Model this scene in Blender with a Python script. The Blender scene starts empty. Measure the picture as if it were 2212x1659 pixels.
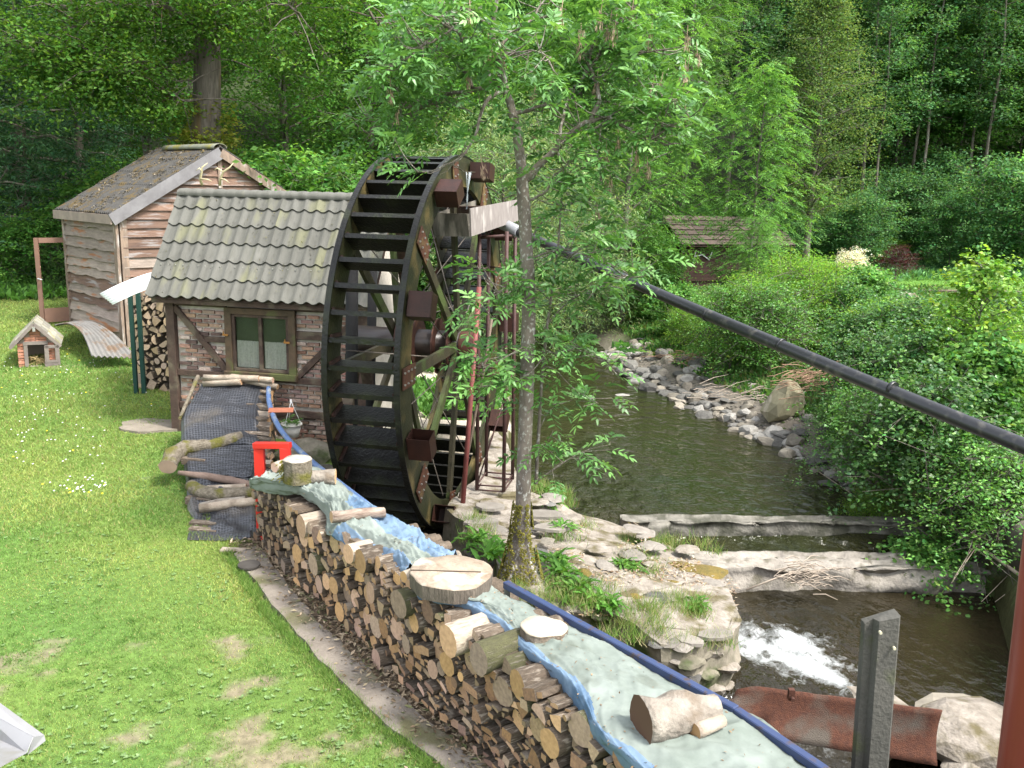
import bpy, bmesh, random
import numpy as np
from math import sin, cos, pi, radians, sqrt, atan2, hypot, exp
from mathutils import Vector, Matrix, noise as mnoise

random.seed(7)
RNG = np.random.default_rng(11)
scene = bpy.context.scene
COL = scene.collection

# ------------------------------------------------------------------ camera
F, CX, CY = 1936.0, 1106.0, 829.5
PITCH, ROLL, CAMH = radians(12.2), radians(1.5), 4.15
_f = Vector((0, cos(PITCH), -sin(PITCH)))
_r0 = Vector((1, 0, 0)); _u0 = Vector((0, sin(PITCH), cos(PITCH)))
_r = _r0 * cos(ROLL) + _u0 * sin(ROLL)
_u = -_r0 * sin(ROLL) + _u0 * cos(ROLL)
CAMPOS = Vector((0, 0, CAMH))
cam = bpy.data.cameras.new('camera')
cam_ob = bpy.data.objects.new('camera', cam)
COL.objects.link(cam_ob)
m = Matrix.Identity(4)
for i in range(3):
    m[i][0] = _r[i]; m[i][1] = _u[i]; m[i][2] = -_f[i]; m[i][3] = CAMPOS[i]
cam_ob.matrix_world = m
cam.sensor_fit = 'HORIZONTAL'; cam.sensor_width = 36; cam.lens = F / 2212 * 36
cam.clip_start = 0.05; cam.clip_end = 600
scene.camera = cam_ob


def ray(u, v):
    return _f + _r * ((u - CX) / F) - _u * ((v - CY) / F)


def P(u, v, Y):
    d = ray(u, v); return CAMPOS + d * (Y / d.y)


def G(u, v, z):
    d = ray(u, v); return CAMPOS + d * ((z - CAMH) / d.z)


# ------------------------------------------------------------------ light
SUN_EL, SUN_AZ = radians(56), radians(122)          # azimuth measured from +Y towards +X
world = bpy.data.worlds.new('World'); scene.world = world
world.use_nodes = True
nt = world.node_tree; nt.nodes.clear()
out = nt.nodes.new('ShaderNodeOutputWorld'); bg = nt.nodes.new('ShaderNodeBackground')
sky = nt.nodes.new('ShaderNodeTexSky'); sky.sky_type = 'NISHITA'; sky.sun_disc = False
sky.sun_elevation = SUN_EL; sky.sun_rotation = SUN_AZ
sky.air_density = 1.0; sky.dust_density = 3.0; sky.ozone_density = 1.0
hs = nt.nodes.new('ShaderNodeHueSaturation'); hs.inputs['Saturation'].default_value = 0.3
nt.links.new(sky.outputs[0], hs.inputs['Color']); nt.links.new(hs.outputs[0], bg.inputs[0])
bg.inputs[1].default_value = 0.15
nt.links.new(bg.outputs[0], out.inputs[0])
sl = bpy.data.lights.new('sun', 'SUN'); sl.energy = 1.9; sl.angle = radians(10); sl.color = (1.0, 0.95, 0.87)
so = bpy.data.objects.new('sun', sl); COL.objects.link(so)
sdir = Vector((sin(SUN_AZ) * cos(SUN_EL), cos(SUN_AZ) * cos(SUN_EL), sin(SUN_EL)))
so.rotation_euler = sdir.to_track_quat('Z', 'Y').to_euler(); so.location = (20, 20, 40)
vs = scene.view_settings
vs.view_transform = 'Standard'; vs.look = 'None'; vs.gamma = 1.0; vs.exposure = 1.9; vs.use_curve_mapping = False
scene.cycles.max_bounces = 8; scene.cycles.transparent_max_bounces = 8

# ------------------------------------------------------------------ materials
MATS = {}


def mat(name, c1, c2=None, scale=6.0, rough=0.85, bump=0.0, bscale=None, stretch=None, c3=None, c3scale=1.5, c3amt=0.5,
        objvar=0.0, metallic=0.0, spec=0.3, detail=6.0, world_co=False, huevar=0.0):
    if name in MATS: return MATS[name]
    mt = bpy.data.materials.new(name); mt.use_nodes = True
    n = mt.node_tree; N = n.nodes; L = n.links
    b = N['Principled BSDF']
    b.inputs['Roughness'].default_value = rough; b.inputs['Metallic'].default_value = metallic
    b.inputs['Specular IOR Level'].default_value = spec
    tc = N.new('ShaderNodeTexCoord')
    src = tc.outputs['Object']
    if world_co:
        geo = N.new('ShaderNodeNewGeometry'); src = geo.outputs['Position']
    mp = N.new('ShaderNodeMapping')
    if stretch: mp.inputs['Scale'].default_value = stretch
    L.new(src, mp.inputs[0])
    vec = mp.outputs[0]
    oi = N.new('ShaderNodeObjectInfo')
    if objvar or huevar:
        ad = N.new('ShaderNodeVectorMath'); ad.operation = 'ADD'
        ml = N.new('ShaderNodeVectorMath'); ml.operation = 'SCALE'
        cmb = N.new('ShaderNodeCombineXYZ')
        for k in range(3): L.new(oi.outputs['Random'], cmb.inputs[k])
        L.new(cmb.outputs[0], ml.inputs[0]); ml.inputs['Scale'].default_value = 37.0
        L.new(vec, ad.inputs[0]); L.new(ml.outputs[0], ad.inputs[1]); vec = ad.outputs[0]
    nz = N.new('ShaderNodeTexNoise'); nz.inputs['Scale'].default_value = scale; nz.inputs['Detail'].default_value = detail
    nz.inputs['Roughness'].default_value = 0.65
    L.new(vec, nz.inputs['Vector'])
    ramp = N.new('ShaderNodeMapRange'); ramp.inputs[1].default_value = 0.32; ramp.inputs[2].default_value = 0.68
    L.new(nz.outputs[0], ramp.inputs[0])
    mx = N.new('ShaderNodeMix'); mx.data_type = 'RGBA'
    mx.inputs[6].default_value = (*c1, 1); mx.inputs[7].default_value = (*(c2 or c1), 1)
    L.new(ramp.outputs[0], mx.inputs[0])
    col = mx.outputs[2]
    if c3:
        n3 = N.new('ShaderNodeTexNoise'); n3.inputs['Scale'].default_value = c3scale; n3.inputs['Detail'].default_value = 5
        L.new(vec, n3.inputs['Vector'])
        r3 = N.new('ShaderNodeMapRange'); r3.inputs[1].default_value = 0.62 - 0.24 * c3amt; r3.inputs[2].default_value = 0.72 - 0.2 * c3amt
        L.new(n3.outputs[0], r3.inputs[0])
        m3 = N.new('ShaderNodeMix'); m3.data_type = 'RGBA'; m3.inputs[7].default_value = (*c3, 1)
        L.new(r3.outputs[0], m3.inputs[0]); L.new(col, m3.inputs[6]); col = m3.outputs[2]
    if objvar or huevar:
        hv = N.new('ShaderNodeHueSaturation')
        mr = N.new('ShaderNodeMapRange'); mr.inputs[3].default_value = 1 - objvar; mr.inputs[4].default_value = 1 + objvar
        L.new(oi.outputs['Random'], mr.inputs[0]); L.new(mr.outputs[0], hv.inputs['Value'])
        if huevar:
            w = N.new('ShaderNodeTexWhiteNoise'); w.noise_dimensions = '1D'; L.new(oi.outputs['Random'], w.inputs['W'])
            mr2 = N.new('ShaderNodeMapRange'); mr2.inputs[3].default_value = 0.5 - huevar; mr2.inputs[4].default_value = 0.5 + huevar
            L.new(w.outputs[0], mr2.inputs[0]); L.new(mr2.outputs[0], hv.inputs['Hue'])
            mr3 = N.new('ShaderNodeMapRange'); mr3.inputs[3].default_value = 0.65; mr3.inputs[4].default_value = 1.2
            L.new(w.outputs[1], mr3.inputs[0]); L.new(mr3.outputs[0], hv.inputs['Saturation'])
        L.new(col, hv.inputs['Color']); col = hv.outputs[0]
    L.new(col, b.inputs['Base Color'])
    if bump:
        nb = N.new('ShaderNodeTexNoise'); nb.inputs['Scale'].default_value = bscale or scale * 2.5; nb.inputs['Detail'].default_value = 7
        L.new(vec, nb.inputs['Vector'])
        bp = N.new('ShaderNodeBump'); bp.inputs['Strength'].default_value = min(1, bump); bp.inputs['Distance'].default_value = 0.02
        L.new(nb.outputs[0], bp.inputs['Height']); L.new(bp.outputs[0], b.inputs['Normal'])
    MATS[name] = mt
    return mt


def leafmat(name, trans=0.35, rough=0.5, spec=0.35, tint=(1.25, 1.15, 0.55)):
    mt = bpy.data.materials.new(name); mt.use_nodes = True
    N = mt.node_tree.nodes; L = mt.node_tree.links
    b = N['Principled BSDF']; o = N['Material Output']
    at = N.new('ShaderNodeAttribute'); at.attribute_name = 'Col'
    oi = N.new('ShaderNodeObjectInfo')
    hv = N.new('ShaderNodeHueSaturation')
    mr = N.new('ShaderNodeMapRange'); mr.inputs[3].default_value = 0.8; mr.inputs[4].default_value = 1.2
    L.new(oi.outputs['Random'], mr.inputs[0]); L.new(mr.outputs[0], hv.inputs['Value'])
    L.new(at.outputs['Color'], hv.inputs['Color'])
    L.new(hv.outputs[0], b.inputs['Base Color']); b.inputs['Roughness'].default_value = rough
    b.inputs['Specular IOR Level'].default_value = spec
    tr = N.new('ShaderNodeBsdfTranslucent')
    mm = N.new('ShaderNodeMix'); mm.data_type = 'RGBA'; mm.blend_type = 'MULTIPLY'; mm.inputs[0].default_value = 1
    mm.inputs[7].default_value = (*tint, 1)
    L.new(hv.outputs[0], mm.inputs[6]); L.new(mm.outputs[2], tr.inputs[0])
    ms = N.new('ShaderNodeMixShader'); ms.inputs[0].default_value = trans
    L.new(b.outputs[0], ms.inputs[1]); L.new(tr.outputs[0], ms.inputs[2]); L.new(ms.outputs[0], o.inputs[0])
    return mt


def colmat(name, rough=0.9, nscale=30, namt=0.25, bump=0.3, bscale=60, spec=0.2):
    """material whose base colour is the mesh's own colour attribute, with a grain"""
    mt = bpy.data.materials.new(name); mt.use_nodes = True
    N = mt.node_tree.nodes; L = mt.node_tree.links
    b = N['Principled BSDF']; b.inputs['Roughness'].default_value = rough; b.inputs['Specular IOR Level'].default_value = spec
    at = N.new('ShaderNodeAttribute'); at.attribute_name = 'Col'
    geo = N.new('ShaderNodeNewGeometry')
    nz = N.new('ShaderNodeTexNoise'); nz.inputs['Scale'].default_value = nscale; nz.inputs['Detail'].default_value = 6
    L.new(geo.outputs['Position'], nz.inputs['Vector'])
    mr = N.new('ShaderNodeMapRange'); mr.inputs[1].default_value = .3; mr.inputs[2].default_value = .7
    mr.inputs[3].default_value = 1 - namt; mr.inputs[4].default_value = 1 + namt
    L.new(nz.outputs[0], mr.inputs[0])
    hv = N.new('ShaderNodeHueSaturation'); L.new(mr.outputs[0], hv.inputs['Value']); L.new(at.outputs['Color'], hv.inputs['Color'])
    L.new(hv.outputs[0], b.inputs['Base Color'])
    nb = N.new('ShaderNodeTexNoise'); nb.inputs['Scale'].default_value = bscale; nb.inputs['Detail'].default_value = 6
    L.new(geo.outputs['Position'], nb.inputs['Vector'])
    bp = N.new('ShaderNodeBump'); bp.inputs['Strength'].default_value = bump; bp.inputs['Distance'].default_value = 0.02
    L.new(nb.outputs[0], bp.inputs['Height']); L.new(bp.outputs[0], b.inputs['Normal'])
    return mt


# ------------------------------------------------------------------ object helpers
def link(name, data, parent=None, loc=None):
    o = bpy.data.objects.new(name, data); COL.objects.link(o)
    if parent is not None: o.parent = parent
    if loc is not None: o.location = loc
    return o


def tag(o, label=None, cat=None, group=None, kind=None):
    if label: o['label'] = label
    if cat: o['category'] = cat
    if group: o['group'] = group
    if kind: o['kind'] = kind
    return o


def empty(name, label, cat, loc=(0, 0, 0), rz=0, group=None):
    o = link(name, None); o.location = loc; o.rotation_euler = (0, 0, rz); o.empty_display_size = 0.2
    return tag(o, label, cat, group)


class MB:
    """collects faces; builds ONE mesh"""
    def __init__(s): s.v = []; s.f = []; s.m = []; s.sm = []

    def add(s, verts, faces, mi=0, smooth=False):
        k = len(s.v); s.v += [tuple(v) for v in verts]
        for f in faces: s.f.append([i + k for i in f]); s.m.append(mi); s.sm.append(smooth)

    def box(s, c, size, rot=None, mi=0, taper=1.0):
        sx, sy, sz = size[0] / 2, size[1] / 2, size[2] / 2
        vs_ = []
        for z in (-1, 1):
            t = taper if z > 0 else 1
            for x, y in ((-1, -1), (1, -1), (1, 1), (-1, 1)):
                p = Vector((x * sx * t, y * sy * t, z * sz))
                if rot is not None: p = rot @ p
                vs_.append(p + Vector(c))
        s.add(vs_, [(3, 2, 1, 0), (4, 5, 6, 7), (0, 1, 5, 4), (1, 2, 6, 5), (2, 3, 7, 6), (3, 0, 4, 7)], mi)

    def beam(s, a, b, w, h, up=(0, 0, 1), mi=0):
        """rectangular bar from a to b: w across, h along up"""
        a = Vector(a); b = Vector(b); d = (b - a).normalized(); up = Vector(up)
        x = d.cross(up)
        if x.length < 1e-5: x = d.cross(Vector((0, 1, 0)))
        x.normalize(); y = x.cross(d).normalized()
        vs_ = []
        for p in (a, b):
            for sx, sy in ((-1, -1), (1, -1), (1, 1), (-1, 1)): vs_.append(p + x * (sx * w / 2) + y * (sy * h / 2))
        s.add(vs_, [(0, 1, 2, 3), (7, 6, 5, 4), (0, 4, 5, 1), (1, 5, 6, 2), (2, 6, 7, 3), (3, 7, 4, 0)], mi)

    def tube(s, pts, rads, n=8, caps=True, mi=0, smooth=True, mi_cap=None):
        pts = [Vector(p) for p in pts]
        if not hasattr(rads, '__len__'): rads = [rads] * len(pts)
        k0 = len(s.v); ref = Vector((0.3, 0.2, 0.93)).normalized(); px = None
        for i, p in enumerate(pts):
            d = (pts[min(i + 1, len(pts) - 1)] - pts[max(i - 1, 0)]).normalized()
            if px is None:
                px = d.cross(ref)
                if px.length < 0.1: px = d.cross(Vector((1, 0, 0)))
            px = (px - d * px.dot(d)).normalized(); py = d.cross(px)
            for j in range(n):
                a = 2 * pi * j / n
                s.v.append(tuple(p + px * (cos(a) * rads[i]) + py * (sin(a) * rads[i])))
        for i in range(len(pts) - 1):
            for j in range(n):
                a = k0 + i * n + j; b = k0 + i * n + (j + 1) % n
                s.f.append([a, b, b + n, a + n]); s.m.append(mi); s.sm.append(smooth)
        if caps:
            mc = mi if mi_cap is None else mi_cap
            s.f.append([k0 + j for j in range(n)][::-1]); s.m.append(mc); s.sm.append(False)
            s.f.append([k0 + (len(pts) - 1) * n + j for j in range(n)]); s.m.append(mc); s.sm.append(False)

    def sheet(s, rows, mi=0, smooth=True, mifn=None):
        k = len(s.v); nr = len(rows); nc = len(rows[0])
        for r in rows: s.v += [tuple(p) for p in r]
        for i in range(nr - 1):
            for j in range(nc - 1):
                a = k + i * nc + j
                s.f.append([a, a + 1, a + nc + 1, a + nc]); s.m.append(mifn(i, j) if mifn else mi); s.sm.append(smooth)

    def mesh(s, name, mats):
        me = bpy.data.meshes.new(name); me.from_pydata(s.v, [], s.f)
        for mt in (mats if isinstance(mats, (list, tuple)) else [mats]): me.materials.append(mt)
        me.polygons.foreach_set('material_index', s.m); me.polygons.foreach_set('use_smooth', s.sm)
        me.update(); return me

    def build(s, name, mats, parent=None, loc=None, solid=None, bevel=None):
        o = link(name, s.mesh(name, mats), parent, loc)
        if solid:
            md = o.modifiers.new('Solidify', 'SOLIDIFY'); md.thickness = solid; md.offset = 0
        if bevel:
            md = o.modifiers.new('Bevel', 'BEVEL'); md.width = bevel; md.segments = 1; md.limit_method = 'ANGLE'
        return o


def npmesh(name, verts, counts, loops, mt, col=None, smooth=False):
    me = bpy.data.meshes.new(name)
    verts = np.asarray(verts, np.float32); nv = len(verts)
    me.vertices.add(nv); me.vertices.foreach_set('co', verts.ravel())
    me.loops.add(len(loops)); me.loops.foreach_set('vertex_index', np.asarray(loops, np.int32))
    me.polygons.add(len(counts))
    st = np.concatenate([[0], np.cumsum(counts)[:-1]]).astype(np.int32)
    me.polygons.foreach_set('loop_start', st)
    me.polygons.foreach_set('use_smooth', np.full(len(counts), smooth))
    me.update(calc_edges=True)
    if col is not None:
        a = me.color_attributes.new('Col', 'FLOAT_COLOR', 'POINT')
        c = np.ones((nv, 4), np.float32); c[:, :3] = col; a.data.foreach_set('color', c.ravel())
    me.materials.append(mt)
    return me


def nrm(a): return a / np.maximum(np.linalg.norm(a, axis=-1, keepdims=True), 1e-9)


def leaf_geo(base, d, n, ln, wd, col, shape='diamond', fold=0.15):
    """arrays of leaves -> (verts, counts, loops, cols). base: stalk point, d: direction, n: leaf normal"""
    N_ = len(base); d = nrm(d); s = nrm(np.cross(d, n)); n = np.cross(s, d)
    ln = np.broadcast_to(ln, (N_,))[:, None]; wd = np.broadcast_to(wd, (N_,))[:, None]
    if shape == 'tri':
        pts = [(0, -.5, 0), (0, .5, 0), (1, 0, 0)]
    elif shape == 'diamond':
        pts = [(0, 0, 0), (.45, -.5, 1), (1, 0, 0), (.45, .5, 1)]
    else:  # oval
        pts = [(0, 0, 0), (.3, -.45, 1), (.72, -.4, 1), (1, 0, 0), (.72, .4, 1), (.3, .45, 1)]
    V = np.stack([base + d * ln * a + s * wd * b + n * (wd * fold * c) for a, b, c in pts], 1)
    k = len(pts)
    return V.reshape(-1, 3), np.full(N_, k), np.arange(N_ * k), np.repeat(col, k, 0)


def cat_geo(parts):
    V, Cn, Lp, Cl = [], [], [], []; off = 0
    for v, c, l, cl in parts:
        V.append(v); Cn.append(c); Lp.append(l + off); Cl.append(cl); off += len(v)
    return np.concatenate(V), np.concatenate(Cn), np.concatenate(Lp), np.concatenate(Cl)


def rnd(rng, n, k=3): return rng.normal(size=(n, k))


def palette(rng, n, pal, spread=0.12):
    pal = np.array(pal); t = rng.random(n) ** 1.2
    i = np.minimum((t * (len(pal) - 1)).astype(int), len(pal) - 2); f = t * (len(pal) - 1) - i
    c = pal[i] * (1 - f[:, None]) + pal[i + 1] * f[:, None]
    return np.clip(c * (1 + spread * rng.normal(size=(n, 1))), 0.003, 0.9)


def spray_leaves(rng, cen, outw, M, rad, flat, ln, wd, pal, shape='diamond', droop=0.25, up=0.9, tilt=0.55):
    """M simple leaves round every spray centre"""
    n = len(cen)
    scol = palette(rng, n, pal, .1)
    c = np.repeat(cen, M, 0); o = np.repeat(outw, M, 0)
    off = rnd(rng, n * M); off[:, 2] *= flat; off *= rad * .55
    base = c + off
    hd = rnd(rng, n * M); hd[:, 2] *= .3
    d = nrm(hd) + o * .5; d[:, 2] -= droop
    nm = np.array([0, 0, 1.]) * up + rnd(rng, n * M) * tilt + o * .25
    col = np.repeat(scol, M, 0) * (1 + .18 * rng.normal(size=(n * M, 1)))
    col[:, 0] *= 1 + .15 * rng.normal(size=n * M)
    L_ = ln * (0.65 + .6 * rng.random(n * M))
    return leaf_geo(base, d, nm, L_, L_ * wd, np.clip(col, .004, .9), shape)


def compound_leaves(rng, base, d, n_up, length, pairs, lf_len, lf_wd, pal, droop=0.35, shape='diamond'):
    """pinnate leaves: leaflets in pairs along a drooping stalk"""
    N_ = len(base); d = nrm(d); s = nrm(np.cross(d, n_up)); n = np.cross(s, d)
    c0 = palette(rng, N_, pal, .12); parts = []
    ln = length * (0.7 + .5 * rng.random(N_))[:, None]
    for i in range(1, pairs + 1):
        t = i / (pairs + .6)
        p = base + d * ln * t; p[:, 2] -= (droop * ln[:, 0]) * t * t
        dd = d.copy(); dd[:, 2] -= 2 * droop * t
        for sg in (-1, 1):
            q = nrm(dd) * .55 + s * sg * .85; q = q + rnd(rng, N_) * .1
            col = np.clip(c0 * (1 + .12 * rng.normal(size=(N_, 1))), .004, .9)
            parts.append(leaf_geo(p, q, n + rnd(rng, N_) * .25, lf_len * ln[:, 0] / length * (1.1 - .25 * abs(t - .5)), lf_len * lf_wd, col, shape))
    p = base + d * ln; p[:, 2] -= droop * ln[:, 0]
    dd = d.copy(); dd[:, 2] -= 2 * droop
    parts.append(leaf_geo(p - dd * .02, dd, n, lf_len, lf_len * lf_wd, c0, shape))
    # stalks
    st = leaf_geo(base, p - base, n, np.linalg.norm(p - base, axis=1), .006, c0 * .9, 'tri')
    parts.append(st)
    return cat_geo(parts)

# ================================================================== TERRAIN
KP = np.array([(3.4, 1.6), (2.2, 4.05), (-2.05, 10.05), (-2.39, 10.2), (-1.23, 15.6), (-.25, 15.5), (0, 16.5), (-.05, 20), (-.3, 27), (-1.5, 35),
               (-7, 50), (-14, 60), (-3, 60), (1, 45), (2.4, 32), (2.9, 24.8), (4.4, 19.1), (5.5, 16.2), (5.6, 13.2), (6.3, 12),
               (6.5, 11), (5.9, 9.5), (5.6, 8.5), (5.4, 7), (5.2, 1.6)])


def sdist(X, Y, poly):
    p = np.stack([X, Y], -1); d = np.full(X.shape, 1e9); inside = np.zeros(X.shape, bool)
    n = len(poly)
    for i in range(n):
        a = poly[i]; b = poly[(i + 1) % n]; e = b - a; w = p - a
        t = np.clip((w @ e) / (e @ e), 0, 1)
        d = np.minimum(d, np.hypot(w[..., 0] - e[0] * t, w[..., 1] - e[1] * t))
        c = (a[1] > Y) != (b[1] > Y)
        with np.errstate(divide='ignore', invalid='ignore'):
            xi = (b[0] - a[0]) * (Y - a[1]) / (b[1] - a[1] + 1e-12) + a[0]
        inside ^= c & (X < xi)
    return np.where(inside, -d, d)


def sstep(x): x = np.clip(x, 0, 1); return x * x * (3 - 2 * x)


def vnoise(X, Y, s, seed=0):
    """cheap smooth value noise, -1..1"""
    x = X * s + seed * 17.3; y = Y * s - seed * 9.1
    xi = np.floor(x); yi = np.floor(y); fx = sstep(x - xi); fy = sstep(y - yi)

    def h(a, b): return np.modf(np.abs(np.sin(a * 127.1 + b * 311.7 + seed * 3.7) * 43758.5453))[0] * 2 - 1
    return (h(xi, yi) * (1 - fx) + h(xi + 1, yi) * fx) * (1 - fy) + (h(xi, yi + 1) * (1 - fx) + h(xi + 1, yi + 1) * fx) * fy


def fbm(X, Y, s, seed=0, o=4):
    r = 0; a = 1; t = 0
    for i in range(o): r = r + a * vnoise(X, Y, s * 2 ** i, seed + i * 5); t += a; a *= .55
    return r / t


RIVX = np.interp(np.arange(0, 70), [0, 10, 15, 20, 27, 35, 50, 69], [2.6, 2, 2.8, 2.2, 1.3, .5, -5, -14])


def ground_h(X, Y):
    X = np.asarray(X, float); Y = np.asarray(Y, float)
    d = sdist(X, Y, KP)
    riv = np.interp(Y, np.arange(0, 70), RIVX)
    left = X < riv
    hl = sstep((Y - 13.5) / 14) * sstep((-2.2 - X) / 2.5) * 1.0
    hl = hl + np.maximum(0, Y - 30) * .38 * sstep((-3 - X) / 8) + np.maximum(0, Y - 27) * .04
    hl = hl + .03 * fbm(X, Y, .6, 3)
    hl = np.where((Y > 16) & (X > -2.6), hl - .3 * sstep(1 - d / 1.2), hl)
    hr = -.66 + .8 * (1 - np.exp(-np.maximum(d, 0) / 1.5)) + .03 * np.maximum(d, 0) + .4 * sstep((Y - 31) / 3)
    hr = np.minimum(hr, 1.1) + np.maximum(0, Y - 44) * .42 + np.maximum(0, X - 24) * .2
    hr = hr + .1 * fbm(X, Y, .5, 8) * sstep(d / 2)
    # steep wall-like bank on the near right
    hr = np.where(Y < 12.5, np.maximum(hr, -.5 + 1.3 * sstep(d / .7)), hr)
    h = np.where(left, hl, hr)
    inside = -.72 - np.minimum(.9, np.abs(d) * 1.1)
    near_left = (Y < 15.8) & left
    inside = np.where(near_left | (Y < 12.3), -1.7, inside)
    blend = np.where(left & (Y < 15.8), sstep((d + .03) / .06), sstep((d + .25) / .3))
    return inside * (1 - blend) + h * blend


def gz(x, y): return float(ground_h(np.array([x]), np.array([y]))[0])


def path_mask(X, Y):
    """concrete strip beside the woodpile"""
    e = np.array([[-3.12, 9.55], [-2.3, 8.15], [-1.27, 6.76], [-.46, 5.82], [.9, 4.1], [2.2, 2.2]])
    ex = np.interp(Y, e[::-1, 1], e[::-1, 0])
    return (X - ex) * .8, ex


def bare_mask(X, Y):
    """1 where the soil shows through the lawn"""
    n = fbm(X, Y * .8, 1.05, 21, 4) * .75 + fbm(X, Y, 5.5, 31, 3) * .5
    near = sstep((10.3 - Y) / 3.6) * .22
    # the worn spots near the strip
    sp = 0
    for sx, sy, r in ((-2.55, 7.5, .32), (-2.9, 8.2, .28), (-2.05, 6.9, .3), (-3.3, 8.4, .22), (-1.15, 6.05, .35), (-1.5, 5.95, .3), (-4.25, 6.4, .4), (-1.9, 6.2, .25), (-4.4, 7.1, .4), (-2.9, 6.1, .3)):
        sp = np.maximum(sp, .6 * np.exp(-((X - sx) ** 2 + ((Y - sy) * 1.2) ** 2) / r ** 2))
    return sstep((n + near * .9 + sp * .9 - .52) / .34) * .9


def grid_axis(knots):
    out_ = []
    for a, b, st in knots: out_ += list(np.arange(a, b, st))
    return np.array(out_ + [knots[-1][1]])


gx = grid_axis([(-90, -20, 2.5), (-20, -7, .5), (-7, -3, .14), (-3, 7, .09), (7, 14, .25), (14, 30, .8), (30, 90, 3)])
gy = grid_axis([(-4, 3, .6), (3, 12.5, .09), (12.5, 17, .12), (17, 30, .35), (30, 60, 1.0), (60, 130, 4)])
GX, GY = np.meshgrid(gx, gy); GZ = ground_h(GX, GY)
nx, ny = len(gx), len(gy)
dK = sdist(GX, GY, KP)
leftm = GX < np.interp(GY, np.arange(0, 70), RIVX)
soil = np.array([.175, .145, .10]); grassc = np.array([.11, .165, .035]); lush = np.array([.075, .14, .03])
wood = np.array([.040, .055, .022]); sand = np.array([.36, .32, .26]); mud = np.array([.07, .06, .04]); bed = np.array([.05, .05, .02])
B = bare_mask(GX, GY)[..., None]
tone = sstep(.5 + .9 * fbm(GX, GY, .5, 41))[..., None]
C0 = (grassc * (1 - tone) + lush * tone) * (1 - B) + soil * B
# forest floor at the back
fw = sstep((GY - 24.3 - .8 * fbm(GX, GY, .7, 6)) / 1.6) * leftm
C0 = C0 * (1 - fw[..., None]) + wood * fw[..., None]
fr = sstep((GY - 43) / 3) * (~leftm)
rb = np.where(leftm, 0, 1)[..., None]
rg = mud * 1.3 * (1 - tone) + np.array([.06, .10, .025]) * tone
gard = sstep((GY - 33) / 2)[..., None]
rg = rg * (1 - gard) + np.array([.10, .22, .04]) * gard
C0 = C0 * (1 - rb) + rg * rb
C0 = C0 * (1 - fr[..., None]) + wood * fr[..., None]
shore = (sstep(1 - dK / 1.3) * (GY > 15.6) * (dK > -.1))[..., None]
C0 = C0 * (1 - shore) + np.array([.15, .135, .11]) * shore
# sandy ground behind the wheel
sd = (sstep((GX + 2.7) / .5) * sstep((GY - 15.2) / .4) * sstep((23 - GY) / 2) * leftm)[..., None]
C0 = C0 * (1 - sd) + sand * sd
# strip of earth between path and woodpile, and the pile's own floor
pm, _ = path_mask(GX, GY)
pe = (sstep((pm + .05) / .1) * (GY < 10.6) * leftm)[..., None]
C0 = C0 * (1 - pe) + np.array([.13, .10, .07]) * pe
ins = (dK < .02)[..., None]
C0 = np.where(ins, bed, C0)
idx = np.arange(nx * ny).reshape(ny, nx)
q = np.stack([idx[:-1, :-1], idx[:-1, 1:], idx[1:, 1:], idx[1:, :-1]], -1).reshape(-1, 4)
ground_mat = colmat('ground', nscale=14, namt=.3, bump=.5, bscale=45)
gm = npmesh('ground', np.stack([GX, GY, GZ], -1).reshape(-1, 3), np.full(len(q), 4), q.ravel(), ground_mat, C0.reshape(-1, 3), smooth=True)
tag(link('ground', gm), kind='structure')

# concrete strip
pts_l = [G(505, 1200, .02), G(560, 1275, .02), G(620, 1350, .02), G(690, 1428, .02), G(760, 1500, .02), G(850, 1583, .02), G(950, 1659, .02), Vector((.75, 4.4, .02)), Vector((2, 2.6, .02))]
pts_r = [G(560, 1180, .02), G(618, 1262, .02), G(690, 1345, .02), G(760, 1410, .02), G(845, 1490, .02), G(930, 1560, .02), G(1040, 1648, .02), Vector((1.15, 4.3, .02)), Vector((2.4, 2.7, .02))]
mb = MB(); rows = []
for a, b in zip(pts_l, pts_r):
    pass
for i in range(len(pts_l) - 1):
    for k in range(6):
        t = k / 6; a = pts_l[i].lerp(pts_l[i + 1], t); b = pts_r[i].lerp(pts_r[i + 1], t)
        jl = .035 * mnoise.noise(Vector((a.x * 4, a.y * 4, 3))); jr = .05 * mnoise.noise(Vector((b.x * 3, b.y * 3, 9)))
        w = (b - a).normalized()
        a = a + w * jl; b = b + w * jr; r = []
        for c in range(7):
            p = a.lerp(b, c / 6); p.z = .045 + .012 * mnoise.noise(p * 2.5)
            if c in (0, 6): p.z = -.05
            r.append(p)
        r[1] = r[0] + Vector((w.x * .01, w.y * .01, .095)); r[5] = r[6] - Vector((w.x * .01, w.y * .01, -.09))
        rows.append(r)
mb.sheet(rows, smooth=False)
concrete_dirty = mat('dirty_concrete', (.215, .19, .16), (.14, .12, .10), scale=3, rough=.95, bump=.6, bscale=30, c3=(.10, .095, .05), c3scale=2.2, c3amt=.4, world_co=True)
tag(mb.build('path', concrete_dirty), 'narrow worn concrete strip between lawn and woodpile', kind='structure')

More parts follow.
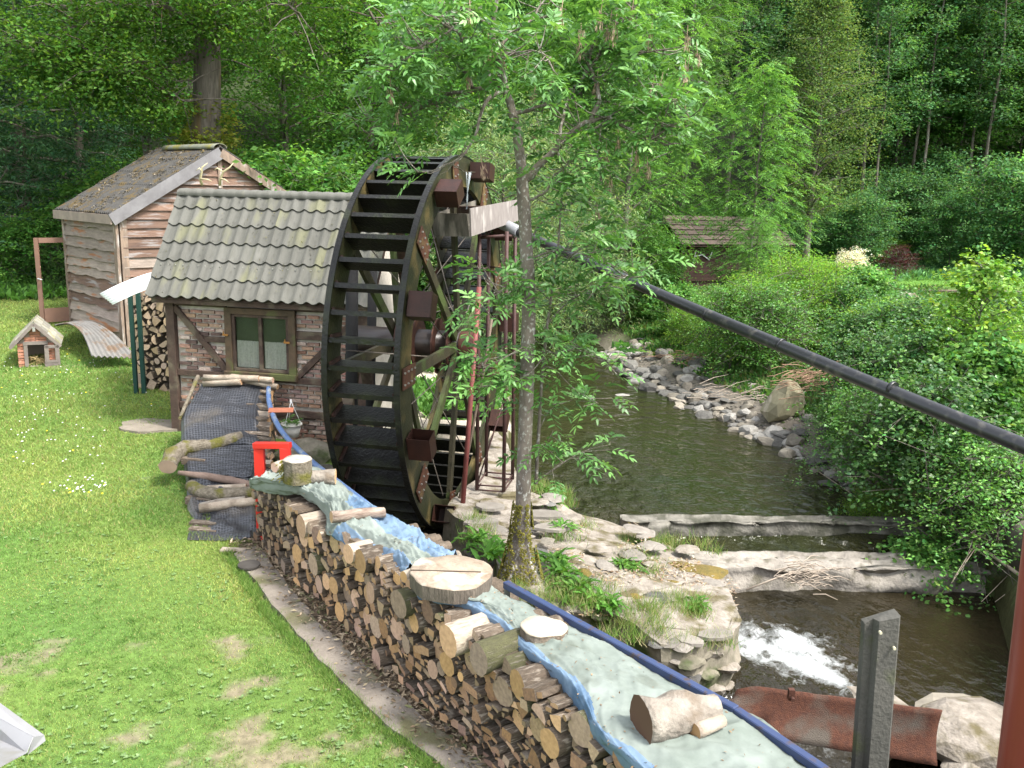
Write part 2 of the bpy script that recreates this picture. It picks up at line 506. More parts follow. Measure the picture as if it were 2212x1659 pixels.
# round worn stone slab at the house corner
mb = MB(); c = G(335, 922, .03); n = 22; ring = []
for k in range(n):
    a = 2 * pi * k / n; r = 1 + .1 * sin(3 * a + 1) + .06 * sin(7 * a)
    ring.append((.62 * r * cos(a), .42 * r * sin(a)))
vs_ = [(x, y, z) for z in (0, .05) for x, y in ring]
mb.add(vs_, [[n + i for i in range(n)]] + [[i, (i + 1) % n, (i + 1) % n + n, i + n] for i in range(n)])
slabm = mat('slab_stone', (.24, .21, .17), (.16, .14, .11), scale=4, rough=.95, bump=.5, bscale=25, world_co=True)
o = mb.build('stone_slab', slabm, loc=(c.x, c.y, .02)); tag(o, 'flat pale stone slab set in the grass at the house corner', 'slab')

# ------------------------------------------------------------------ water


def water_mat(name, c, rough, bsc, bstr, stretch=(1, 1, 1), foam=0.0, dist=.03):
    mt = bpy.data.materials.new(name); mt.use_nodes = True; N = mt.node_tree.nodes; L = mt.node_tree.links
    b = N['Principled BSDF']; b.inputs['Roughness'].default_value = rough; b.inputs['IOR'].default_value = 1.33
    b.inputs['Specular IOR Level'].default_value = .5
    geo = N.new('ShaderNodeNewGeometry'); mp = N.new('ShaderNodeMapping'); mp.inputs['Scale'].default_value = stretch
    L.new(geo.outputs['Position'], mp.inputs[0])
    nz = N.new('ShaderNodeTexNoise'); nz.inputs['Scale'].default_value = bsc; nz.inputs['Detail'].default_value = 4
    L.new(mp.outputs[0], nz.inputs[0])
    n2 = N.new('ShaderNodeTexNoise'); n2.inputs['Scale'].default_value = .45; n2.inputs['Detail'].default_value = 3
    L.new(geo.outputs['Position'], n2.inputs[0])
    mr = N.new('ShaderNodeMapRange'); mr.inputs[1].default_value = .35; mr.inputs[2].default_value = .65
    L.new(n2.outputs[0], mr.inputs[0])
    mx = N.new('ShaderNodeMix'); mx.data_type = 'RGBA'; mx.inputs[6].default_value = (*c[0], 1); mx.inputs[7].default_value = (*c[1], 1)
    L.new(mr.outputs[0], mx.inputs[0]); col = mx.outputs[2]
    at = N.new('ShaderNodeAttribute'); at.attribute_name = 'Col'
    sep = N.new('ShaderNodeSeparateColor'); L.new(at.outputs['Color'], sep.inputs[0])
    if foam:
        nf = N.new('ShaderNodeTexNoise'); nf.inputs['Scale'].default_value = 9; nf.inputs['Detail'].default_value = 8; nf.inputs['Roughness'].default_value = .7
        nf.inputs['Distortion'].default_value = .8
        L.new(mp.outputs[0], nf.inputs[0])
        ad = N.new('ShaderNodeMath'); ad.operation = 'ADD'; L.new(nf.outputs[0], ad.inputs[0]); L.new(sep.outputs[0], ad.inputs[1])
        r2 = N.new('ShaderNodeMapRange'); r2.inputs[1].default_value = .92; r2.inputs[2].default_value = 1.45; L.new(ad.outputs[0], r2.inputs[0])
        m2 = N.new('ShaderNodeMix'); m2.data_type = 'RGBA'; m2.inputs[7].default_value = (.50, .53, .54, 1)
        L.new(r2.outputs[0], m2.inputs[0]); L.new(col, m2.inputs[6]); col = m2.outputs[2]
        rr = N.new('ShaderNodeMapRange'); rr.inputs[3].default_value = rough; rr.inputs[4].default_value = .6; L.new(r2.outputs[0], rr.inputs[0])
        L.new(rr.outputs[0], b.inputs['Roughness'])
    L.new(col, b.inputs['Base Color'])
    bp = N.new('ShaderNodeBump'); bp.inputs['Distance'].default_value = dist
    sb = N.new('ShaderNodeMath'); sb.operation = 'MULTIPLY_ADD'; sb.inputs[1].default_value = bstr * 3; sb.inputs[2].default_value = bstr
    L.new(sep.outputs[1], sb.inputs[0]); sb.use_clamp = True
    L.new(sb.outputs[0], bp.inputs['Strength'])
    L.new(nz.outputs[0], bp.inputs['Height']); L.new(bp.outputs[0], b.inputs['Normal'])
    return mt


def water_sheet(name, x0, x1, y0, y1, st, zfn, foamfn, roughfn, mt, label=None):
    xs = np.arange(x0, x1 + st, st); ys = np.arange(y0, y1 + st, st); X, Y = np.meshgrid(xs, ys)
    Z = zfn(X, Y); c = np.zeros(X.shape + (3,)); c[..., 0] = foamfn(X, Y); c[..., 1] = roughfn(X, Y)
    idx = np.arange(X.size).reshape(X.shape)
    q = np.stack([idx[:-1, :-1], idx[:-1, 1:], idx[1:, 1:], idx[1:, :-1]], -1).reshape(-1, 4)
    me = npmesh(name, np.stack([X, Y, Z], -1).reshape(-1, 3), np.full(len(q), 4), q.ravel(), mt, c.reshape(-1, 3), smooth=True)
    return tag(link(name, me), label, kind='structure')


wm_pool = water_mat('river_water', ((.015, .020, .007), (.022, .021, .009)), .04, 3.6, .30, (1, .8, 1), foam=1, dist=.3)
wm_low = water_mat('lower_water', ((.015, .013, .007), (.022, .017, .009)), .04, 4.5, .25, (1.1, .8, 1), foam=1, dist=.10)
zero = lambda X, Y: np.zeros_like(X)
# upstream pool: ripples where the current runs in on the left
rip = lambda X, Y: np.clip(np.exp(-((X - 1.3 - (Y - 13) * .08) / 1.0) ** 2) * sstep((19 - Y) / 5) * .9 + .25 * sstep((Y - 24) / 4) + .05, 0, 1)
rf = lambda X, Y: rip(X, Y) * .1 * (Y < 18)
water_sheet('river_pool', -14, 7.4, 12.36, 60, .16, lambda X, Y: -.6 + .006 * fbm(X, Y, 1.6, 2, 3) * (1 + 3 * rip(X, Y)), rf, rip, wm_pool, 'murky green brown river above the weir')
# strip between weir wall and ledge: water slips over the left end
water_sheet('river_strip', 1.2, 7.0, 11.36, 12.4, .06, lambda X, Y: np.minimum(-.6 + .004 * fbm(X, Y, 5, 2, 3), -.70 + .1 * sstep((Y - 11.9) / .45)) + zero(X, Y), lambda X, Y: .25 * np.exp(-((X - 1.7) / .5) ** 2), lambda X, Y: .5 + zero(X, Y), wm_pool, 'dark water between the weir wall and the concrete ledge')


def low_z(X, Y):
    base = -.93 + .012 * fbm(X, Y, 2.2, 5, 3)
    w = np.exp(-(((X - 3.05) / .85) ** 2 + ((Y - 9.7) / .9) ** 2))
    base = base + w * (.035 * np.sin(7 * X + 3 * Y) + .045 * fbm(X, Y, 4.5, 9, 4) + .03 * fbm(X, Y, 11, 19, 3))
    slope = sstep((8.75 + .0 * X - Y - .1 * (X - 2.4)) / .7) * sstep((4.0 - X) / .5)
    return base - .38 * slope + .02 * fbm(X, Y, 9, 12, 2) * slope


def low_foam(X, Y):
    f1 = np.exp(-(((X - 3.1 - (9.6 - Y) * .35) / .95) ** 2 + ((Y - 9.5) / .85) ** 2)) * .80
    t = (9.75 - Y) / 1.3
    f2 = np.exp(-(((X - (2.9 + t * .9)) / .3) ** 2)) * np.exp(-((Y - 9.1) / .6) ** 2) * .95
    fine = .7 * fbm(X, Y, 3.2, 3, 4)
    slope = sstep((8.75 - Y - .1 * (X - 2.4)) / .3) * sstep((4.0 - X) / .5)
    return np.clip(np.maximum(f1 + fine * f1, f2) * (1 - .5 * slope) + .36 * slope, 0, 1)


low_rough = lambda X, Y: np.clip(np.exp(-(((X - 3.2) / 1.4) ** 2 + ((Y - 9.3) / 1.1) ** 2)) * 1.2 + .3, 0, 1)
water_sheet('river_rapids', 2.2, 7.2, 7.7, 11.6, .028, low_z, low_foam, low_rough, wm_low, 'dark brown water with a white foaming rapid below the weir')
water_sheet('river_channel', -.5, 7.2, 1.6, 8.0, .05, lambda X, Y: -1.3 + .01 * fbm(X, Y, 3, 5, 3), lambda X, Y: .12 + zero(X, Y), lambda X, Y: .35 + zero(X, Y), wm_low, 'dark water in the channel below the rusty sluice plate')
pit_poly_z = lambda X, Y: -.66 + .03 * fbm(X, Y, 6, 4, 3) * sstep((12.4 - Y) / 1) - .0 * X
water_sheet('wheel_race', -2.6, .2, 9.0, 12.34, .05, pit_poly_z, lambda X, Y: .5 * np.exp(-((Y - 10.3) / .8) ** 2), lambda X, Y: .8 + zero(X, Y), wm_low, 'churned dark water in the race under the wheel')

# ------------------------------------------------------------------ masonry platform, weir, ledge
stone_pale = mat('pale_masonry', (.29, .26, .225), (.15, .13, .105), scale=7, rough=.95, bump=1.0, bscale=24, c3=(.10, .085, .045), c3scale=3.2, c3amt=.5, world_co=True)
stone_moss = mat('mossy_masonry', (.25, .22, .175), (.10, .095, .065), scale=3.0, rough=.95, bump=1.0, bscale=12, c3=(.05, .075, .02), c3scale=2.6, c3amt=.4, world_co=True)
stone_dark = mat('dark_rock', (.12, .11, .09), (.055, .05, .04), scale=3, rough=.9, bump=1.0, bscale=14, c3=(.05, .07, .02), c3scale=1.3, c3amt=.4, world_co=True)


def prism(name, outline, zb, mats, label, cat, sub=.12, rough_amp=.05, top_mi=0, side_mi=1, kind=None, under=0.0):
    """block from a top outline of 3-D points: densified noisy sides, gridded top"""
    pts = []
    n = len(outline)
    for i in range(n):
        a = Vector(outline[i]); b = Vector(outline[(i + 1) % n]); k = max(1, int((b - a).length / sub))
        for j in range(k): pts.append(a.lerp(b, j / k))
    n = len(pts); cen = sum(pts, Vector()) / n
    bm = bmesh.new(); rings = []
    levels = 9
    for L_ in range(levels + 1):
        t = L_ / levels; ring = []
        for p in pts:
            z = p.z + (zb - p.z) * t
            o_ = Vector((p.x, p.y, 0)) - Vector((cen.x, cen.y, 0)); o_.normalize()
            nz_ = mnoise.noise(Vector((p.x * 2.6, p.y * 2.6, z * 4))) * rough_amp + mnoise.noise(Vector((p.x * 9, p.y * 9, z * 11))) * rough_amp * .45
            # ledges like courses of rough stone
            nz_ += rough_amp * .5 * (mnoise.cell(Vector((p.x * 2.2, p.y * 2.2, z * 6))) - .5) * (0 if L_ == 0 else 1)
            k = o_ * (nz_ - under * sin(t * pi) + (-.02 if L_ == 0 else 0))
            ring.append(bm.verts.new((p.x + k.x, p.y + k.y, z)))
        rings.append(ring)
    for L_ in range(levels):
        for i in range(n):
            f = bm.faces.new((rings[L_ + 1][i], rings[L_ + 1][(i + 1) % n], rings[L_][(i + 1) % n], rings[L_][i])); f.material_index = side_mi; f.smooth = False
    es = [bm.edges.get((rings[0][i], rings[0][(i + 1) % n])) for i in range(n)]
    r = bmesh.ops.triangle_fill(bm, edges=[e for e in es if e], use_beauty=True)
    tf = [g for g in r['geom'] if isinstance(g, bmesh.types.BMFace)]
    for _ in range(4):
        ed = [e for e in {e for f in tf if f.is_valid for e in f.edges} if e.calc_length() > .22 and not e.is_boundary]
        if not ed: break
        ed = [e for e in ed if all(f in set(tf) for f in e.link_faces)]
        rr = bmesh.ops.subdivide_edges(bm, edges=ed, cuts=1)
        tf = [f for f in bm.faces if f.is_valid and all(v.co.z > zb + .3 for v in f.verts) and abs(f.normal.z if f.normal.length else (f.normal_update() or f.normal.z)) > .5]
    bm.normal_update()
    ringset = {v for rg_ in rings for v in rg_}
    for v in bm.verts:
        if v not in ringset:
            v.co.z += .05 * mnoise.noise(Vector((v.co.x * 1.6, v.co.y * 1.6, 2))) + .02 * mnoise.noise(Vector((v.co.x * 6, v.co.y * 6, 5)))
    for f in bm.faces:
        if all(v in ringset for v in f.verts) and abs(f.normal.z) < .6: continue
        if f.normal.z < 0 and all(v not in rings[-1] for v in f.verts) and abs(f.normal.z) > .6: f.normal_flip()
        if abs(f.normal.z) > .5: f.material_index = top_mi
    me = bpy.data.meshes.new(name); bm.to_mesh(me); bm.free()
    for mt in mats: me.materials.append(mt)
    o_ = link(name, me); tag(o_, label, cat, kind=kind); return o_


plat = [G(955, 1098, -.02), G(1010, 1135, 0), G(1065, 1195, 0), G(1085, 1262, -.02), G(1180, 1290, -.05), G(1280, 1312, -.12), G(1370, 1345, -.2), G(1430, 1395, -.28),
        G(1500, 1405, -.34), G(1585, 1372, -.36), G(1604, 1335, -.35), G(1572, 1262, -.42), G(1545, 1228, -.45), G(1480, 1195, -.48), G(1440, 1172, -.48), G(1330, 1128, -.5), G(1250, 1108, -.35),
        G(1200, 1082, -.2), G(1120, 1052, -.1), Vector((.12, 12.9, -.08)), Vector((-.05, 14.9, -.1)), Vector((-.28, 15.6, -.1)), Vector((-.52, 12.57, 0))]
pl = prism('stone_platform', plat, -1.75, [stone_pale, stone_moss], 'old masonry platform with pale gritty top between wheel and weir', 'platform')
# flat stepping slabs laid in the platform: parts
flag = mat('flagstone', (.23, .21, .185), (.15, .135, .115), scale=5, rough=.9, bump=.4, objvar=.2, world_co=False)
for (u, v, w, d, rz) in ((1040, 1128, .5, .3, .2), (1175, 1112, .62, .34, -.1), (1195, 1140, .5, .3, .1), (1060, 1095, .45, .3, .1), (1545, 1372, .42, .24, .2), (1490, 1385, .3, .2, -.3)):
    c = G(u, v, .0 if u < 1250 else -.3); mb = MB(); n = 8; ring = []
    for k in range(n):
        a = 2 * pi * k / n + .2; r = random.uniform(.42, .56); ring.append((w * r * cos(a), d * r * sin(a)))
    mb.add([(x * .97 if z else x, y * .97 if z else y, z) for z in (0, .035) for x, y in ring], [[n + i for i in range(n)]] + [[i, (i + 1) % n, (i + 1) % n + n, i + n] for i in range(n)])
    o = mb.build('slab', flag, pl, loc=(c.x, c.y, c.z - .012)); o.rotation_euler = (0, 0, rz)


def noisy_box(name, a, b, w, zb, zt, mt, label, cat, amp=.05, front_amp=.06, seg=.06, taper=.05):
    """long rough concrete block from a to b (xy)"""
    a = Vector((*a, 0)); b = Vector((*b, 0)); L_ = (b - a).length; d = (b - a).normalized(); nn = Vector((-d.y, d.x, 0))
    k = int(L_ / seg); rows = []
    prof = []
    for t in np.linspace(0, 1, 10): prof.append((-.5, t))
    for t in np.linspace(-.5, .5, 17)[1:]: prof.append((t, 1))
    for t in np.linspace(1, 0, 4)[1:]: prof.append((.5, t))
    for i in range(k + 1):
        p = a + d * (L_ * i / k); r = []
        end = min(i, k - i); sh = 1 - .25 * (end == 0)
        for s, t in prof:
            z = zb + (zt - zb) * t; q_ = p + nn * (s * w * sh)
            nzv = mnoise.noise(Vector((q_.x * 2, q_.y * 2, z * 4))) * amp + mnoise.noise(Vector((q_.x * 7, q_.y * 7, z * 9))) * amp * .5
            if s <= -.49: q_ = q_ - nn * (nzv + front_amp * mnoise.noise(Vector((q_.x * 1.3, 4, z * 3))) - .05 * t * t)
            q_.z = z + (nzv * .6 - amp * 1.3 * (1 - abs(mnoise.noise(Vector((q_.x * .8, q_.y * 6, 3)))) * 2.2) ** 3 * (abs(s) < .45)) * (t > .9)
            r.append(q_)
        rows.append(r)
    mb = MB(); mb.sheet(rows, smooth=True)
    for e in (0, -1): mb.add(rows[e], [list(range(len(prof)))])
    return tag(mb.build(name, mt), label, cat)


weir_m = mat('weir_concrete', (.20, .19, .165), (.09, .085, .07), scale=5, rough=.95, bump=1.0, bscale=18, c3=(.06, .06, .045), c3scale=2.5, c3amt=.6, world_co=True)
ledge_m = mat('ledge_concrete', (.31, .285, .25), (.16, .145, .125), scale=4, rough=.95, bump=1.0, bscale=22, c3=(.12, .11, .085), c3scale=5, c3amt=.35, world_co=True)
noisy_box('weir_wall', (1.62, 12.2), (6.9, 12.5), .3, -1.3, -.42, weir_m, 'long rough grey concrete weir wall across the river', 'weir wall')
noisy_box('concrete_ledge', (2.0, 11.25), (6.55, 11.42), .62, -1.2, -.62, ledge_m, 'wide pale weathered concrete ledge below the weir wall', 'ledge', amp=.07, front_amp=.22)
# rough block shoring the near right bank (dark rock wall)
noisy_box('bank_rock', (6.6, 12.2), (7.4, 7.0), .7, -1.5, .25, stone_dark, 'dark mossy rock wall at the foot of the right bank', 'rock wall', amp=.15)


# separate rough stones showing in the platform's faces and rim
def face_stones():
    rf_ = random.Random(31); base = [rock_mesh(700 + i, .7) for i in range(6)]
    for i, me in enumerate(base): me.materials.append((stone_moss, stone_pale, stone_moss, rock_m[0], stone_pale, stone_moss)[i])
    for i in range(9):
        a = Vector(plat[i]); b = Vector(plat[i + 1])
        if i < 1: continue
        L_ = (b - a).length; k = int(L_ / .16) + 1
        for j in range(k):
            for lev in range(4):
                t = (j + rf_.random()) / k; p = a.lerp(b, min(1, t)); d_ = (b - a).normalized(); on = Vector((d_.y, -d_.x, 0))
                if on.dot(Vector((1.0, 9.8, 0)) - p) > 0: on = -on
                s = rf_.uniform(.13, .3); z = p.z - .05 - lev * .22 - rf_.uniform(0, .15)
                if lev == 0 and rf_.random() < .4: continue
                o_ = link('stone', rf_.choice(base), pl, p + on * (-.02 + rf_.uniform(-.05, .02)) + Vector((0, 0, z - p.z))); o_.scale = (s * rf_.uniform(1, 1.5), s, s * rf_.uniform(.6, .9)); o_.rotation_euler = (rf_.uniform(-.2, .2), rf_.uniform(-.2, .2), atan2(d_.y, d_.x) + rf_.uniform(-.3, .3))


# stones --------------------------------------------------------------
def rock_mesh(seed, flat=.6, sharp=.25):
    r = random.Random(seed); bm = bmesh.new(); bmesh.ops.create_icosphere(bm, subdivisions=2, radius=.5)
    off = Vector((r.random() * 50, r.random() * 50, r.random() * 50))
    planes = [(Vector((r.gauss(0, 1), r.gauss(0, 1), r.gauss(0, 1))).normalized(), r.uniform(.26, .42)) for _ in range(7)]
    for v in bm.verts:
        for n_, d_ in planes:
            e = v.co.dot(n_) - d_
            if e > 0: v.co -= n_ * e * .9
        v.co += v.co.normalized() * mnoise.noise(v.co * 3 + off) * .08
        v.co.z *= flat
    bmesh.ops.dissolve_limit(bm, angle_limit=radians(9), verts=bm.verts[:], edges=bm.edges[:])
    bmesh.ops.triangulate(bm, faces=bm.faces[:])
    me = bpy.data.meshes.new('stone'); bm.to_mesh(me); bm.free(); return me


rock_m = [mat('stone_grey', (.14, .135, .125), (.075, .073, .067), scale=5, rough=.9, bump=.5, objvar=.35),
          mat('stone_tan', (.24, .215, .175), (.15, .135, .11), scale=5, rough=.9, bump=.5, objvar=.3),
          mat('stone_white', (.30, .29, .265), (.19, .18, .165), scale=5, rough=.9, bump=.4, objvar=.2)]
face_stones()
# flat broken stones bedded in the top of the platform
rf2 = random.Random(8); flats = [rock_mesh(820 + i, .3) for i in range(6)]
for i, me in enumerate(flats): me.materials.append((stone_pale, flag, stone_pale, rock_m[0], flag, rock_m[1])[i])
for k in range(85):
    u, v = rf2.uniform(1010, 1590), rf2.uniform(1060, 1385)
    z = -.02 - .38 * min(1, max(0, (u - 1180) / 380)); c = G(u, v, z)
    if sdist(np.array([c.x]), np.array([c.y]), np.array([(p.x, p.y) for p in [Vector(q_) for q_ in plat]]))[0] > -.12: continue
    s = rf2.uniform(.12, .38); o_ = link('stone', rf2.choice(flats), pl, c + Vector((0, 0, -.015))); o_.scale = (s * 1.3, s, s * .55); o_.rotation_euler = (rf2.uniform(-.08, .08), rf2.uniform(-.08, .08), rf2.uniform(0, 6))
rocks = []
for i in range(12):
    me = rock_mesh(i + 3, flat=(.45, .6, .8)[i % 3]); me.materials.append(rock_m[(0, 1, 0, 0, 2, 1)[i % 6]]); rocks.append(me)
# the stony shore is a piece of the setting, each stone a part of it
mb = MB(); sh_l = [(2.75, 27), (3.0, 24.5), (3.7, 21.5), (4.3, 19.3), (5.0, 17.4), (5.5, 16.2), (5.65, 14.6)]
rows = []
for i, (x, y) in enumerate(sh_l):
    rows.append([(x - .35, y, -.8), (x + .15, y, gz(x + .15, y) + .03), (x + .7, y + .1, gz(x + .7, y + .1) + .04), (x + 1.3, y + .2, gz(x + 1.3, y + .2) + .03), (x + 1.6, y + .2, gz(x + 1.6, y + .2) - .1)])
mb.sheet(rows)
bankm = mat('shore_rubble', (.17, .15, .125), (.085, .075, .06), scale=9, rough=.95, bump=1, bscale=20, world_co=True)
bank = tag(mb.build('shore', bankm), kind='structure')
rs = random.Random(5); ys_ = [p[1] for p in sh_l]
for k in range(298):
    t = rs.random() ** 1.15; y = 14.3 + t * 12.5
    x = float(np.interp(y, ys_[::-1], [p[0] for p in sh_l][::-1])) + rs.choice((rs.uniform(-.35, .9), rs.uniform(-.2, .5), rs.uniform(0, 1.5)))
    s = rs.uniform(.16, .5) * (1.25 if rs.random() < .2 else 1) * (.8 + .02 * (y - 14))
    zz = max(gz(x, y), -.64) + s * .10
    o = link('stone', rs.choice(rocks), bank, (x, y, zz)); o.scale = (s * rs.uniform(.8, 1.5), s, s * rs.uniform(.7, 1.1)); o.rotation_euler = (rs.uniform(-.3, .3), rs.uniform(-.3, .3), rs.uniform(0, 6.3))
# gravel between the stones
gm_ = MB(); ico = rock_mesh(555, .6); rg3 = random.Random(77)
for k in range(1500):
    y = 14.3 + rg3.random() * 12.5; x = float(np.interp(y, ys_[::-1], [p[0] for p in sh_l][::-1])) + rg3.uniform(-.35, 1.6)
    s = rg3.uniform(.03, .11); zz = max(gz(x, y) + .03, -.66); a = rg3.uniform(0, 6.3); k0 = len(gm_.v); ca, sa = cos(a) * s, sin(a) * s
    gm_.v += [(x + v.co.x * ca - v.co.y * sa, y + v.co.x * sa + v.co.y * ca, zz + v.co.z * s) for v in ico.vertices]
    mi_ = rg3.choice((0, 0, 1, 1, 2))
    for p_ in ico.polygons: gm_.f.append([i + k0 for i in p_.vertices]); gm_.m.append(mi_); gm_.sm.append(False)
tag(gm_.build('gravel', [rock_m[0], rock_m[1], stone_dark]), 'gravel and small rubble of the stony shore', kind='stuff')
# the big boulder
me = rock_mesh(77, flat=.95); me.materials.append(mat('boulder_stone', (.27, .25, .165), (.17, .155, .10), scale=3, rough=.9, bump=.7, c3=(.36, .33, .26), c3scale=3, c3amt=.3))
c = P(1690, 893, 18.0); o = link('boulder', me, None, (c.x, c.y, gz(c.x, c.y) + .38)); o.scale = (1.05, .9, 1.15); o.rotation_euler = (.1, .15, .6)
tag(o, 'large yellowish boulder standing on the stony shore', 'boulder')
for (u, v, s, w, lab) in ((1345, 855, .42, 2, 'small white flat stone lying alone in the river'), (1432, 855, .3, 2, None), (2085, 1560, 1.2, 1, 'pale broken rock beside the rusty plate'), (1510, 1068, 0, 1, None)):
    if not lab: continue
    z = -.62 if v < 1000 else -.9
    c = G(u, v, z); me = rock_mesh(int(u), .45); me.materials.append(rock_m[w])
    o = link('rock', me, None, c); o.scale = (s, s * .8, s * .6); tag(o, lab, 'rock')
# near right rocks at the end of the rusty plate
for i, (u, v, s, z, lab) in enumerate(((2130, 1545, 1.5, -.95, 'broad pale rock shelf right of the rusty plate'), (2090, 1610, .6, -1.0, 'small pale stone in the wet gap by the rock shelf'), (1895, 1478, 1.0, -1.05, 'pinkish rock behind the concrete post'),
                                       (1712, 1490, .34, -1.0, 'dark wet stone at the foot of the rapid'), (2175, 1600, 1.1, -1.1, 'pale rock below the shelf at the red pole'))):
    c = G(u, v, z + .25); me = rock_mesh(500 + i, .5); me.materials.append(rock_m[1] if 'dark' not in lab else stone_dark)
    if 'pale' in lab or 'pink' in lab: me.materials[0] = stone_pale
    o = link('rock', me, None, (c.x, c.y, z)); o.scale = (s, s * .8, s * .7); o.rotation_euler = (.05, .1, i * 1.3); tag(o, lab, 'rock')

# ================================================================== materials for built things
timber = mat('dark_timber', (.085, .055, .042), (.045, .030, .024), scale=7, stretch=(1, 1, 1), rough=.8, bump=.6, bscale=40, c3=(.12, .10, .07), c3scale=3, c3amt=.4)
timber_grn = mat('window_timber', (.10, .065, .04), (.055, .04, .025), scale=8, rough=.7, bump=.4, bscale=40, c3=(.09, .10, .035), c3scale=3, c3amt=.5)
mortar = mat('pale_mortar', (.50, .46, .40), (.38, .35, .30), scale=9, rough=.95, bump=.7, bscale=50)
brick_m = mat('old_brick', (.34, .205, .155), (.22, .13, .10), scale=16, rough=.92, bump=.6, bscale=60, objvar=.35, huevar=.02, c3=(.48, .42, .37), c3scale=14, c3amt=.02)
brick_w = mat('limewashed_brick', (.54, .47, .42), (.30, .19, .15), scale=14, rough=.92, bump=.6, bscale=60, objvar=.15)
brick_d = mat('burnt_brick', (.09, .06, .055), (.15, .10, .085), scale=14, rough=.9, bump=.6, bscale=60, objvar=.3)
rooftile = mat('fibre_roof', (.118, .117, .104), (.085, .085, .073), scale=5, stretch=(2.2, .5, .5), rough=.85, bump=.35, bscale=60, c3=(.135, .135, .085), c3scale=1.3, c3amt=.3, objvar=.09)
tile_edge = mat('tile_edge', (.06, .06, .05))
white_m = mat('white_sheet', (.85, .86, .86), (.75, .76, .78), scale=3, rough=.5)
wetwood = mat('wet_black_wood', (.010, .010, .008), (.005, .005, .004), scale=6, rough=.38, bump=.6, bscale=30, spec=.35, c3=(.016, .019, .009), c3scale=3, c3amt=.4)
rimwood = mat('mossy_rim_wood', (.035, .033, .014), (.012, .016, .007), scale=2.5, rough=.5, bump=.4, bscale=30, spec=.3, c3=(.10, .075, .028), c3scale=1.6, c3amt=.35)
spokewood = mat('spoke_wood', (.045, .038, .02), (.018, .017, .009), scale=5, rough=.6, bump=.4, bscale=40, spec=.3, c3=(.05, .07, .02), c3scale=2, c3amt=.5)
rust = mat('rusty_steel', (.075, .030, .019), (.04, .019, .015), scale=5, rough=.65, bump=.3, bscale=60, c3=(.20, .09, .05), c3scale=3, c3amt=.35)
rustbrown = mat('brown_primer_steel', (.040, .015, .010), (.022, .010, .007), scale=6, rough=.5, bump=.15, bscale=60)
boltm = mat('bolt_steel', (.45, .45, .42), (.3, .3, .28), scale=20, rough=.4, metallic=.6)
bark = mat('log_bark', (.20, .155, .115), (.10, .078, .058), scale=9, stretch=(1, 1, 1), rough=.95, bump=.9, bscale=35, objvar=.4, c3=(.36, .31, .25), c3scale=4, c3amt=.35)
cutwood = mat('cut_wood', (.42, .285, .17), (.28, .185, .115), scale=7, rough=.85, bump=.3, bscale=50, objvar=.38, huevar=.012, c3=(.16, .115, .08), c3scale=5, c3amt=.3)
cutgrey = mat('weathered_cut_wood', (.30, .245, .18), (.17, .145, .11), scale=8, rough=.9, bump=.4, bscale=50, objvar=.35, c3=(.09, .105, .045), c3scale=4, c3amt=.4)
palelog = mat('pale_peeled_wood', (.40, .345, .275), (.24, .19, .145), scale=6, rough=.85, bump=.5, bscale=40, objvar=.12, c3=(.20, .16, .12), c3scale=5, c3amt=.25)
moss = mat('moss', (.20, .18, .03), (.10, .10, .018), scale=14, rough=1, bump=1, bscale=70)
galv = mat('galvanised', (.45, .46, .47), (.35, .36, .37), scale=8, rough=.45, metallic=.3)

# ================================================================== BRICK HOUSE
e1 = Vector((cos(radians(10)), -sin(radians(10)), 0)); e2 = Vector((sin(radians(10)), cos(radians(10)), 0))
HO = Vector((-5.71, 14.67, 0)); W = 3.47; DEP = 1.9; WH = 2.25
house = empty('mill_house', 'small half timbered brick house with grey wavy tile roof beside the wheel', 'house', HO, -radians(10))
mb = MB(); mb.box((W / 2, DEP / 2 + .02, WH / 2 - .15), (W - .04, DEP - .04, WH + .3))
mb.add([(.02, .04, WH), (.02, DEP - .04, WH), (.02, .93, 3.86)], [(0, 1, 2)]); mb.add([(W - .02, .04, WH), (W - .02, DEP - .04, WH), (W - .02, .93, 3.86)], [(2, 1, 0)])
wall = mb.build('wall', mortar, house)
# window opening is covered by the window set; beams
beams = [((-.02, 0, -.12), (-.02 + .0, 0, WH), .15)]
bm_ = MB(); bm_.box((.07, -.005, WH / 2 - .06), (.15, .13, WH + .12)); bm_.build('corner_post', timber, house, bevel=.006)
bm_ = MB(); bm_.box((W - .1, -.005, WH / 2 - .06), (.2, .13, WH + .12)); bm_.build('corner_post', timber, house, bevel=.006)


def hbeam(name, a, b, h, w=.06, y=-.012):
    m_ = MB(); m_.beam((a[0], y, a[1]), (b[0], y, b[1]), w, h, up=(0, 0, 1) if abs(a[1] - b[1]) < .1 else (0, 0, 1)); return m_.build(name, timber, house, bevel=.005)


hbeam('timber_beam', (.15, 1.045), (W - .2, 1.02), .1)
hbeam('timber_beam', (.65, 1.63), (1.05, 1.63), .09, .055)
hbeam('timber_beam', (2.25, 1.78), (W - .2, 1.78), .13, .055)
hbeam('timber_beam', (.15, .49), (W - .2, .46), .11)
hbeam('timber_beam', (.15, 2.21), (1.05, 2.21), .09, .056)
hbeam('timber_beam', (2.25, 2.21), (W - .2, 2.21), .09, .056)
hbeam('brace', (.14, 2.14), (1.05, 1.10), .1, .07, -.018)
hbeam('brace', (W - .19, 2.1), (2.25, 1.08), .1, .07, -.018)
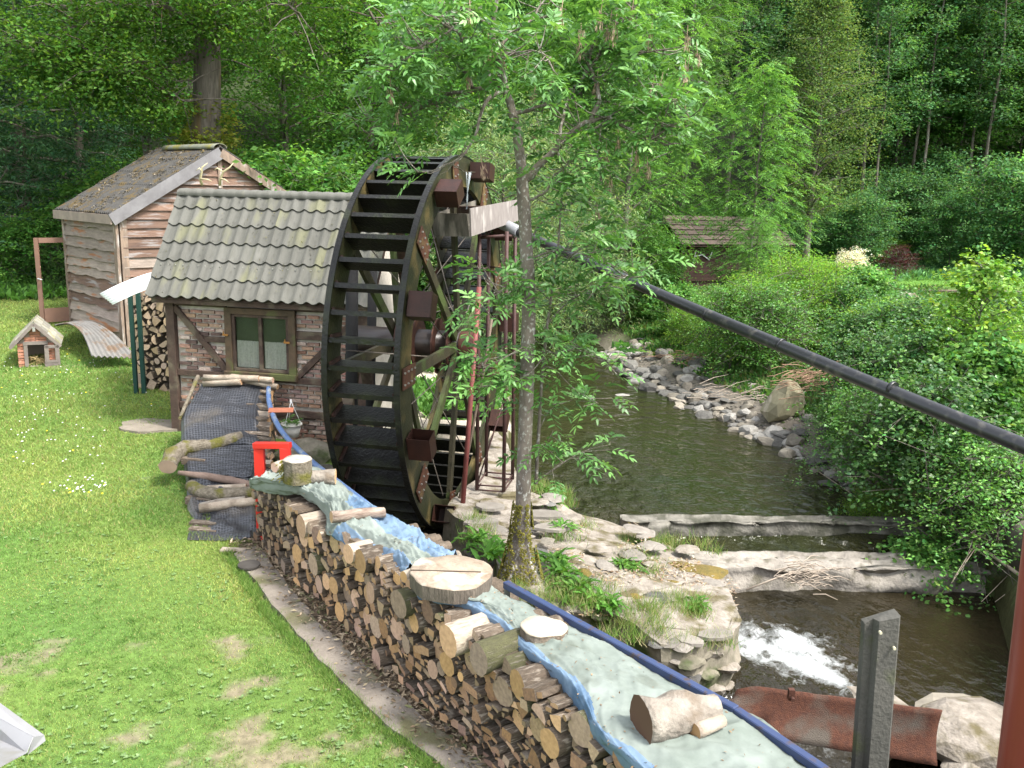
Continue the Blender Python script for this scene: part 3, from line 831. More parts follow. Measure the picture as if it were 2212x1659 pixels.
# side gable timbers (left side)
for (y0, z0, y1, z1) in ((.03, 1.05, DEP - .05, 1.05), (.03, 2.2, DEP - .05, 2.2), (.9, 0, .9, 3.6)):
    m_ = MB(); m_.beam((-.005, y0, z0), (-.005, y1, z1), .06, .11, up=(0, 1, 0) if y0 == y1 else (0, 0, 1)); m_.build('timber_beam', timber, house)
m_ = MB(); m_.box((.07, DEP, WH / 2 - .06), (.15, .1, WH + .12)); m_.build('corner_post', timber, house)
# bricks
bmesh_v = []
rb = random.Random(3)
for k in range(6):
    m_ = MB(); L_ = .205; H_ = .052; D_ = .05; vsx = []
    for z in (-1, 1):
        for x, y in ((-1, -1), (1, -1), (1, 1), (-1, 1)):
            vsx.append((x * L_ / 2 + rb.uniform(-.008, .006), y * D_ / 2 + rb.uniform(-.003, .003), z * H_ / 2 + rb.uniform(-.004, .004)))
    m_.add(vsx, [(3, 2, 1, 0), (4, 5, 6, 7), (0, 1, 5, 4), (1, 2, 6, 5), (2, 3, 7, 6), (3, 0, 4, 7)])
    for mt in (brick_m, brick_w, brick_d): bmesh_v.append(m_.mesh('brick', mt))
slots = []
for r in range(30):
    z = .03 + r * .073
    off = (.115 if r % 2 else 0)
    for i in range(-1, 16):
        x = .275 + off + i * .226
        if x < .24 or x > W - .3: continue
        if 1.0 < x < 2.3 and 1.0 < z: continue
        if abs(z - 1.04) < .07 or abs(z - .48) < .075: continue
        if .55 < x < 1.1 and abs(z - 1.63) < .07: continue
        if x > 2.25 and abs(z - 1.78) < .09: continue
        if z > 2.13: continue
        slots.append((x, z))
slots.sort(key=lambda s: -(s[1] + (.6 if s[0] > 2 else 0)))
rest = MB()
for n_, (x, z) in enumerate(slots):
    t = rb.random(); wfac = .36
    kk = 1 if t < wfac * .42 else (2 if t > .93 else 0)
    if n_ < 292:
        o = link('brick', bmesh_v[rb.randrange(6) * 3 + kk], house, (x + rb.uniform(-.006, .006), .022 + rb.uniform(-.006, .004), z + rb.uniform(-.004, .004)))
        o.rotation_euler = (0, rb.uniform(-.015, .015), 0); o.scale = (rb.uniform(.88, 1.0), 1, rb.uniform(.88, 1.05))
    else:
        rest.box((x, .022, z), (.2, .05, .052))
for r in range(30):   # left gable side, only seen from elsewhere
    for i in range(8):
        y = .12 + (.11 if r % 2 else 0) + i * .226
        if y < DEP - .15: rest.box((.012, y, .03 + r * .073), (.03, .205, .052))
tag(rest.build('brick_rest', brick_m, house), kind='stuff')
# footing
m_ = MB(); m_.box((W / 2 + .1, .1, -.12), (W + .1, .36, .2)); m_.build('footing', stone_moss, house)
# window
win = MB(); y = -.05
win.box((1.10, y, 1.62), (.12, .07, 1.1)); win.box((2.2, y, 1.62), (.12, .07, 1.1)); win.box((1.65, y, 2.13), (1.22, .075, .1)); win.box((1.65, y - .02, 1.08), (1.26, .11, .11))
w_o = win.build('window', timber_grn, house, bevel=.005)
m_ = MB()
for x in (1.185, 2.115): m_.box((x, -.035, 1.61), (.05, .05, .92))
for z in (2.055, 1.165): m_.box((1.65, -.034, z), (.9, .05, .05))
m_.box((1.65, -.04, 1.61), (.06, .055, .86)); m_.build('sash', timber, w_o, bevel=.004)
glass = mat('window_glass', (.03, .035, .03), (.05, .055, .045), scale=1.5, rough=.06, spec=1.0)
curt = mat('lace_curtain', (.40, .385, .35), (.30, .29, .265), scale=30, rough=.9)
gl = bpy.data.materials.new('clear_glass'); gl.use_nodes = True; _b = gl.node_tree.nodes['Principled BSDF']
_b.inputs['Transmission Weight'].default_value = 1; _b.inputs['Roughness'].default_value = .02; _b.inputs['IOR'].default_value = 1.2; _b.inputs['Base Color'].default_value = (.85, .9, .87, 1)
for x in (1.41, 1.89):
    m_ = MB(); m_.box((x, -.026, 1.61), (.4, .004, .84)); m_.build('pane', gl, w_o)
    m_ = MB(); rows = []
    for z in (1.2, 1.62, 1.64):
        rows.append([(x - .19 + .38 * i / 40, -.012 + .006 * sin(i * 1.9) + .003 * sin(i * .8), z + .006 * sin(i * 2.2)) for i in range(41)])
    m_.sheet(rows); m_.build('curtain', curt, w_o)
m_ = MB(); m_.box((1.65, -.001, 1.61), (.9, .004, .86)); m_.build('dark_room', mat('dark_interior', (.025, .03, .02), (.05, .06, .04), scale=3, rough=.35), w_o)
for x, z in ((1.06, 1.73), (2.12, 1.66)):
    m_ = MB(); m_.box((x, -.1, z), (.1, .015, .03)); m_.box((x - .03, -.1, z + .02), (.015, .02, .07)); m_.build('hinge', mat('rusty_catch', (.25, .12, .03)), w_o)
# roof: wavy sheets in six overlapping courses, each course a row of sheets
NW = 18


def wave(t): return .032 * (.5 + .5 * cos(2 * pi * t)) ** 2.2 + .004


SL_LEN = 2.0; eave = Vector((0, -.26, 2.33)); ridge = Vector((0, .93, 4.0)); sdir = (ridge - eave).normalized(); snorm = Vector((0, -sdir.z, sdir.y))
RW0, RW1 = -.2, W + .16
front_cover = MB(); rf_o = MB()
rf_o.add([(RW0, -.24, 2.29), (RW1, -.24, 2.29), (RW1, .93, 3.93), (RW0, .93, 3.93)], [(3, 2, 1, 0)]); rf_o.add([(RW0, 2.1, 2.29), (RW1, 2.1, 2.29), (RW1, .93, 3.93), (RW0, .93, 3.93)], [(0, 1, 2, 3)])
roof = rf_o.build('roof', timber, house)
nper = 4  # sheets across
for side in (0, 1):
    ev = eave if side == 0 else Vector((0, 2.12, 2.33)); sd_ = (ridge - ev).normalized(); sn = Vector((0, -sd_.z, sd_.y)) if side == 0 else Vector((0, sd_.z, -sd_.y))
    if side: sn = Vector((0, sd_.z, -sd_.y)) * (1 if sd_.z * 1 > 0 else -1)
    if sn.z < 0: sn = -sn
    tot = (ridge - ev).length
    for c in range(6):
        for s_ in range(nper if side == 0 else 1):
            x0 = RW0 + (RW1 - RW0) * s_ / (nper if side == 0 else 1); x1 = RW0 + (RW1 - RW0) * (s_ + 1) / (nper if side == 0 else 1)
            m_ = MB(); rows = []; nn = int((x1 - x0) / (RW1 - RW0) * NW * 8)
            for k, t in enumerate((0, 0, .5, 1.04)):
                r = []
                for i in range(nn + 1):
                    x = x0 + (x1 - x0) * i / nn; w_ = (x - RW0) / (RW1 - RW0) * NW
                    lift = wave(w_) + .030 * (1 - min(t, 1)) + (-.03 if k == 0 else 0) + .004 * (s_ % 2)
                    p = ev + sd_ * (tot * (c + t) / 6 - (.03 * (1 - (.5 + .5 * cos(2 * pi * w_)) ** 1.2) if t == 0 else 0)) + sn * lift; p.x = x
                    r.append(p)
                rows.append(r)
            m_.sheet(rows[:2], mi=1, smooth=False); m_.sheet(rows[1:], smooth=True)
            m_.build('roof_tile', [rooftile, tile_edge], roof)
m_ = MB(); rows = []
for i in range(NW * 4 + 1):
    x = RW0 + (RW1 - RW0) * i / (NW * 4); h = .03 * abs(sin(pi * i / 4))
    rows.append([(x, .93 + .13 * cos(a), 3.95 + .085 * sin(a) + .5 * h) for a in np.linspace(-.5, pi + .5, 8)])
m_.sheet(rows); m_.build('ridge_cap', rooftile, roof)
m_ = MB()
for k in range(28): m_.box((RW0 + .1 + k * .13, -.26 + (1.19) * .26, 2.33 + 1.67 * .26 + .055), (.014, .014, .02))
tag(m_.build('roof_screws', boltm, roof), kind='stuff')
m_ = MB(); m_.box((W / 2, -.2, 2.27), (W + .3, .03, .1)); m_.build('fascia', timber, roof)

# fascia nails skip. white corrugated sheet leaning out behind the house
m_ = MB(); a = P(215, 632, 15.6); b = P(330, 585, 15.0); rows = []
for t in np.linspace(0, 1, 6):
    r = []
    for i in range(25):
        s = i / 24; p = a.lerp(b, t) + Vector((.38 * s, -.35 * s, -.14 * s - .02)); p.z += .012 * sin(i * 1.6) + .03 * sin(pi * t); r.append(p)
    rows.append(r)
m_.sheet(rows); tag(m_.build('corrugated_sheet', white_m, solid=.006), 'bright white corrugated sheet jutting out from behind the brick house', 'corrugated sheet')

# ================================================================== TIMBER SHED
SC = Vector((-8.78, 20.0, 0)); SL = Vector((-.726, .688, 0)); SG = Vector((.688, .726, 0))
shed = empty('timber_shed', 'weathered plank shed with mossy corrugated roof at the lawn edge', 'shed', (SC.x, SC.y, .35))
off = -Vector((SC.x, SC.y, .35))
LW = 2.95; GW = 4.9
planks = [mat('shed_plank_grey', (.31, .255, .215), (.19, .155, .13), scale=3, stretch=(1, 1, 6), rough=.9, bump=.6, bscale=14, objvar=.25, c3=(.30, .13, .06), c3scale=1.4, c3amt=.2),
          mat('shed_plank_red', (.20, .125, .088), (.11, .07, .055), scale=2.5, stretch=(1, 1, 8), rough=.85, bump=.6, bscale=14, objvar=.25, c3=(.27, .245, .235), c3scale=1.6, c3amt=.35)]
shed_post = mat('shed_post', (.26, .19, .14), (.14, .11, .09), scale=3, stretch=(4, 4, 1), rough=.9, bump=.5, bscale=14, c3=(.36, .33, .3), c3scale=2, c3amt=.3)


def SP(l, g, z): return SC + SL * l + SG * g + Vector((0, 0, z)) + off


ZB, ZE, ZR = .35, 3.42, 4.92
m_ = MB()
for a, b in ((SP(.03, .03, 0), SP(LW, .03, 0)), (SP(.03, .03, 0), SP(.03, GW, 0)), (SP(LW, .03, 0), SP(LW, GW, 0)), (SP(.03, GW, 0), SP(LW, GW, 0))):
    za, zb_ = ZB - .3, ZE
    m_.add([(a.x, a.y, za + off.z), (b.x, b.y, za + off.z), (b.x, b.y, zb_ + off.z), (a.x, a.y, zb_ + off.z)], [(0, 1, 2, 3)])
for l in (.03, LW): m_.add([SP(l, .03, ZE), SP(l, GW, ZE), SP(l, GW / 2, ZR)], [(0, 1, 2)])
m_.build('wall', mat('shed_inner', (.03, .02, .015)), shed)
rp = random.Random(8)


def wavy_plank(p0, p1, outn, h, mt, tilt=.055, amp=.018, th=.03):
    n_ = 14; m_ = MB(); seed_ = rp.random() * 90; r0, r1, r2, r3 = [], [], [], []
    for i in range(n_ + 1):
        t = i / n_; p = p0.lerp(p1, t)
        lo = mnoise.noise(Vector((t * 4.5, seed_, 0))) * amp + mnoise.noise(Vector((t * 13, seed_, 5))) * amp * .5
        r0.append(p + outn * (tilt + th) + Vector((0, 0, lo))); r1.append(p + outn * tilt + Vector((0, 0, lo)))
        r2.append(p + outn * .006 + Vector((0, 0, h))); r3.append(p + outn * (.006 + th) + Vector((0, 0, h)))
    m_.sheet([r1, r0, r3, r2], smooth=False)
    m_.add([r1[0], r0[0], r3[0], r2[0]], [(3, 2, 1, 0)]); m_.add([r1[-1], r0[-1], r3[-1], r2[-1]], [(0, 1, 2, 3)])
    return m_.build('plank', mt, shed)


n1 = -SG; n2 = -SL
z = ZB - .05; k = 0
while z < ZE - .05:
    h = min(rp.uniform(.2, .27), ZE - .03 - z); wavy_plank(SP(LW, 0, z), SP(.06, 0, z), n1, h + .02, planks[0 if rp.random() < .8 else 1], amp=.06, tilt=.07); z += h
z = ZB - .02
while z < ZR - .12:
    h = rp.uniform(.17, .25)
    ins_ = max(0, (z + .1 - ZE)) / (ZR - ZE) * GW / 2
    if GW - 2 * ins_ > .3: wavy_plank(SP(0, .06 + ins_, z), SP(0, GW - .06 - ins_, z), n2, h + .02, planks[1 if rp.random() < .75 else 0], amp=.012)
    z += h
for l, g, w in ((0, -.02, .16), (LW, -.02, .1), (-.02, .14, .16), (0, GW, .15)):
    a = SP(l, g, ZB - .2); m_ = MB(); m_.beam(a + n1 * .05 + n2 * .03, a + n1 * .05 + n2 * .03 + Vector((0, 0, ZE - ZB + .15)), w, .06, up=SG if g == -.02 else SL); m_.build('corner_post', shed_post, shed)
# roof: corrugated sheets in courses on both slopes
shedroof = mat('mossy_corrugated', (.062, .060, .056), (.038, .037, .035), scale=5, rough=.9, bump=.6, bscale=30, c3=(.075, .055, .025), c3scale=4.5, c3amt=.45)
m_ = MB(); la, lb = -.16, LW + .2
for g0, g1 in ((-.14, GW / 2), (GW + .3, GW / 2)):
    m_.add([SP(la, g0, ZE - .06), SP(lb, g0, ZE - .06), SP(lb, g1, ZR - .02), SP(la, g1, ZR - .02)], [(0, 1, 2, 3)])
sroof = m_.build('roof', shed_post, shed)
for sgn in (0, 1):
    g0 = -.16 if sgn == 0 else GW + .32; cs = 5
    for c in range(cs):
        m_ = MB(); rows = []; nn = 160
        for k, t in enumerate((0, 0, 1.05)):
            r = []
            for i in range(nn + 1):
                l = la + (lb - la) * i / nn; u = (c + t) / cs
                p = SP(l, g0 + (GW / 2 - g0) * u, ZE - .02 + (ZR - ZE + .05) * u); p.z += .026 * sin(i * 2 * pi / 5) + .02 * (1 - min(1, t)) + (.012 if k else -.015)
                p.z += .012 * mnoise.noise(Vector((l * 2, c, 3)))
                r.append(p)
            rows.append(r)
        m_.sheet(rows, smooth=False); m_.build('roof_sheet', shedroof, sroof)
m_ = MB(); rows = []
for t in np.linspace(0, 1, 8):
    l = la + (lb - la) * (.0 + .8 * t); c = SP(l, GW / 2, ZR + .02); rows.append([c + SG * (.17 * cos(a)) + Vector((0, 0, .1 * sin(a))) for a in np.linspace(-.2, pi + .2, 8)])
m_.sheet(rows); m_.build('ridge_cap', mat('ridge_mossy', (.19, .20, .16), (.12, .12, .09), scale=6, c3=(.17, .16, .05), c3scale=4, c3amt=.5), sroof, solid=.012)
m_ = MB(); m_.beam(SP(la - .02, -.2, ZE - .13), SP(la - .02, GW / 2, ZR - .09), .035, .26, up=(0, 0, 1)); m_.build('barge_board', mat('barge_grey', (.185, .18, .185), (.12, .115, .12), scale=3, rough=.85, bump=.3), sroof)
m_ = MB(); m_.beam(SP(la - .02, GW + .32, ZE - .13), SP(la - .02, GW / 2, ZR - .09), .035, .2, up=(0, 0, 1)); m_.build('barge_board', shed_post, sroof)
m_ = MB(); m_.beam(SP(la, -.2, ZE - .12), SP(lb, -.2, ZE - .12), .035, .2, up=(0, 0, 1)); m_.build('fascia', mat('fascia_brown', (.30, .24, .20), (.2, .16, .14), scale=4), sroof)
m_ = MB(); a = SP(-.06, GW / 2, ZR - .2); m_.beam(a, a + Vector((0, 0, -.7)), .08, .1, up=SG); m_.build('king_post', shed_post, shed)
# antlers fixed on the gable
antl = mat('antler_bone', (.50, .44, .28), (.38, .34, .2), scale=8, rough=.6)
for i, (u, v, sg) in enumerate(((437, 400, -1), (475, 400, 1))):
    c = P(u, v, 21.15); m_ = MB()
    m_.tube([c, c + Vector((.03 * sg, -.05, .14)), c + Vector((.12 * sg * (1 if sg > 0 else -.3), -.1, .30)), c + Vector((.28 * sg * (1 if sg > 0 else -.2), -.12, .40)), c + Vector((.36 * (1 if sg > 0 else .5), -.1, .5))], [.035, .03, .025, .02, .008], 6)
    m_.tube([c + Vector((.03 * sg, -.05, .14)), c + Vector((.16, -.14, .13)), c + Vector((.27, -.15, .06 if sg > 0 else .1))], [.022, .018, .006], 6)
    m_.tube([c + Vector((.12 * (sg if sg > 0 else .3), -.1, .30)), c + Vector((.0, -.14, .38)), c + Vector((-.08, -.14, .32))], [.02, .016, .006], 6)
    tag(m_.build('antler', antl), ('pale curved antler near the middle of the shed gable', 'pale forked antler on the right part of the shed gable')[i], 'antler')
# glazed door standing open at the far left of the shed
D0, D1 = P(88, 692, 21.6), P(158, 692, 22.0); zt = P(88, 514, 21.6).z
door = empty('glass_door', 'brown framed door with tall glass pane standing open by the shed', 'door', (D0.x, D0.y, D0.z)); fr_m = mat('door_frame', (.20, .115, .08), (.15, .09, .07), scale=4, rough=.6)
dd = D1 - D0; dd.z = 0; hh = zt - D0.z; m_ = MB()
m_.beam((.05, 0, .0), Vector((.05, 0, hh)), .1, .05, up=(0, 1, 0)); e = dd * .96; m_.beam(e, e + Vector((0, 0, hh)), .1, .05, up=(0, 1, 0))
m_.beam(Vector((.1, .01, hh - .06)), e + Vector((-.05, 0, hh - .06)), .045, .12); m_.beam(Vector((.1, .01, .12)), e + Vector((-.05, 0, .12)), .045, .34)
m_.build('frame', fr_m, door); m_ = MB(); m_.beam(Vector((.1, .01, hh / 2 + .08)), e + Vector((-.05, .01, hh / 2 + .08)), .008, hh - .5); m_.build('pane', gl, door)
m_ = MB(); m_.tube([(.06, -.03, 1.02), (.06, -.09, 1.02), (.17, -.09, 1.0)], .015, 6); m_.build('handle', galv, door)
# bent corrugated sheet on the grass
m_ = MB(); rows = []
ctl = [((118, 700), (215, 700), .45, .5), ((150, 712), (245, 712), .75, .75), ((178, 735), (262, 732), .55, .5), ((197, 768), (296, 772), .36, .33)]
A = [P(118, 703, 19.9), P(150, 700, 19.4), P(178, 722, 19.0), P(198, 770, 18.25)]
Bp = [P(165, 694, 21.0), P(205, 697, 20.3), P(248, 722, 19.4), P(296, 773, 18.5)]
def cr(p, t):
    n_ = len(p) - 1; i = min(int(t * n_), n_ - 1); f_ = t * n_ - i
    g = lambda j: p[max(0, min(n_, j))]
    return 0.5 * ((2 * g(i)) + (-g(i - 1) + g(i + 1)) * f_ + (2 * g(i - 1) - 5 * g(i) + 4 * g(i + 1) - g(i + 2)) * f_ ** 2 + (-g(i - 1) + 3 * g(i) - 3 * g(i + 1) + g(i + 2)) * f_ ** 3)
for t in np.linspace(0, 1, 24):
    a = cr(A, t); b = cr(Bp, t); rows.append([a.lerp(b, j / 48) + Vector((0, 0, .022 * sin(j * 2 * pi / 6))) for j in range(49)])
m_.sheet(rows); tag(m_.build('corrugated_sheet', mat('bleached_corrugated', (.17, .165, .155), (.12, .115, .108), scale=3, rough=.85, bump=.3, c3=(.13, .09, .06), c3scale=3.5, c3amt=.45), solid=.012), 'bleached corrugated sheet bent into an arch on the grass by the shed', 'corrugated sheet')

# ================================================================== KENNEL
kc = P(80, 778, 18.4); kz = gz(kc.x, kc.y); kennel = empty('dog_kennel', 'little brick kennel with slate roof on the lawn', 'kennel', (kc.x, kc.y, kz - .02), .42)
kb = mat('kennel_brick', (.40, .185, .115), (.28, .13, .09), scale=12, rough=.9, bump=.4, objvar=.25); kw = mat('kennel_board', (.20, .175, .15), (.13, .11, .10), scale=5, rough=.9, bump=.4)
m_ = MB(); w2, d2 = .34, .9
m_.box((-w2 + .03, d2 / 2, .26), (.05, d2, .52)); m_.box((w2 - .03, d2 / 2, .26), (.05, d2, .52)); m_.box((0, d2, .3), (w2 * 2, .04, .6))
m_.add([(-w2, .03, .5), (w2, .03, .5), (0, .03, .86), (-w2, .06, .5), (w2, .06, .5), (0, .06, .86)], [(0, 1, 2), (5, 4, 3)]); m_.box((0, d2 / 2, .01), (w2 * 2, d2, .03))
m_.build('wall', mat('kennel_mortar', (.33, .28, .23)), kennel)
kbm = MB(); kbm.box((0, 0, 0), (.2, .07, .05)); kbme = kbm.mesh('brick', kb); kbs = MB(); kbs.box((0, 0, 0), (.115, .07, .05)); kbse = kbs.mesh('brick', kb)
for r in range(8):
    for s in (-1, 1): link('brick', kbse, kennel, (s * (w2 - .055), .03 - .012 * (r % 2), .05 + r * .062))
for r in range(5):
    z = .55 + r * .06; half = w2 * (1 - (z - .48) / .40)
    n_ = max(1, int(half * 2 / .2)); 
    for i in range(n_): o = link('brick', kbm.mesh('brick', kb) if False else kbme, kennel, ((i - (n_ - 1) / 2) * .21, .03, z)); o.scale.x = min(1, half * 2 / .21 / n_)
m_ = MB(); m_.box((0, -.01, .515), (.46, .06, .07)); m_.box((-.19, -.005, .25), (.07, .06, .46)); m_.build('door_frame', kw, kennel)
m_ = MB(); m_.box((.30, -.1, .44), (.26, .03, .06)); m_.box((.2, -.1, .25), (.08, .03, .42)); m_.box((.4, -.1, .25), (.08, .03, .42)); m_.box((.28, -.1, .06), (.27, .035, .1)); m_.box((.28, -.115, .13), (.25, .02, .05)); m_.build('door', kw, kennel)
slate = mat('kennel_slate', (.27, .26, .22), (.17, .16, .13), scale=8, rough=.9, bump=.5, objvar=.3, c3=(.18, .17, .07), c3scale=4, c3amt=.4)
for s in (-1, 1):
    for r in range(4):
        for c in range(4):
            m_ = MB(); u0, u1 = r / 4, (r + 1.25) / 4; g = lambda u: Vector((s * (w2 + .14) * (1 - u), 0, .44 + .5 * u))
            a = g(u0); b = g(min(1.02, u1)); m_.beam(a + Vector((0, -.09 + c * .29 + .14, .03)), b + Vector((0, -.09 + c * .29 + .14, .012)), .27, .02, up=(s * .6, 0, .8)); m_.build('slate', slate, kennel)
    m_ = MB(); m_.beam((s * (w2 + .13), -.1, .43), (0, -.1, .92), .03, .06); m_.build('barge_board', kw, kennel)
m_ = MB(); m_.box((0, -.13, .82), (.05, .05, .09)); m_.build('lamp', boltm, kennel)
m_ = MB(); rh = random.Random(4)
for i in range(70):
    a = Vector((rh.uniform(-.13, .17), rh.uniform(.0, .3), rh.uniform(.04, .2))); m_.tube([a, a + Vector((rh.uniform(-.1, .1), rh.uniform(-.1, .05), .03)), a + Vector((rh.uniform(-.15, .15), rh.uniform(-.12, .1), -.03))], .004, 3, caps=False)
tag(m_.build('straw_bedding', mat('straw', (.42, .33, .16), (.3, .22, .1), scale=9), kennel), kind='stuff')

# ================================================================== WATER WHEEL
WA = Vector((cos(radians(12)), -sin(radians(12)), 0)); WD = Vector((sin(radians(12)), cos(radians(12)), 0))
WC = Vector((-.78, 12.6, 1.98)); R = 2.6; WID = .89
wheel = empty('waterwheel', 'tall black wooden water wheel with rusty boxes on its rim', 'water wheel', WC, -radians(12))
# local frame: x = axle (towards the scaffold), y = away, z = up ; near rim (camera side right) at x=0, other at x=-WID
for x in (0, -WID):
    m_ = MB(); n_ = 120
    for i in range(n_):
        a0 = 2 * pi * i / n_; a1 = 2 * pi * (i + 1) / n_; p = []
        for a in (a0, a1):
            for r_, dx in ((R, -.03), (R, .03), (R - .40, .03), (R - .40, -.03)): p.append((x + dx, -r_ * cos(a), r_ * sin(a)))
        m_.add(p, [(0, 1, 5, 4), (1, 2, 6, 5), (2, 3, 7, 6), (3, 0, 4, 7)])
    m_.build('rim', rimwood, wheel)
    m_ = MB()
    for i in range(n_):
        a0 = 2 * pi * i / n_; a1 = 2 * pi * (i + 1) / n_; p = []
        for a in (a0, a1):
            for r_, dx in ((R + .004, -.035), (R + .022, -.035), (R + .022, .037), (R + .004, .037)): p.append((x + dx, -r_ * cos(a), r_ * sin(a)))
        m_.add(p, [(0, 1, 5, 4), (1, 2, 6, 5), (2, 3, 7, 6), (3, 0, 4, 7)])
    m_.build('rim_band', wetwood, wheel)
# paddles
NP = 50
m_ = MB(); w_ = WID - .065
m_.box((0, 0, 0), (w_, .32, .032)); m_.box((0, -.165, .0), (w_, .02, .06))
pad = m_.mesh('paddle', wetwood)
cleat = MB(); cleat.box((0, 0, 0), (.03, .3, .05)); cleat_m = cleat.mesh('cleat', mat('cleat_rust', (.05, .022, .014), (.02, .012, .01), scale=6, rough=.6))
for i in range(NP):
    a = 2 * pi * (i + .35) / NP; r_ = R - .185
    o = link('paddle', pad, wheel, (-WID / 2, -r_ * cos(a), r_ * sin(a))); o.rotation_euler = (-a + radians(7), 0, 0)
    for x in (-.055, -WID + .055):
        c = link('cleat', cleat_m, o, (x + WID / 2, .0, .035))
# spokes, plates, boxes
plate_m = mat('rust_orange_plate', (.085, .032, .015), (.04, .018, .011), scale=6, rough=.7, bump=.2, bscale=50, c3=(.15, .11, .04), c3scale=3, c3amt=.3)
for k in range(9):
    a = radians(40 * k)
    for x in (0, -WID):
        c, s = cos(a), sin(a); m_ = MB(); xo = x + (.0 if x == 0 else 0)
        m_.beam((xo, -.2 * c, .2 * s), (xo, -(R - .3) * c, (R - .3) * s), .055, .135, up=(0, s, c)); m_.build('spoke', spokewood, wheel)
        m_ = MB(); sx = .05 if x == 0 else -.05
        m_.beam((x + sx, -(R - .5) * c, (R - .5) * s), (x + sx, -(R - .06) * c, (R - .06) * s), .014, .26, up=(0, s, c)); po = m_.build('rim_plate', plate_m, wheel)
        m_ = MB()
        for j in range(4):
            for t in (-.07, .07):
                r_ = R - .46 + j * .12; m_.box((x + sx * 1.25, -r_ * c + t * s, r_ * s + t * c), (.022, .02, .02))
        m_.build('bolts', boltm, po)['kind'] = 'stuff'
    a = radians(40 * k + 20); c, s = cos(a), sin(a); rot = Matrix.Rotation(-a, 3, 'X')
    # open steel box bolted outside the near rim
    m_ = MB(); r_ = R - .16; cc = Vector((.2, -r_ * c, r_ * s)); t = .006
    rot = Matrix.Rotation(-a, 3, 'X')
    for dc, sz in (((0, -.11, 0), (.28, t, .3)), ((0, .11, 0), (.28, t, .3)), ((0, 0, -.15), (.28, .22, t)), ((.14, 0, 0), (t, .226, .3)), ((-.14, 0, 0), (t, .226, .3))):
        m_.box(cc + rot @ Vector(dc), sz, rot)
    m_.build('scoop_box', rustbrown, wheel)
# axle, hubs, drum
m_ = MB(); m_.tube([(-1.55, 0, 0), (.1, 0, 0)], .19, 20, caps=True); m_.build('axle', mat('axle_steel', (.06, .04, .032), (.03, .022, .02), scale=4, rough=.35, spec=.6), wheel)
m_ = MB(); n_ = 20
ring = [[(x, r_ * cos(2 * pi * j / n_), r_ * sin(2 * pi * j / n_)) for j in range(n_ + 1)] for x, r_ in ((.05, .20), (.26, .20), (.26, .18), (.12, .17))]
m_.sheet(ring); m_.add([(.13, .17 * cos(2 * pi * j / n_), .17 * sin(2 * pi * j / n_)) for j in range(n_)], [list(range(n_))]); m_.build('hub_pipe', mat('hub_rust', (.09, .032, .018), (.05, .022, .015), scale=6, rough=.7, bump=.4), wheel)
for x in (-.06, -WID + .07):
    m_ = MB(); m_.tube([(x - .01, 0, 0), (x + .01, 0, 0)], .42, 18, smooth=False); m_.build('hub_flange', rust, wheel)
m_ = MB()
for x in (-.3, -.6): m_.tube([(x - .01, 0, -.0), (x + .01, 0, 0)], .36, 18, smooth=False)
m_.build('drum_disc', rust, wheel)
rodm = mat('tension_rod', (.14, .12, .10), (.08, .07, .06), scale=9, rough=.5)
for k in range(9):
    a = radians(40 * k + 8); b = radians(40 * k + 46)
    m_ = MB(); m_.tube([(-.03, -.3 * cos(a), .3 * sin(a)), (-WID + .03, -(R - .45) * cos(b), (R - .45) * sin(b))], .009, 4); m_.tube([(-WID + .03, -.3 * cos(a), .3 * sin(a)), (-.03, -(R - .45) * cos(b), (R - .45) * sin(b))], .009, 4); m_.build('tension_rod', rodm, wheel)
# bearing stand of diagonal timbers on the house side
bs = empty('bearing_stand', 'dark timber trestle carrying the far end of the wheel axle', 'trestle', WC - WA * 1.5 - Vector((0, 0, WC.z)), -radians(12))
for dy in (-1, 1):
    m_ = MB(); m_.beam((0, dy * .15, 1.75), (0, dy * .95, -.15), .12, .16, up=(1, 0, 0)); m_.build('leg', timber, bs)
m_ = MB(); m_.box((0, 0, .7), (.1, 1.3, .12)); m_.build('crossbar', timber, bs); m_ = MB(); m_.box((0, 0, 1.72), (.24, .5, .14)); m_.build('bearing', wetwood, bs)
m_ = MB(); m_.tube([(0, -.35, -.1), (.05, -.35, 3.4)], .09, 8); m_.build('pipe', mat('grey_pipe', (.012, .012, .013)), bs)
m_ = MB(); m_.tube([(0, .35, -.1), (.05, .45, 3.1)], .07, 8); m_.build('pipe', mat('grey_pipe', (.012, .012, .013)), bs)

# right-hand bearing pedestal at the hub: short steel stand on the platform
# ================================================================== TROUGH, SCAFFOLD, PIPE
N1, N2, NF = P(932, 459, 11.75), P(1013, 459, 11.55), P(1118, 431, 12.95)
B1, B2 = P(940, 506, 11.75), P(1019, 507, 11.5), 
ta = (NF - N2); N4 = N1 + ta * .85
trough = empty('water_trough', 'weathered plywood trough feeding water on top of the wheel', 'trough', (N2.x, N2.y, N2.z - .3))
to = -Vector(trough.location); ply = mat('weathered_plywood', (.24, .215, .20), (.16, .14, .13), scale=3, stretch=(3, 3, .8), rough=.85, bump=.3, c3=(.32, .295, .275), c3scale=3, c3amt=.3)
plyw = mat('wet_plywood', (.10, .09, .075), (.04, .038, .03), scale=4, stretch=(3, 3, .8), rough=.5, bump=.3, c3=(.2, .18, .15), c3scale=1.6, c3amt=.4)
dn = Vector((0, 0, -.30)); inw = Vector((.0, .0, 0))
def quadplate(name, a, b, c, d, th, mt):
    m_ = MB(); n_ = (b - a).cross(d - a).normalized() * th; p = [a, b, c, d, a + n_, b + n_, c + n_, d + n_]
    m_.add([q_ + to for q_ in p], [(0, 1, 2, 3), (7, 6, 5, 4), (0, 4, 5, 1), (1, 5, 6, 2), (2, 6, 7, 3), (3, 7, 4, 0)]); return m_.build(name, mt, trough)
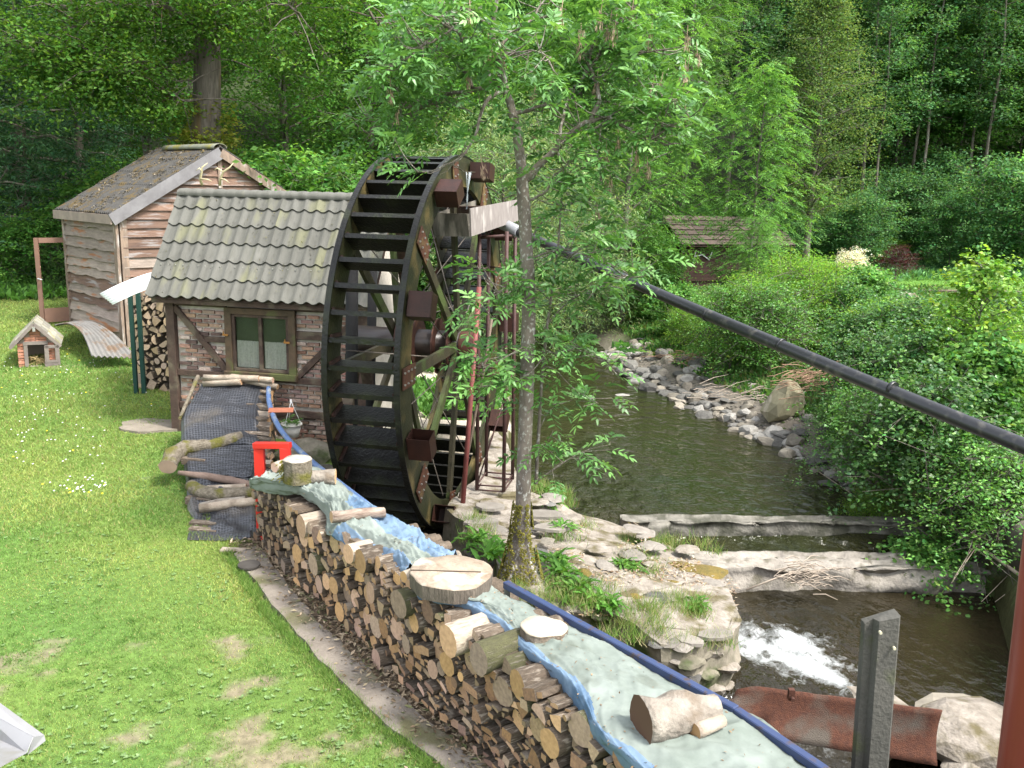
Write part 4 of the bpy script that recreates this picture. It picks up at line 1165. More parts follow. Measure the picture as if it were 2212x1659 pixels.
lo1 = N1 + dn + (N2 - N1) * .1; lo2 = N2 + dn + Vector((.02, 0, 0)); lof = NF + dn * .98
quadplate('end_board', N1 + Vector((0, 0, 0)), N2 + Vector((-.02, 0, -.02)), lo2, lo1, -.02, plyw)
quadplate('side_board', N2 + Vector((0, 0, .05)), NF, lof, lo2, -.02, ply)
quadplate('side_board', N1 + ta * .15 + Vector((0, 0, -.02)), N4 + Vector((0, 0, .02)), N4 + dn, lo1, .02, plyw)
quadplate('floor_board', lo1, lo2, lof, N4 + dn, .02, plyw)
quadplate('brace_board', N1 + ta * .45 + Vector((0, 0, .0)), N2 + ta * .45 + Vector((-.05, 0, .0)), N2 + ta * .47 + Vector((-.05, 0, -.1)), N1 + ta * .47 + Vector((0, 0, -.1)), .02, timber)
# thin stream falling from the wheel top box into the trough
wst = bpy.data.materials.new('falling_water'); wst.use_nodes = True; _b = wst.node_tree.nodes['Principled BSDF']; _b.inputs['Base Color'].default_value = (.35, .4, .42, 1); _b.inputs['Roughness'].default_value = .1; _b.inputs['Alpha'].default_value = .5
a = P(1012, 372, 12.2); b = P(1008, 452, 12.2)
m_ = MB(); rs2 = random.Random(2)
for k in range(5):
    o1 = Vector((rs2.uniform(-.03, .03), rs2.uniform(-.04, .04), 0)); m_.tube([a + o1, a.lerp(b, .35) + o1 * .4, a.lerp(b, .7) - o1 * .3, b + o1 * .2], [.010, .006, .005, .008], 5)
tag(m_.build('falling_water', wst), 'thin stream of water falling into the trough', 'water jet', kind='stuff')
# scaffold
scb = empty('pipe_scaffold', 'thin brown steel pipe scaffold standing beside the wheel under the trough', 'scaffold', P(1065, 1052, 12.3))
so_ = -Vector(scb.location); sc_m = mat('scaffold_steel', (.075, .036, .032), (.045, .024, .022), scale=9, rough=.6, bump=.2)
posts = [((1030, 1058), (1036, 505), 12.1), ((1050, 1030), (1056, 498), 12.75), ((1088, 1062), (1095, 500), 12.0), ((1107, 1035), (1113, 503), 12.7)]
tops = []
for (b_, t_, Y) in posts:
    p0 = P(*b_, Y); p1 = P(*t_, Y); m_ = MB(); m_.tube([p0 + so_, p1 + so_], .027, 8); m_.build('post', sc_m, scb); tops.append((p0, p1))
    m_ = MB(); q0 = p0.lerp(p1, .45); m_.tube([q0 + so_, q0 + so_ + Vector((0, 0, .07))], .034, 8); m_.build('coupler', sc_m, scb)
for f in (.0, .02, .46, .49, .86, .985):
    for i, j in ((0, 2), (1, 3), (0, 1), (2, 3)):
        m_ = MB(); a = tops[i][0].lerp(tops[i][1], f); b = tops[j][0].lerp(tops[j][1], f); m_.tube([a + so_, b + so_], .012 if f < .9 else .022, 5); m_.build('rail', sc_m, scb)
m_ = MB(); m_.tube([tops[0][0].lerp(tops[0][1], .02) + so_, tops[3][0].lerp(tops[3][1], .46) + so_], .012, 5); m_.build('rail', sc_m, scb)
m_ = MB(); a = P(1000, 1088, 11.55); b = P(1035, 620, 12.0); m_.tube([a, b], .034, 8)
tag(m_.build('leaning_pipe', mat('faded_red_steel', (.22, .065, .058), (.14, .045, .04), scale=6, rough=.6, bump=.2)), 'faded red steel pipe leaning against the scaffold', 'pipe')
m_ = MB(); m_.tube([P(990, 1092, 11.7), P(1052, 760, 12.3), P(1062, 690, 12.5)], .02, 6); tag(m_.build('rope', mat('old_rope', (.16, .12, .09))), 'thin ribbed rope running up beside the leaning red pipe', 'rope')
# long black pipe
pipem = mat('black_pipe', (.017, .018, .021), (.011, .012, .014), scale=9, rough=.36, spec=.6, c3=(.055, .053, .047), c3scale=9, c3amt=.3)
e0, e1p = P(1118, 500, 12.4), P(2240, 960, 6.3)
pts = [e0.lerp(e1p, t * 1.45) + Vector((0, 0, -.06 * sin(pi * t * 1.0) * (1 if t < 1 else 0))) for t in np.linspace(0, 1, 20)]
m_ = MB(); m_.tube(pts, .061, 18); bp_ = m_.build('black_pipe', pipem); tag(bp_, 'long thick black pipe sloping down across the river from the trough', 'pipe')
m_ = MB(); dv = (e1p - e0).normalized(); 
m_.tube([e0 - dv * .42 + Vector((0, 0, .02)), e0 + dv * .06], .08, 16, caps=True); m_.build('sleeve', mat('grey_sleeve', (.30, .31, .33), (.22, .23, .25), scale=3, rough=.4), bp_)
m_ = MB(); ea = e0 - dv * .42; eb = P(1060, 487, 12.25); m_.tube([ea, ea - dv * .06, ea - dv * .14 + Vector((-.03, 0, .02)), eb], .058, 12); m_.build('elbow', galv, bp_)
for t in (.27, .52, .66, .83):
    p = e0.lerp(e1p, t) + Vector((0, 0, -.06 * sin(pi * t))); m_ = MB(); m_.tube([p - dv * .015, p + dv * .015], .065, 18); m_.build('seam', pipem, bp_)

# ================================================================== LONG WOODPILE
PB = Vector((-2.79, 9.71, 0)); PD = Vector((.574, -.819, 0)); PN = Vector((.819, .574, 0)); PANG = -radians(55)


def ptop(s): return min(.97, .78 + .075 * s) + .03 * sin(s * 3.1) + .02 * sin(s * 7)


def PP(s, n_, z): return PB + PD * s + PN * n_ + Vector((0, 0, z))


def log_mesh(kind, seed, mats):
    r = random.Random(seed); m_ = MB(); pts = []
    if kind == 'round':
        n_ = 12; ax = r.uniform(.85, 1.0)
        for k in range(n_):
            a = 2 * pi * k / n_; q_ = 1 + r.uniform(-.05, .05); pts.append((cos(a) * q_, sin(a) * q_ * ax))
    elif kind == 'half':
        for k in range(8):
            a = pi * k / 7; pts.append((cos(a) * 1.1, sin(a) * 1.05 - .45))
    elif kind == 'wedge':
        for k in range(5):
            a = radians(50) + radians(80) * k / 4; pts.append((cos(a) * 1.5, sin(a) * 1.5 - .75))
        pts.append((-.06, -.85)); pts.append((.06, -.85))
    elif kind == 'block':
        pts = [(-.95, -.75), (.95, -.7), (.9, .8), (-.85, .72)]
        pts = [(x + r.uniform(-.15, .15), z + r.uniform(-.15, .15)) for x, z in pts]
    else:  # flat split
        pts = [(-1.25, -.35), (1.2, -.42), (1.3, .25), (.2, .48), (-1.2, .35)]
        pts = [(x + r.uniform(-.15, .15), z + r.uniform(-.1, .1)) for x, z in pts]
    if sum(pts[i][0] * pts[(i + 1) % len(pts)][1] - pts[(i + 1) % len(pts)][0] * pts[i][1] for i in range(len(pts))) < 0: pts = pts[::-1]
    n_ = len(pts); sk = r.uniform(-.06, .06)
    m_.add([(x, sk * x * .3, z) for x, z in pts] + [(x * .96, 1, z * .96) for x, z in pts], [list(range(n_))], 1)
    m_.add([], [])
    k0 = 0
    for i in range(n_): m_.f.append([i, i + n_, (i + 1) % n_ + n_, (i + 1) % n_]); m_.m.append(0); m_.sm.append(kind == 'round')
    m_.f.append([i + n_ for i in range(n_)][::-1]); m_.m.append(1); m_.sm.append(False)
    return m_.mesh('log', mats)


# the cut face turned to the lawn shows growth rings: colour by distance from the log's axis
def ring_mat(name, ca, cb, ccore, var=.3, hv_=.012):
    mt = bpy.data.materials.new(name); mt.use_nodes = True; N = mt.node_tree.nodes; L = mt.node_tree.links; b = N['Principled BSDF']; b.inputs['Roughness'].default_value = .85
    tc = N.new('ShaderNodeTexCoord'); mp = N.new('ShaderNodeMapping'); mp.inputs['Scale'].default_value = (1, .02, 1); L.new(tc.outputs['Object'], mp.inputs[0])
    oi = N.new('ShaderNodeObjectInfo'); cm = N.new('ShaderNodeCombineXYZ'); s1 = N.new('ShaderNodeMapRange'); s1.inputs[3].default_value = -.35; s1.inputs[4].default_value = .35
    L.new(oi.outputs['Random'], s1.inputs[0]); L.new(s1.outputs[0], cm.inputs[0]); L.new(s1.outputs[0], cm.inputs[2])
    ad = N.new('ShaderNodeVectorMath'); ad.operation = 'ADD'; L.new(mp.outputs[0], ad.inputs[0]); L.new(cm.outputs[0], ad.inputs[1])
    ln = N.new('ShaderNodeVectorMath'); ln.operation = 'LENGTH'; L.new(ad.outputs[0], ln.inputs[0])
    nz = N.new('ShaderNodeTexNoise'); nz.inputs['Scale'].default_value = 3.5; nz.inputs['Detail'].default_value = 6
    ad2 = N.new('ShaderNodeVectorMath'); ad2.operation = 'MULTIPLY_ADD'; ad2.inputs[1].default_value = (23, 23, 23); 
    cr_ = N.new('ShaderNodeCombineXYZ'); L.new(oi.outputs['Random'], cr_.inputs[0]); L.new(oi.outputs['Random'], cr_.inputs[1]); L.new(cr_.outputs[0], ad2.inputs[0]); L.new(mp.outputs[0], ad2.inputs[2]); L.new(ad2.outputs[0], nz.inputs[0])
    r1 = N.new('ShaderNodeMapRange'); r1.inputs[1].default_value = .3; r1.inputs[2].default_value = .7; L.new(nz.outputs[0], r1.inputs[0])
    mx = N.new('ShaderNodeMix'); mx.data_type = 'RGBA'; mx.inputs[6].default_value = (*ca, 1); mx.inputs[7].default_value = (*cb, 1); L.new(r1.outputs[0], mx.inputs[0])
    r2 = N.new('ShaderNodeMapRange'); r2.inputs[1].default_value = .55; r2.inputs[2].default_value = 0; r2.inputs[4].default_value = .6; L.new(ln.outputs[0], r2.inputs[0])
    m2 = N.new('ShaderNodeMix'); m2.data_type = 'RGBA'; m2.inputs[7].default_value = (*ccore, 1); L.new(r2.outputs[0], m2.inputs[0]); L.new(mx.outputs[2], m2.inputs[6])
    # cracks
    wv = N.new('ShaderNodeMath'); wv.operation = 'SINE'; mu = N.new('ShaderNodeMath'); mu.operation = 'MULTIPLY'; mu.inputs[1].default_value = 46; L.new(ln.outputs[0], mu.inputs[0]); L.new(mu.outputs[0], wv.inputs[0])
    r3 = N.new('ShaderNodeMapRange'); r3.inputs[1].default_value = -1; r3.inputs[3].default_value = .9; r3.inputs[4].default_value = 1.06; L.new(wv.outputs[0], r3.inputs[0])
    hv = N.new('ShaderNodeHueSaturation'); mr = N.new('ShaderNodeMapRange'); mr.inputs[3].default_value = 1 - var; mr.inputs[4].default_value = 1 + var; L.new(oi.outputs['Random'], mr.inputs[0])
    pm_ = N.new('ShaderNodeMath'); pm_.operation = 'MULTIPLY'; L.new(mr.outputs[0], pm_.inputs[0]); L.new(r3.outputs[0], pm_.inputs[1]); L.new(pm_.outputs[0], hv.inputs['Value'])
    w = N.new('ShaderNodeTexWhiteNoise'); w.noise_dimensions = '1D'; L.new(oi.outputs['Random'], w.inputs['W']); mr2 = N.new('ShaderNodeMapRange'); mr2.inputs[3].default_value = .5 - hv_; mr2.inputs[4].default_value = .5 + hv_; L.new(w.outputs[0], mr2.inputs[0]); L.new(mr2.outputs[0], hv.inputs['Hue'])
    mr3 = N.new('ShaderNodeMapRange'); mr3.inputs[3].default_value = .75; mr3.inputs[4].default_value = 1.1; L.new(w.outputs[0], mr3.inputs[0]); L.new(mr3.outputs[0], hv.inputs['Saturation'])
    L.new(m2.outputs[2], hv.inputs['Color']); L.new(hv.outputs[0], b.inputs['Base Color'])
    bp = N.new('ShaderNodeBump'); bp.inputs['Strength'].default_value = .5; bp.inputs['Distance'].default_value = .01; L.new(nz.outputs[0], bp.inputs['Height']); L.new(bp.outputs[0], b.inputs['Normal'])
    return mt


face_tan = ring_mat('cut_face_tan', (.60, .355, .20), (.44, .25, .14), (.30, .17, .095))
face_old = ring_mat('cut_face_old', (.42, .285, .18), (.27, .18, .115), (.15, .125, .06), .35)
face_red = ring_mat('cut_face_red', (.36, .195, .11), (.22, .12, .075), (.2, .1, .06), .3)
bark_grn = mat('mossy_bark', (.13, .13, .06), (.08, .075, .045), scale=7, rough=1, bump=.9, bscale=35, objvar=.3, c3=(.20, .18, .14), c3scale=4, c3amt=.3)
LOGM = {}
for kind in ('round', 'half', 'wedge', 'block', 'flat'):
    LOGM[kind] = []
    for sd in range(3):
        LOGM[kind].append([log_mesh(kind, sd * 7 + len(kind), [bk, fc]) for bk, fc in ((bark, face_tan), (bark, face_old), (bark_grn, face_old), (bark, face_red), (palelog, face_tan))])
rl = random.Random(21); placed = []


def fits(s, z, r, tol=.93):
    for (a, b, c) in placed:
        if abs(a - s) < c + r and (a - s) ** 2 + (b - z) ** 2 < ((c + r) * tol) ** 2: return False
    return True


SEND = 7.0; S0 = -.2
items = []
for (rmin, rmax, tries, kinds, tol) in ((.08, .112, 700, 'round', .95), (.06, .085, 2500, 'mix', .95), (.038, .06, 12000, 'mix', .89), (.022, .038, 30000, 'small', .84)):
    for _ in range(tries):
        s = rl.uniform(S0, SEND); r = rl.uniform(rmin, rmax); z = rl.uniform(r * .8, ptop(s) - r * .6)
        big = r > .085
        if big and (s < 1.1 or (z < .52 and s > 3.3) or s > 5.4 and z < .6): continue
        if r > .06 and s < .7: continue
        if r > .055 and z < .42 and 3.2 < s < 6.2: continue
        if big and s < 3.4 and rl.random() < .3 * (z < .3): continue
        if not fits(s, z, r, tol): continue
        placed.append((s, z, r))
        t = rl.random()
        if big: kd = 'round' if t < .9 else 'half'
        elif kinds == 'mix': kd = 'round' if t < .42 and s < 4.6 else ('wedge' if t < .6 else ('half' if t < .72 else 'block'))
        else: kd = 'flat' if t < .45 else ('block' if t < .7 else ('wedge' if t < .85 else 'round'))
        if z < .5 and 3.3 < s < 6 and r < .055: kd = 'flat' if t < .7 else 'block'
        items.append([s, z, r, kd])


def scr(it):
    p = PP(it[0], 0, it[1]) - CAMPOS; return it[2] / p.length


# only those in the frame count as shown
def inframe(p):
    q_ = p - CAMPOS; zz = q_.dot(_f); return zz > 0 and -20 < CX + F * q_.dot(_r) / zz < 2232 and CY - F * q_.dot(_u) / zz < 1690


items.sort(key=lambda it: -(scr(it) if inframe(PP(it[0], 0, it[1])) else 0))
pile_rest = MB(); nlog = 0


def log_label(s, z, r, kd, vi):
    t = (z - r) / max(.1, ptop(s) - 2 * r)
    row = ('bottom layer', 'low layer', 'middle', 'upper layer', 'top layer')[max(0, min(4, int(t * 5)))]
    where = ('at the red frame end', 'near the mossy upright stump', 'below the crumpled tarpaulin', 'before the big stump slice', 'below the big stump slice', 'between the two stump slices', 'below the small stump slice', 'past the small stump slice', 'below the blue tarpaulin fold', 'nearest the camera')[max(0, min(9, int(s / .64)))]
    size = 'big' if r > .085 else ('medium' if r > .06 else ('small' if r > .04 else 'tiny'))
    tone = ('tan', 'grey', 'mossy', 'reddish', 'pale')[vi]
    shape = {'round': 'round log', 'half': 'half log', 'wedge': 'wedge split', 'block': 'square block', 'flat': 'flat split'}[kd]
    return '%s %s %s in the %s %s' % (size, tone, shape, row, where)


labs = {'round': 'round cut log in the front face of the long woodpile', 'half': 'half round split log in the face of the long woodpile', 'wedge': 'wedge shaped split log in the long woodpile face',
        'block': 'squarish split block of wood in the long woodpile face', 'flat': 'thin flat split of kindling in the long woodpile face'}
for it in items:
    s, z, r, kd = it; t = rl.random(); n_ = -rl.uniform(0, .1) * (1.2 if r > .06 else 1) + rl.uniform(0, .04)
    if s < 1.0: vi = 1 if t < .8 else 2
    elif s < 3.4: vi = 0 if t < .72 else (1 if t < .87 else (2 if t < .93 else 3))
    elif z < .5 and s > 3.3 and s < 5.2: vi = 3 if t < .55 else (0 if t < .8 else 1)
    else: vi = 2 if t < .2 else (0 if t < .55 else (1 if t < .8 else 3))
    yaw = PANG + rl.uniform(-.08, .08); roll = rl.uniform(0, 6.28) if kd in ('round', 'wedge') else (rl.uniform(-.35, .35) if kd != 'half' else rl.uniform(-.4, .4))
    fr = 1.03 if kd != 'wedge' else 1.0
    if nlog < 232:
        o = link('log', rl.choice(LOGM[kd])[vi]); o.location = PP(s, n_, z); o.scale = (r * fr, .36 + rl.uniform(-.03, .03), r * fr); o.rotation_euler = (0, roll, yaw)
        nlog += 1; tag(o, log_label(s, z, r, kd, vi), 'log', 'logs stacked in the long woodpile')
    else:
        me = rl.choice(LOGM[kd])[0]; Mx = Matrix.Translation(PP(s, n_, z)) @ Matrix.Rotation(yaw, 4, 'Z') @ Matrix.Rotation(roll, 4, 'Y') @ Matrix.Diagonal((r, .36, r, 1))
        vs_ = [Mx @ v.co for v in me.vertices]; k0 = len(pile_rest.v); pile_rest.v += [tuple(v) for v in vs_]
        for p_ in me.polygons:
            pile_rest.f.append([i + k0 for i in p_.vertices]); pile_rest.m.append((1 + vi % 3) if p_.material_index == 1 else 0); pile_rest.sm.append(False)
# back row and body of the heap
for k in range(260):
    s = rl.uniform(.05, SEND); r = rl.uniform(.05, .1); kd = 'round' if rl.random() < .5 else 'half'; me = rl.choice(LOGM[kd])[0]
    z = ptop(s) - r - rl.uniform(.0, .12)
    n_ = rl.choice((.02, .38)); Mx = Matrix.Translation(PP(s, n_, z)) @ Matrix.Rotation(PANG + rl.uniform(-.1, .1), 4, 'Z') @ Matrix.Rotation(rl.uniform(-.4, .4), 4, 'Y') @ Matrix.Diagonal((r, .36, r, 1))
    if n_ < .1: Mx = Matrix.Translation(PP(s, .1, z)) @ Matrix.Rotation(PANG, 4, 'Z') @ Matrix.Diagonal((r, .26, r, 1))
    k0 = len(pile_rest.v); pile_rest.v += [tuple(Mx @ v.co) for v in me.vertices]
    for p_ in me.polygons:
        pile_rest.f.append([i + k0 for i in p_.vertices]); pile_rest.m.append(1 + k % 3 if p_.material_index == 1 else 0); pile_rest.sm.append(False)
rows = []
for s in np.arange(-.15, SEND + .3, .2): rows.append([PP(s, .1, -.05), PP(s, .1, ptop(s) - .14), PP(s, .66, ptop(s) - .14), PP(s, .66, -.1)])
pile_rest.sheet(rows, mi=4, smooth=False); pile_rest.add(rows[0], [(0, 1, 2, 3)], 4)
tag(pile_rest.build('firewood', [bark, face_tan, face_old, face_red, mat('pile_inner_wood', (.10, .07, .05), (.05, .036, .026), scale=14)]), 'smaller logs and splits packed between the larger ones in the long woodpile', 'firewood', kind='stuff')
# bark litter below the pile
def litter(name, pts, cols, sz, label):
    n_ = len(pts); rr_ = np.random.default_rng(4)
    d = rnd(rr_, n_); d[:, 2] *= .25; nn_ = np.tile([0, 0, 1.], (n_, 1)) + rnd(rr_, n_) * .3
    c = palette(rr_, n_, cols, .2); ln = sz * (.4 + rr_.random(n_) * 1.2)
    v, cn, lp, cl = leaf_geo(np.array(pts), d, nn_, ln, ln * .35, c); return tag(link(name, npmesh(name, v, cn, lp, litter_m, cl)), label, 'litter', kind='stuff')


litter_m = leafmat('dry_litter', trans=0.0, rough=.9, spec=.1)
pts = []
for k in range(5200):
    s = rl.uniform(-.4, SEND); n_ = -abs(rl.gauss(0, .16)) + .06; p = PP(s, n_, .03 + rl.uniform(0, .03)); pts.append(tuple(p))
litter('bark_litter', pts, [(.07, .05, .03), (.16, .12, .08), (.30, .24, .17), (.06, .08, .025)], .05, 'bark chips and soil along the foot of the long woodpile')

# ------------------------------------------------------------------ tarpaulins
tarp_g = mat('tarp_green_grey', (.205, .235, .215), (.125, .15, .13), scale=2.2, rough=.8, bump=.25, bscale=12, c3=(.10, .115, .095), c3scale=2.6, c3amt=.25, world_co=True)
tarp_b = mat('tarp_blue', (.105, .165, .24), (.14, .20, .275), scale=3, rough=.75, bump=.2, bscale=14, c3=(.06, .11, .18), c3scale=3.5, c3amt=.3, world_co=True)


def tarp(name, cols, zs, label, sub=26, amp=.02, blue=None, csub=14, seed=0):
    """cols: list of rows, every row the (u,v) of its points from back to front; zs: height per column"""
    R_ = [[G(u, v, z) for (u, v), z in zip(r, zs)] for r in cols]
    nc = len(R_[0]); rows = []
    n_ = (len(R_) - 1) * sub
    for i in range(n_ + 1):
        col_ = [cr([R_[j][c] for j in range(len(R_))], i / n_) for c in range(nc)]
        m2 = (nc - 1) * csub; r = []
        for j in range(m2 + 1):
            p = cr(col_, j / m2); w_ = j / m2
            edge = 1.0 if 0 < j < m2 else .4
            L1 = i * 10.0 / sub; rid = (1 - abs(mnoise.noise(Vector((L1 * .045 + seed, w_ * 5.0 + L1 * .05, 1))) * 2)) ** 2
            rid += .35 * max(0, 1 - abs(mnoise.noise(Vector((L1 * .09 + seed, w_ * 11.0 - L1 * .16, 4))) * 3.2)) ** 2 + .2 * max(0, 1 - abs(mnoise.noise(Vector((L1 * .3 + seed, w_ * 9.0 + L1 * .25, 7))) * 3.5)) ** 2
            p = p + Vector((0, 0, edge * (amp * 1.5 * (rid - .4) + amp * .8 * mnoise.noise(Vector((p.x * 5, p.y * 5, seed + 3))) + amp * .35 * mnoise.noise(Vector((p.x * 17, p.y * 17, seed))))))
            r.append(p)
        rows.append(r)
    m_ = MB(); tot = (nc - 1) * csub
    m_.sheet(rows, smooth=True, mifn=(lambda i, j: 1 if blue(i / n_, j / tot) else 0))
    return tag(m_.build(name, [tarp_g, tarp_b], solid=.004), label, 'tarpaulin')


tA = [[(600, 1000), (585, 1020), (560, 1035), (540, 1042), (540, 1056)],
      [(655, 1012), (640, 1030), (620, 1045), (605, 1052), (600, 1066)],
      [(700, 1020), (690, 1040), (672, 1052), (660, 1062), (655, 1076)],
      [(745, 1052), (735, 1066), (722, 1082), (708, 1092), (702, 1112)],
      [(795, 1085), (778, 1098), (752, 1115), (722, 1130), (705, 1152)],
      [(850, 1118), (828, 1128), (796, 1142), (765, 1152), (742, 1172)],
      [(905, 1148), (880, 1158), (848, 1168), (815, 1176), (795, 1192)],
      [(938, 1178), (915, 1186), (890, 1194), (862, 1204), (846, 1228)],
      [(990, 1200), (960, 1210), (930, 1216), (888, 1226), (872, 1254)]]
tarp('tarpaulin', tA, (.96, 1.03, 1.04, 1.0, .9), 'crumpled grey green and blue tarpaulin over the far half of the woodpile', amp=.04, blue=lambda i, j: (i > .42 and j < .34) or (i > .55 and j > .72), seed=4)
tB = [[(1062, 1268), (1020, 1272), (960, 1266), (905, 1262), (885, 1248), (874, 1262)],
      [(1085, 1282), (1050, 1288), (1005, 1290), (960, 1292), (930, 1296), (905, 1296)],
      [(1128, 1302), (1105, 1312), (1070, 1310), (1040, 1306), (1012, 1312), (985, 1322)],
      [(1190, 1330), (1160, 1345), (1130, 1350), (1098, 1345), (1085, 1358), (1066, 1372)],
      [(1275, 1362), (1240, 1372), (1200, 1390), (1160, 1402), (1140, 1412), (1118, 1420)],
      [(1390, 1428), (1345, 1430), (1290, 1440), (1228, 1446), (1205, 1458), (1182, 1462)],
      [(1480, 1482), (1420, 1492), (1350, 1500), (1275, 1508), (1255, 1522), (1238, 1530)],
      [(1565, 1530), (1500, 1552), (1415, 1568), (1318, 1576), (1300, 1592), (1275, 1590)],
      [(1665, 1570), (1590, 1590), (1510, 1620), (1400, 1640), (1370, 1650), (1330, 1640)],
      [(1750, 1668), (1690, 1700), (1610, 1730), (1520, 1760), (1480, 1770), (1430, 1750)],
      [(1800, 1760), (1740, 1800), (1660, 1850), (1580, 1890), (1540, 1900), (1490, 1880)]]
tarp('tarpaulin', tB, (.94, 1.03, 1.05, 1.03, .99, .88), 'pale grey green tarpaulin with blue folded edge over the near half of the woodpile', amp=.017, blue=lambda i, j: j > .62 + .03 * sin(i * 30), seed=11)
for (u, v) in ((1122, 1422), (1300, 1594)):
    c = G(u, v, .93); m_ = MB(); rows = [[(r_ * cos(a), r_ * sin(a), .012) for a in np.linspace(0, 2 * pi, 13)] for r_ in (.009, .018)]; m_.sheet(rows)
    o = m_.build('eyelet', galv, bpy.data.objects['tarpaulin.001'], c); o.rotation_euler = (.4, -.3, 0)


def on_mesh(o, n_, seed, up=.2):
    """random points on an object's upward faces, world space"""
    me = o.data; r_ = random.Random(seed); M_ = o.matrix_world if o.parent is None else o.parent.matrix_world @ o.matrix_basis
    fs = [p for p in me.polygons if p.normal.z > up or True]; out_ = []
    for k in range(n_):
        p = r_.choice(fs); vs_ = [me.vertices[i].co for i in p.vertices]; a, b, c_ = r_.random(), r_.random(), 0; q_ = vs_[0].lerp(vs_[1], a).lerp(vs_[-1].lerp(vs_[2], a), b); out_.append(tuple(q_ + Vector((0, 0, .008))))
    return out_


for nm_, n_ in (('tarpaulin', 160), ('tarpaulin.001', 330)):
    litter('tarpaulin_litter', on_mesh(bpy.data.objects[nm_], n_, 3), [(.14, .09, .05), (.25, .17, .10), (.07, .06, .04)], .022, 'dead leaves and bark crumbs lying on the tarpaulin' if nm_ == 'tarpaulin' else 'dead leaves and bark crumbs on the near tarpaulin')
# moss and needles on the two roofs
rr9 = random.Random(19); pts = []
for k in range(900):
    x = rr9.uniform(RW0, RW1); t = rr9.random() ** .8
    if mnoise.noise(Vector((x * 1.2, t * 2.5, 4))) < -.05: continue
    w_ = round((x - RW0) / (RW1 - RW0) * NW) + rr9.choice((-.5, .5)) + rr9.gauss(0, .12); x = RW0 + w_ / NW * (RW1 - RW0)
    if not RW0 < x < RW1: continue
    p = eave + (ridge - eave) * t + snorm * .045; pts.append(tuple(HO + e1 * x + e2 * p.y + Vector((0, 0, p.z))))
litter('roof_litter', pts, [(.10, .10, .03), (.16, .14, .06), (.06, .05, .03)], .03, 'moss crumbs and needles in the waves of the brick house roof')
pts = []
for k in range(2600):
    l, u = rr9.uniform(la, lb), rr9.random() ** 1.15
    if mnoise.noise(Vector((l * 1.6, u * 4, 9))) < -.02: continue
    p = SP(l, -.16 + (GW / 2 + .16) * u, ZE - .02 + (ZR - ZE + .05) * u + .05) - off; pts.append(tuple(p))
litter('roof_litter', pts, [(.10, .085, .03), (.15, .11, .05), (.22, .19, .15), (.05, .045, .03)], .06, 'moss and dead leaves on the shed roof')

# ------------------------------------------------------------------ loose wood on top
def disc(name, u, v, z, rx, ry, h, label, mats, seed, tilt=(0, 0), crack=False, rz=0):
    c = G(u, v, z); m_ = MB(); n_ = 26; r_ = random.Random(seed); ring = []
    for k in range(n_):
        a = 2 * pi * k / n_; q_ = 1 + .16 * mnoise.noise(Vector((cos(a) * 1.6, sin(a) * 1.6, seed))) + .025 * r_.uniform(-1, 1); ring.append((rx * q_ * cos(a), ry * q_ * sin(a)))
    vs_ = [(x * .985, y * .985, -h) for x, y in ring] + [(x, y, -h * .4) for x, y in ring] + [(x, y, -.012) for x, y in ring] + [(x * .97, y * .97, .0) for x, y in ring] + [(x * .5, y * .5, .004) for x, y in ring] + [(0, 0, 0)]
    fs = []
    for L_ in range(4):
        for i in range(n_): fs.append([L_ * n_ + i, L_ * n_ + (i + 1) % n_, (L_ + 1) * n_ + (i + 1) % n_, (L_ + 1) * n_ + i])
    for f_ in range(len(fs)): pass
    m_.add(vs_, fs[:2 * n_], 0, False); k0 = 0
    for f_ in fs[2 * n_:]: m_.f.append(f_); m_.m.append(1); m_.sm.append(True)
    for i in range(n_): m_.f.append([4 * n_ + i, 4 * n_ + (i + 1) % n_, 5 * n_]); m_.m.append(1); m_.sm.append(True)
    m_.f.append(list(range(n_))[::-1]); m_.m.append(0); m_.sm.append(False)
    o = m_.build(name, mats, loc=c); o.rotation_euler = (tilt[0], tilt[1], rz)
    if crack:
        cm_ = MB(); cm_.beam((-rx * .95, ry * -.12, .004), (rx * .7, ry * -.05, .004), .012, .006); cm_.build('crack', mat('crack_shadow', (.05, .035, .025)), o)
    return tag(o, label, 'log')


topwood = mat('bleached_wood_top', (.33, .275, .215), (.16, .12, .085), scale=5, rough=.9, bump=.5, bscale=30, c3=(.46, .42, .36), c3scale=3, c3amt=.35)
freshwood = mat('fresh_wood_top', (.48, .42, .33), (.36, .30, .23), scale=5, rough=.85, bump=.3)
barkgrey = mat('grey_stump_side', (.15, .125, .10), (.08, .068, .055), scale=9, stretch=(2.5, 2.5, .6), rough=.95, bump=.9, bscale=22)
disc('stump_disc', 975, 1232, 1.16, .34, .30, .13, 'big bleached round stump slice lying on the tarpaulin, the widest of them', [barkgrey, topwood], 3, (.03, .02), True)
disc('stump_disc', 1173, 1352, 1.10, .165, .15, .085, 'small pale round stump slice on the tarpaulin beside the blue rail', [bark, freshwood], 9, (.02, .03))


def loose(name, pts, rads, label, mats=None, n=12, rough_=.06, cat='log', mossy=None, smooth=True):
    m_ = MB(); P_ = []; R_ = []
    for i in range(len(pts) - 1):
        for k in range(4): t = k / 4; P_.append(Vector(pts[i]).lerp(Vector(pts[i + 1]), t)); R_.append(rads[i] * (1 - t) + rads[i + 1] * t)
    P_.append(Vector(pts[-1])); R_.append(rads[-1])
    m_.tube(P_, R_, n, True, 0, smooth, 1)
    for i, v in enumerate(m_.v):
        nn_ = mnoise.noise(Vector(v) * 7) * rough_; c_ = P_[min(len(P_) - 1, i // n)]; d_ = Vector(v) - c_; m_.v[i] = tuple(Vector(v) + d_ * nn_ * 3)
    return tag(m_.build(name, mats or [bark, face_tan]), label, cat)


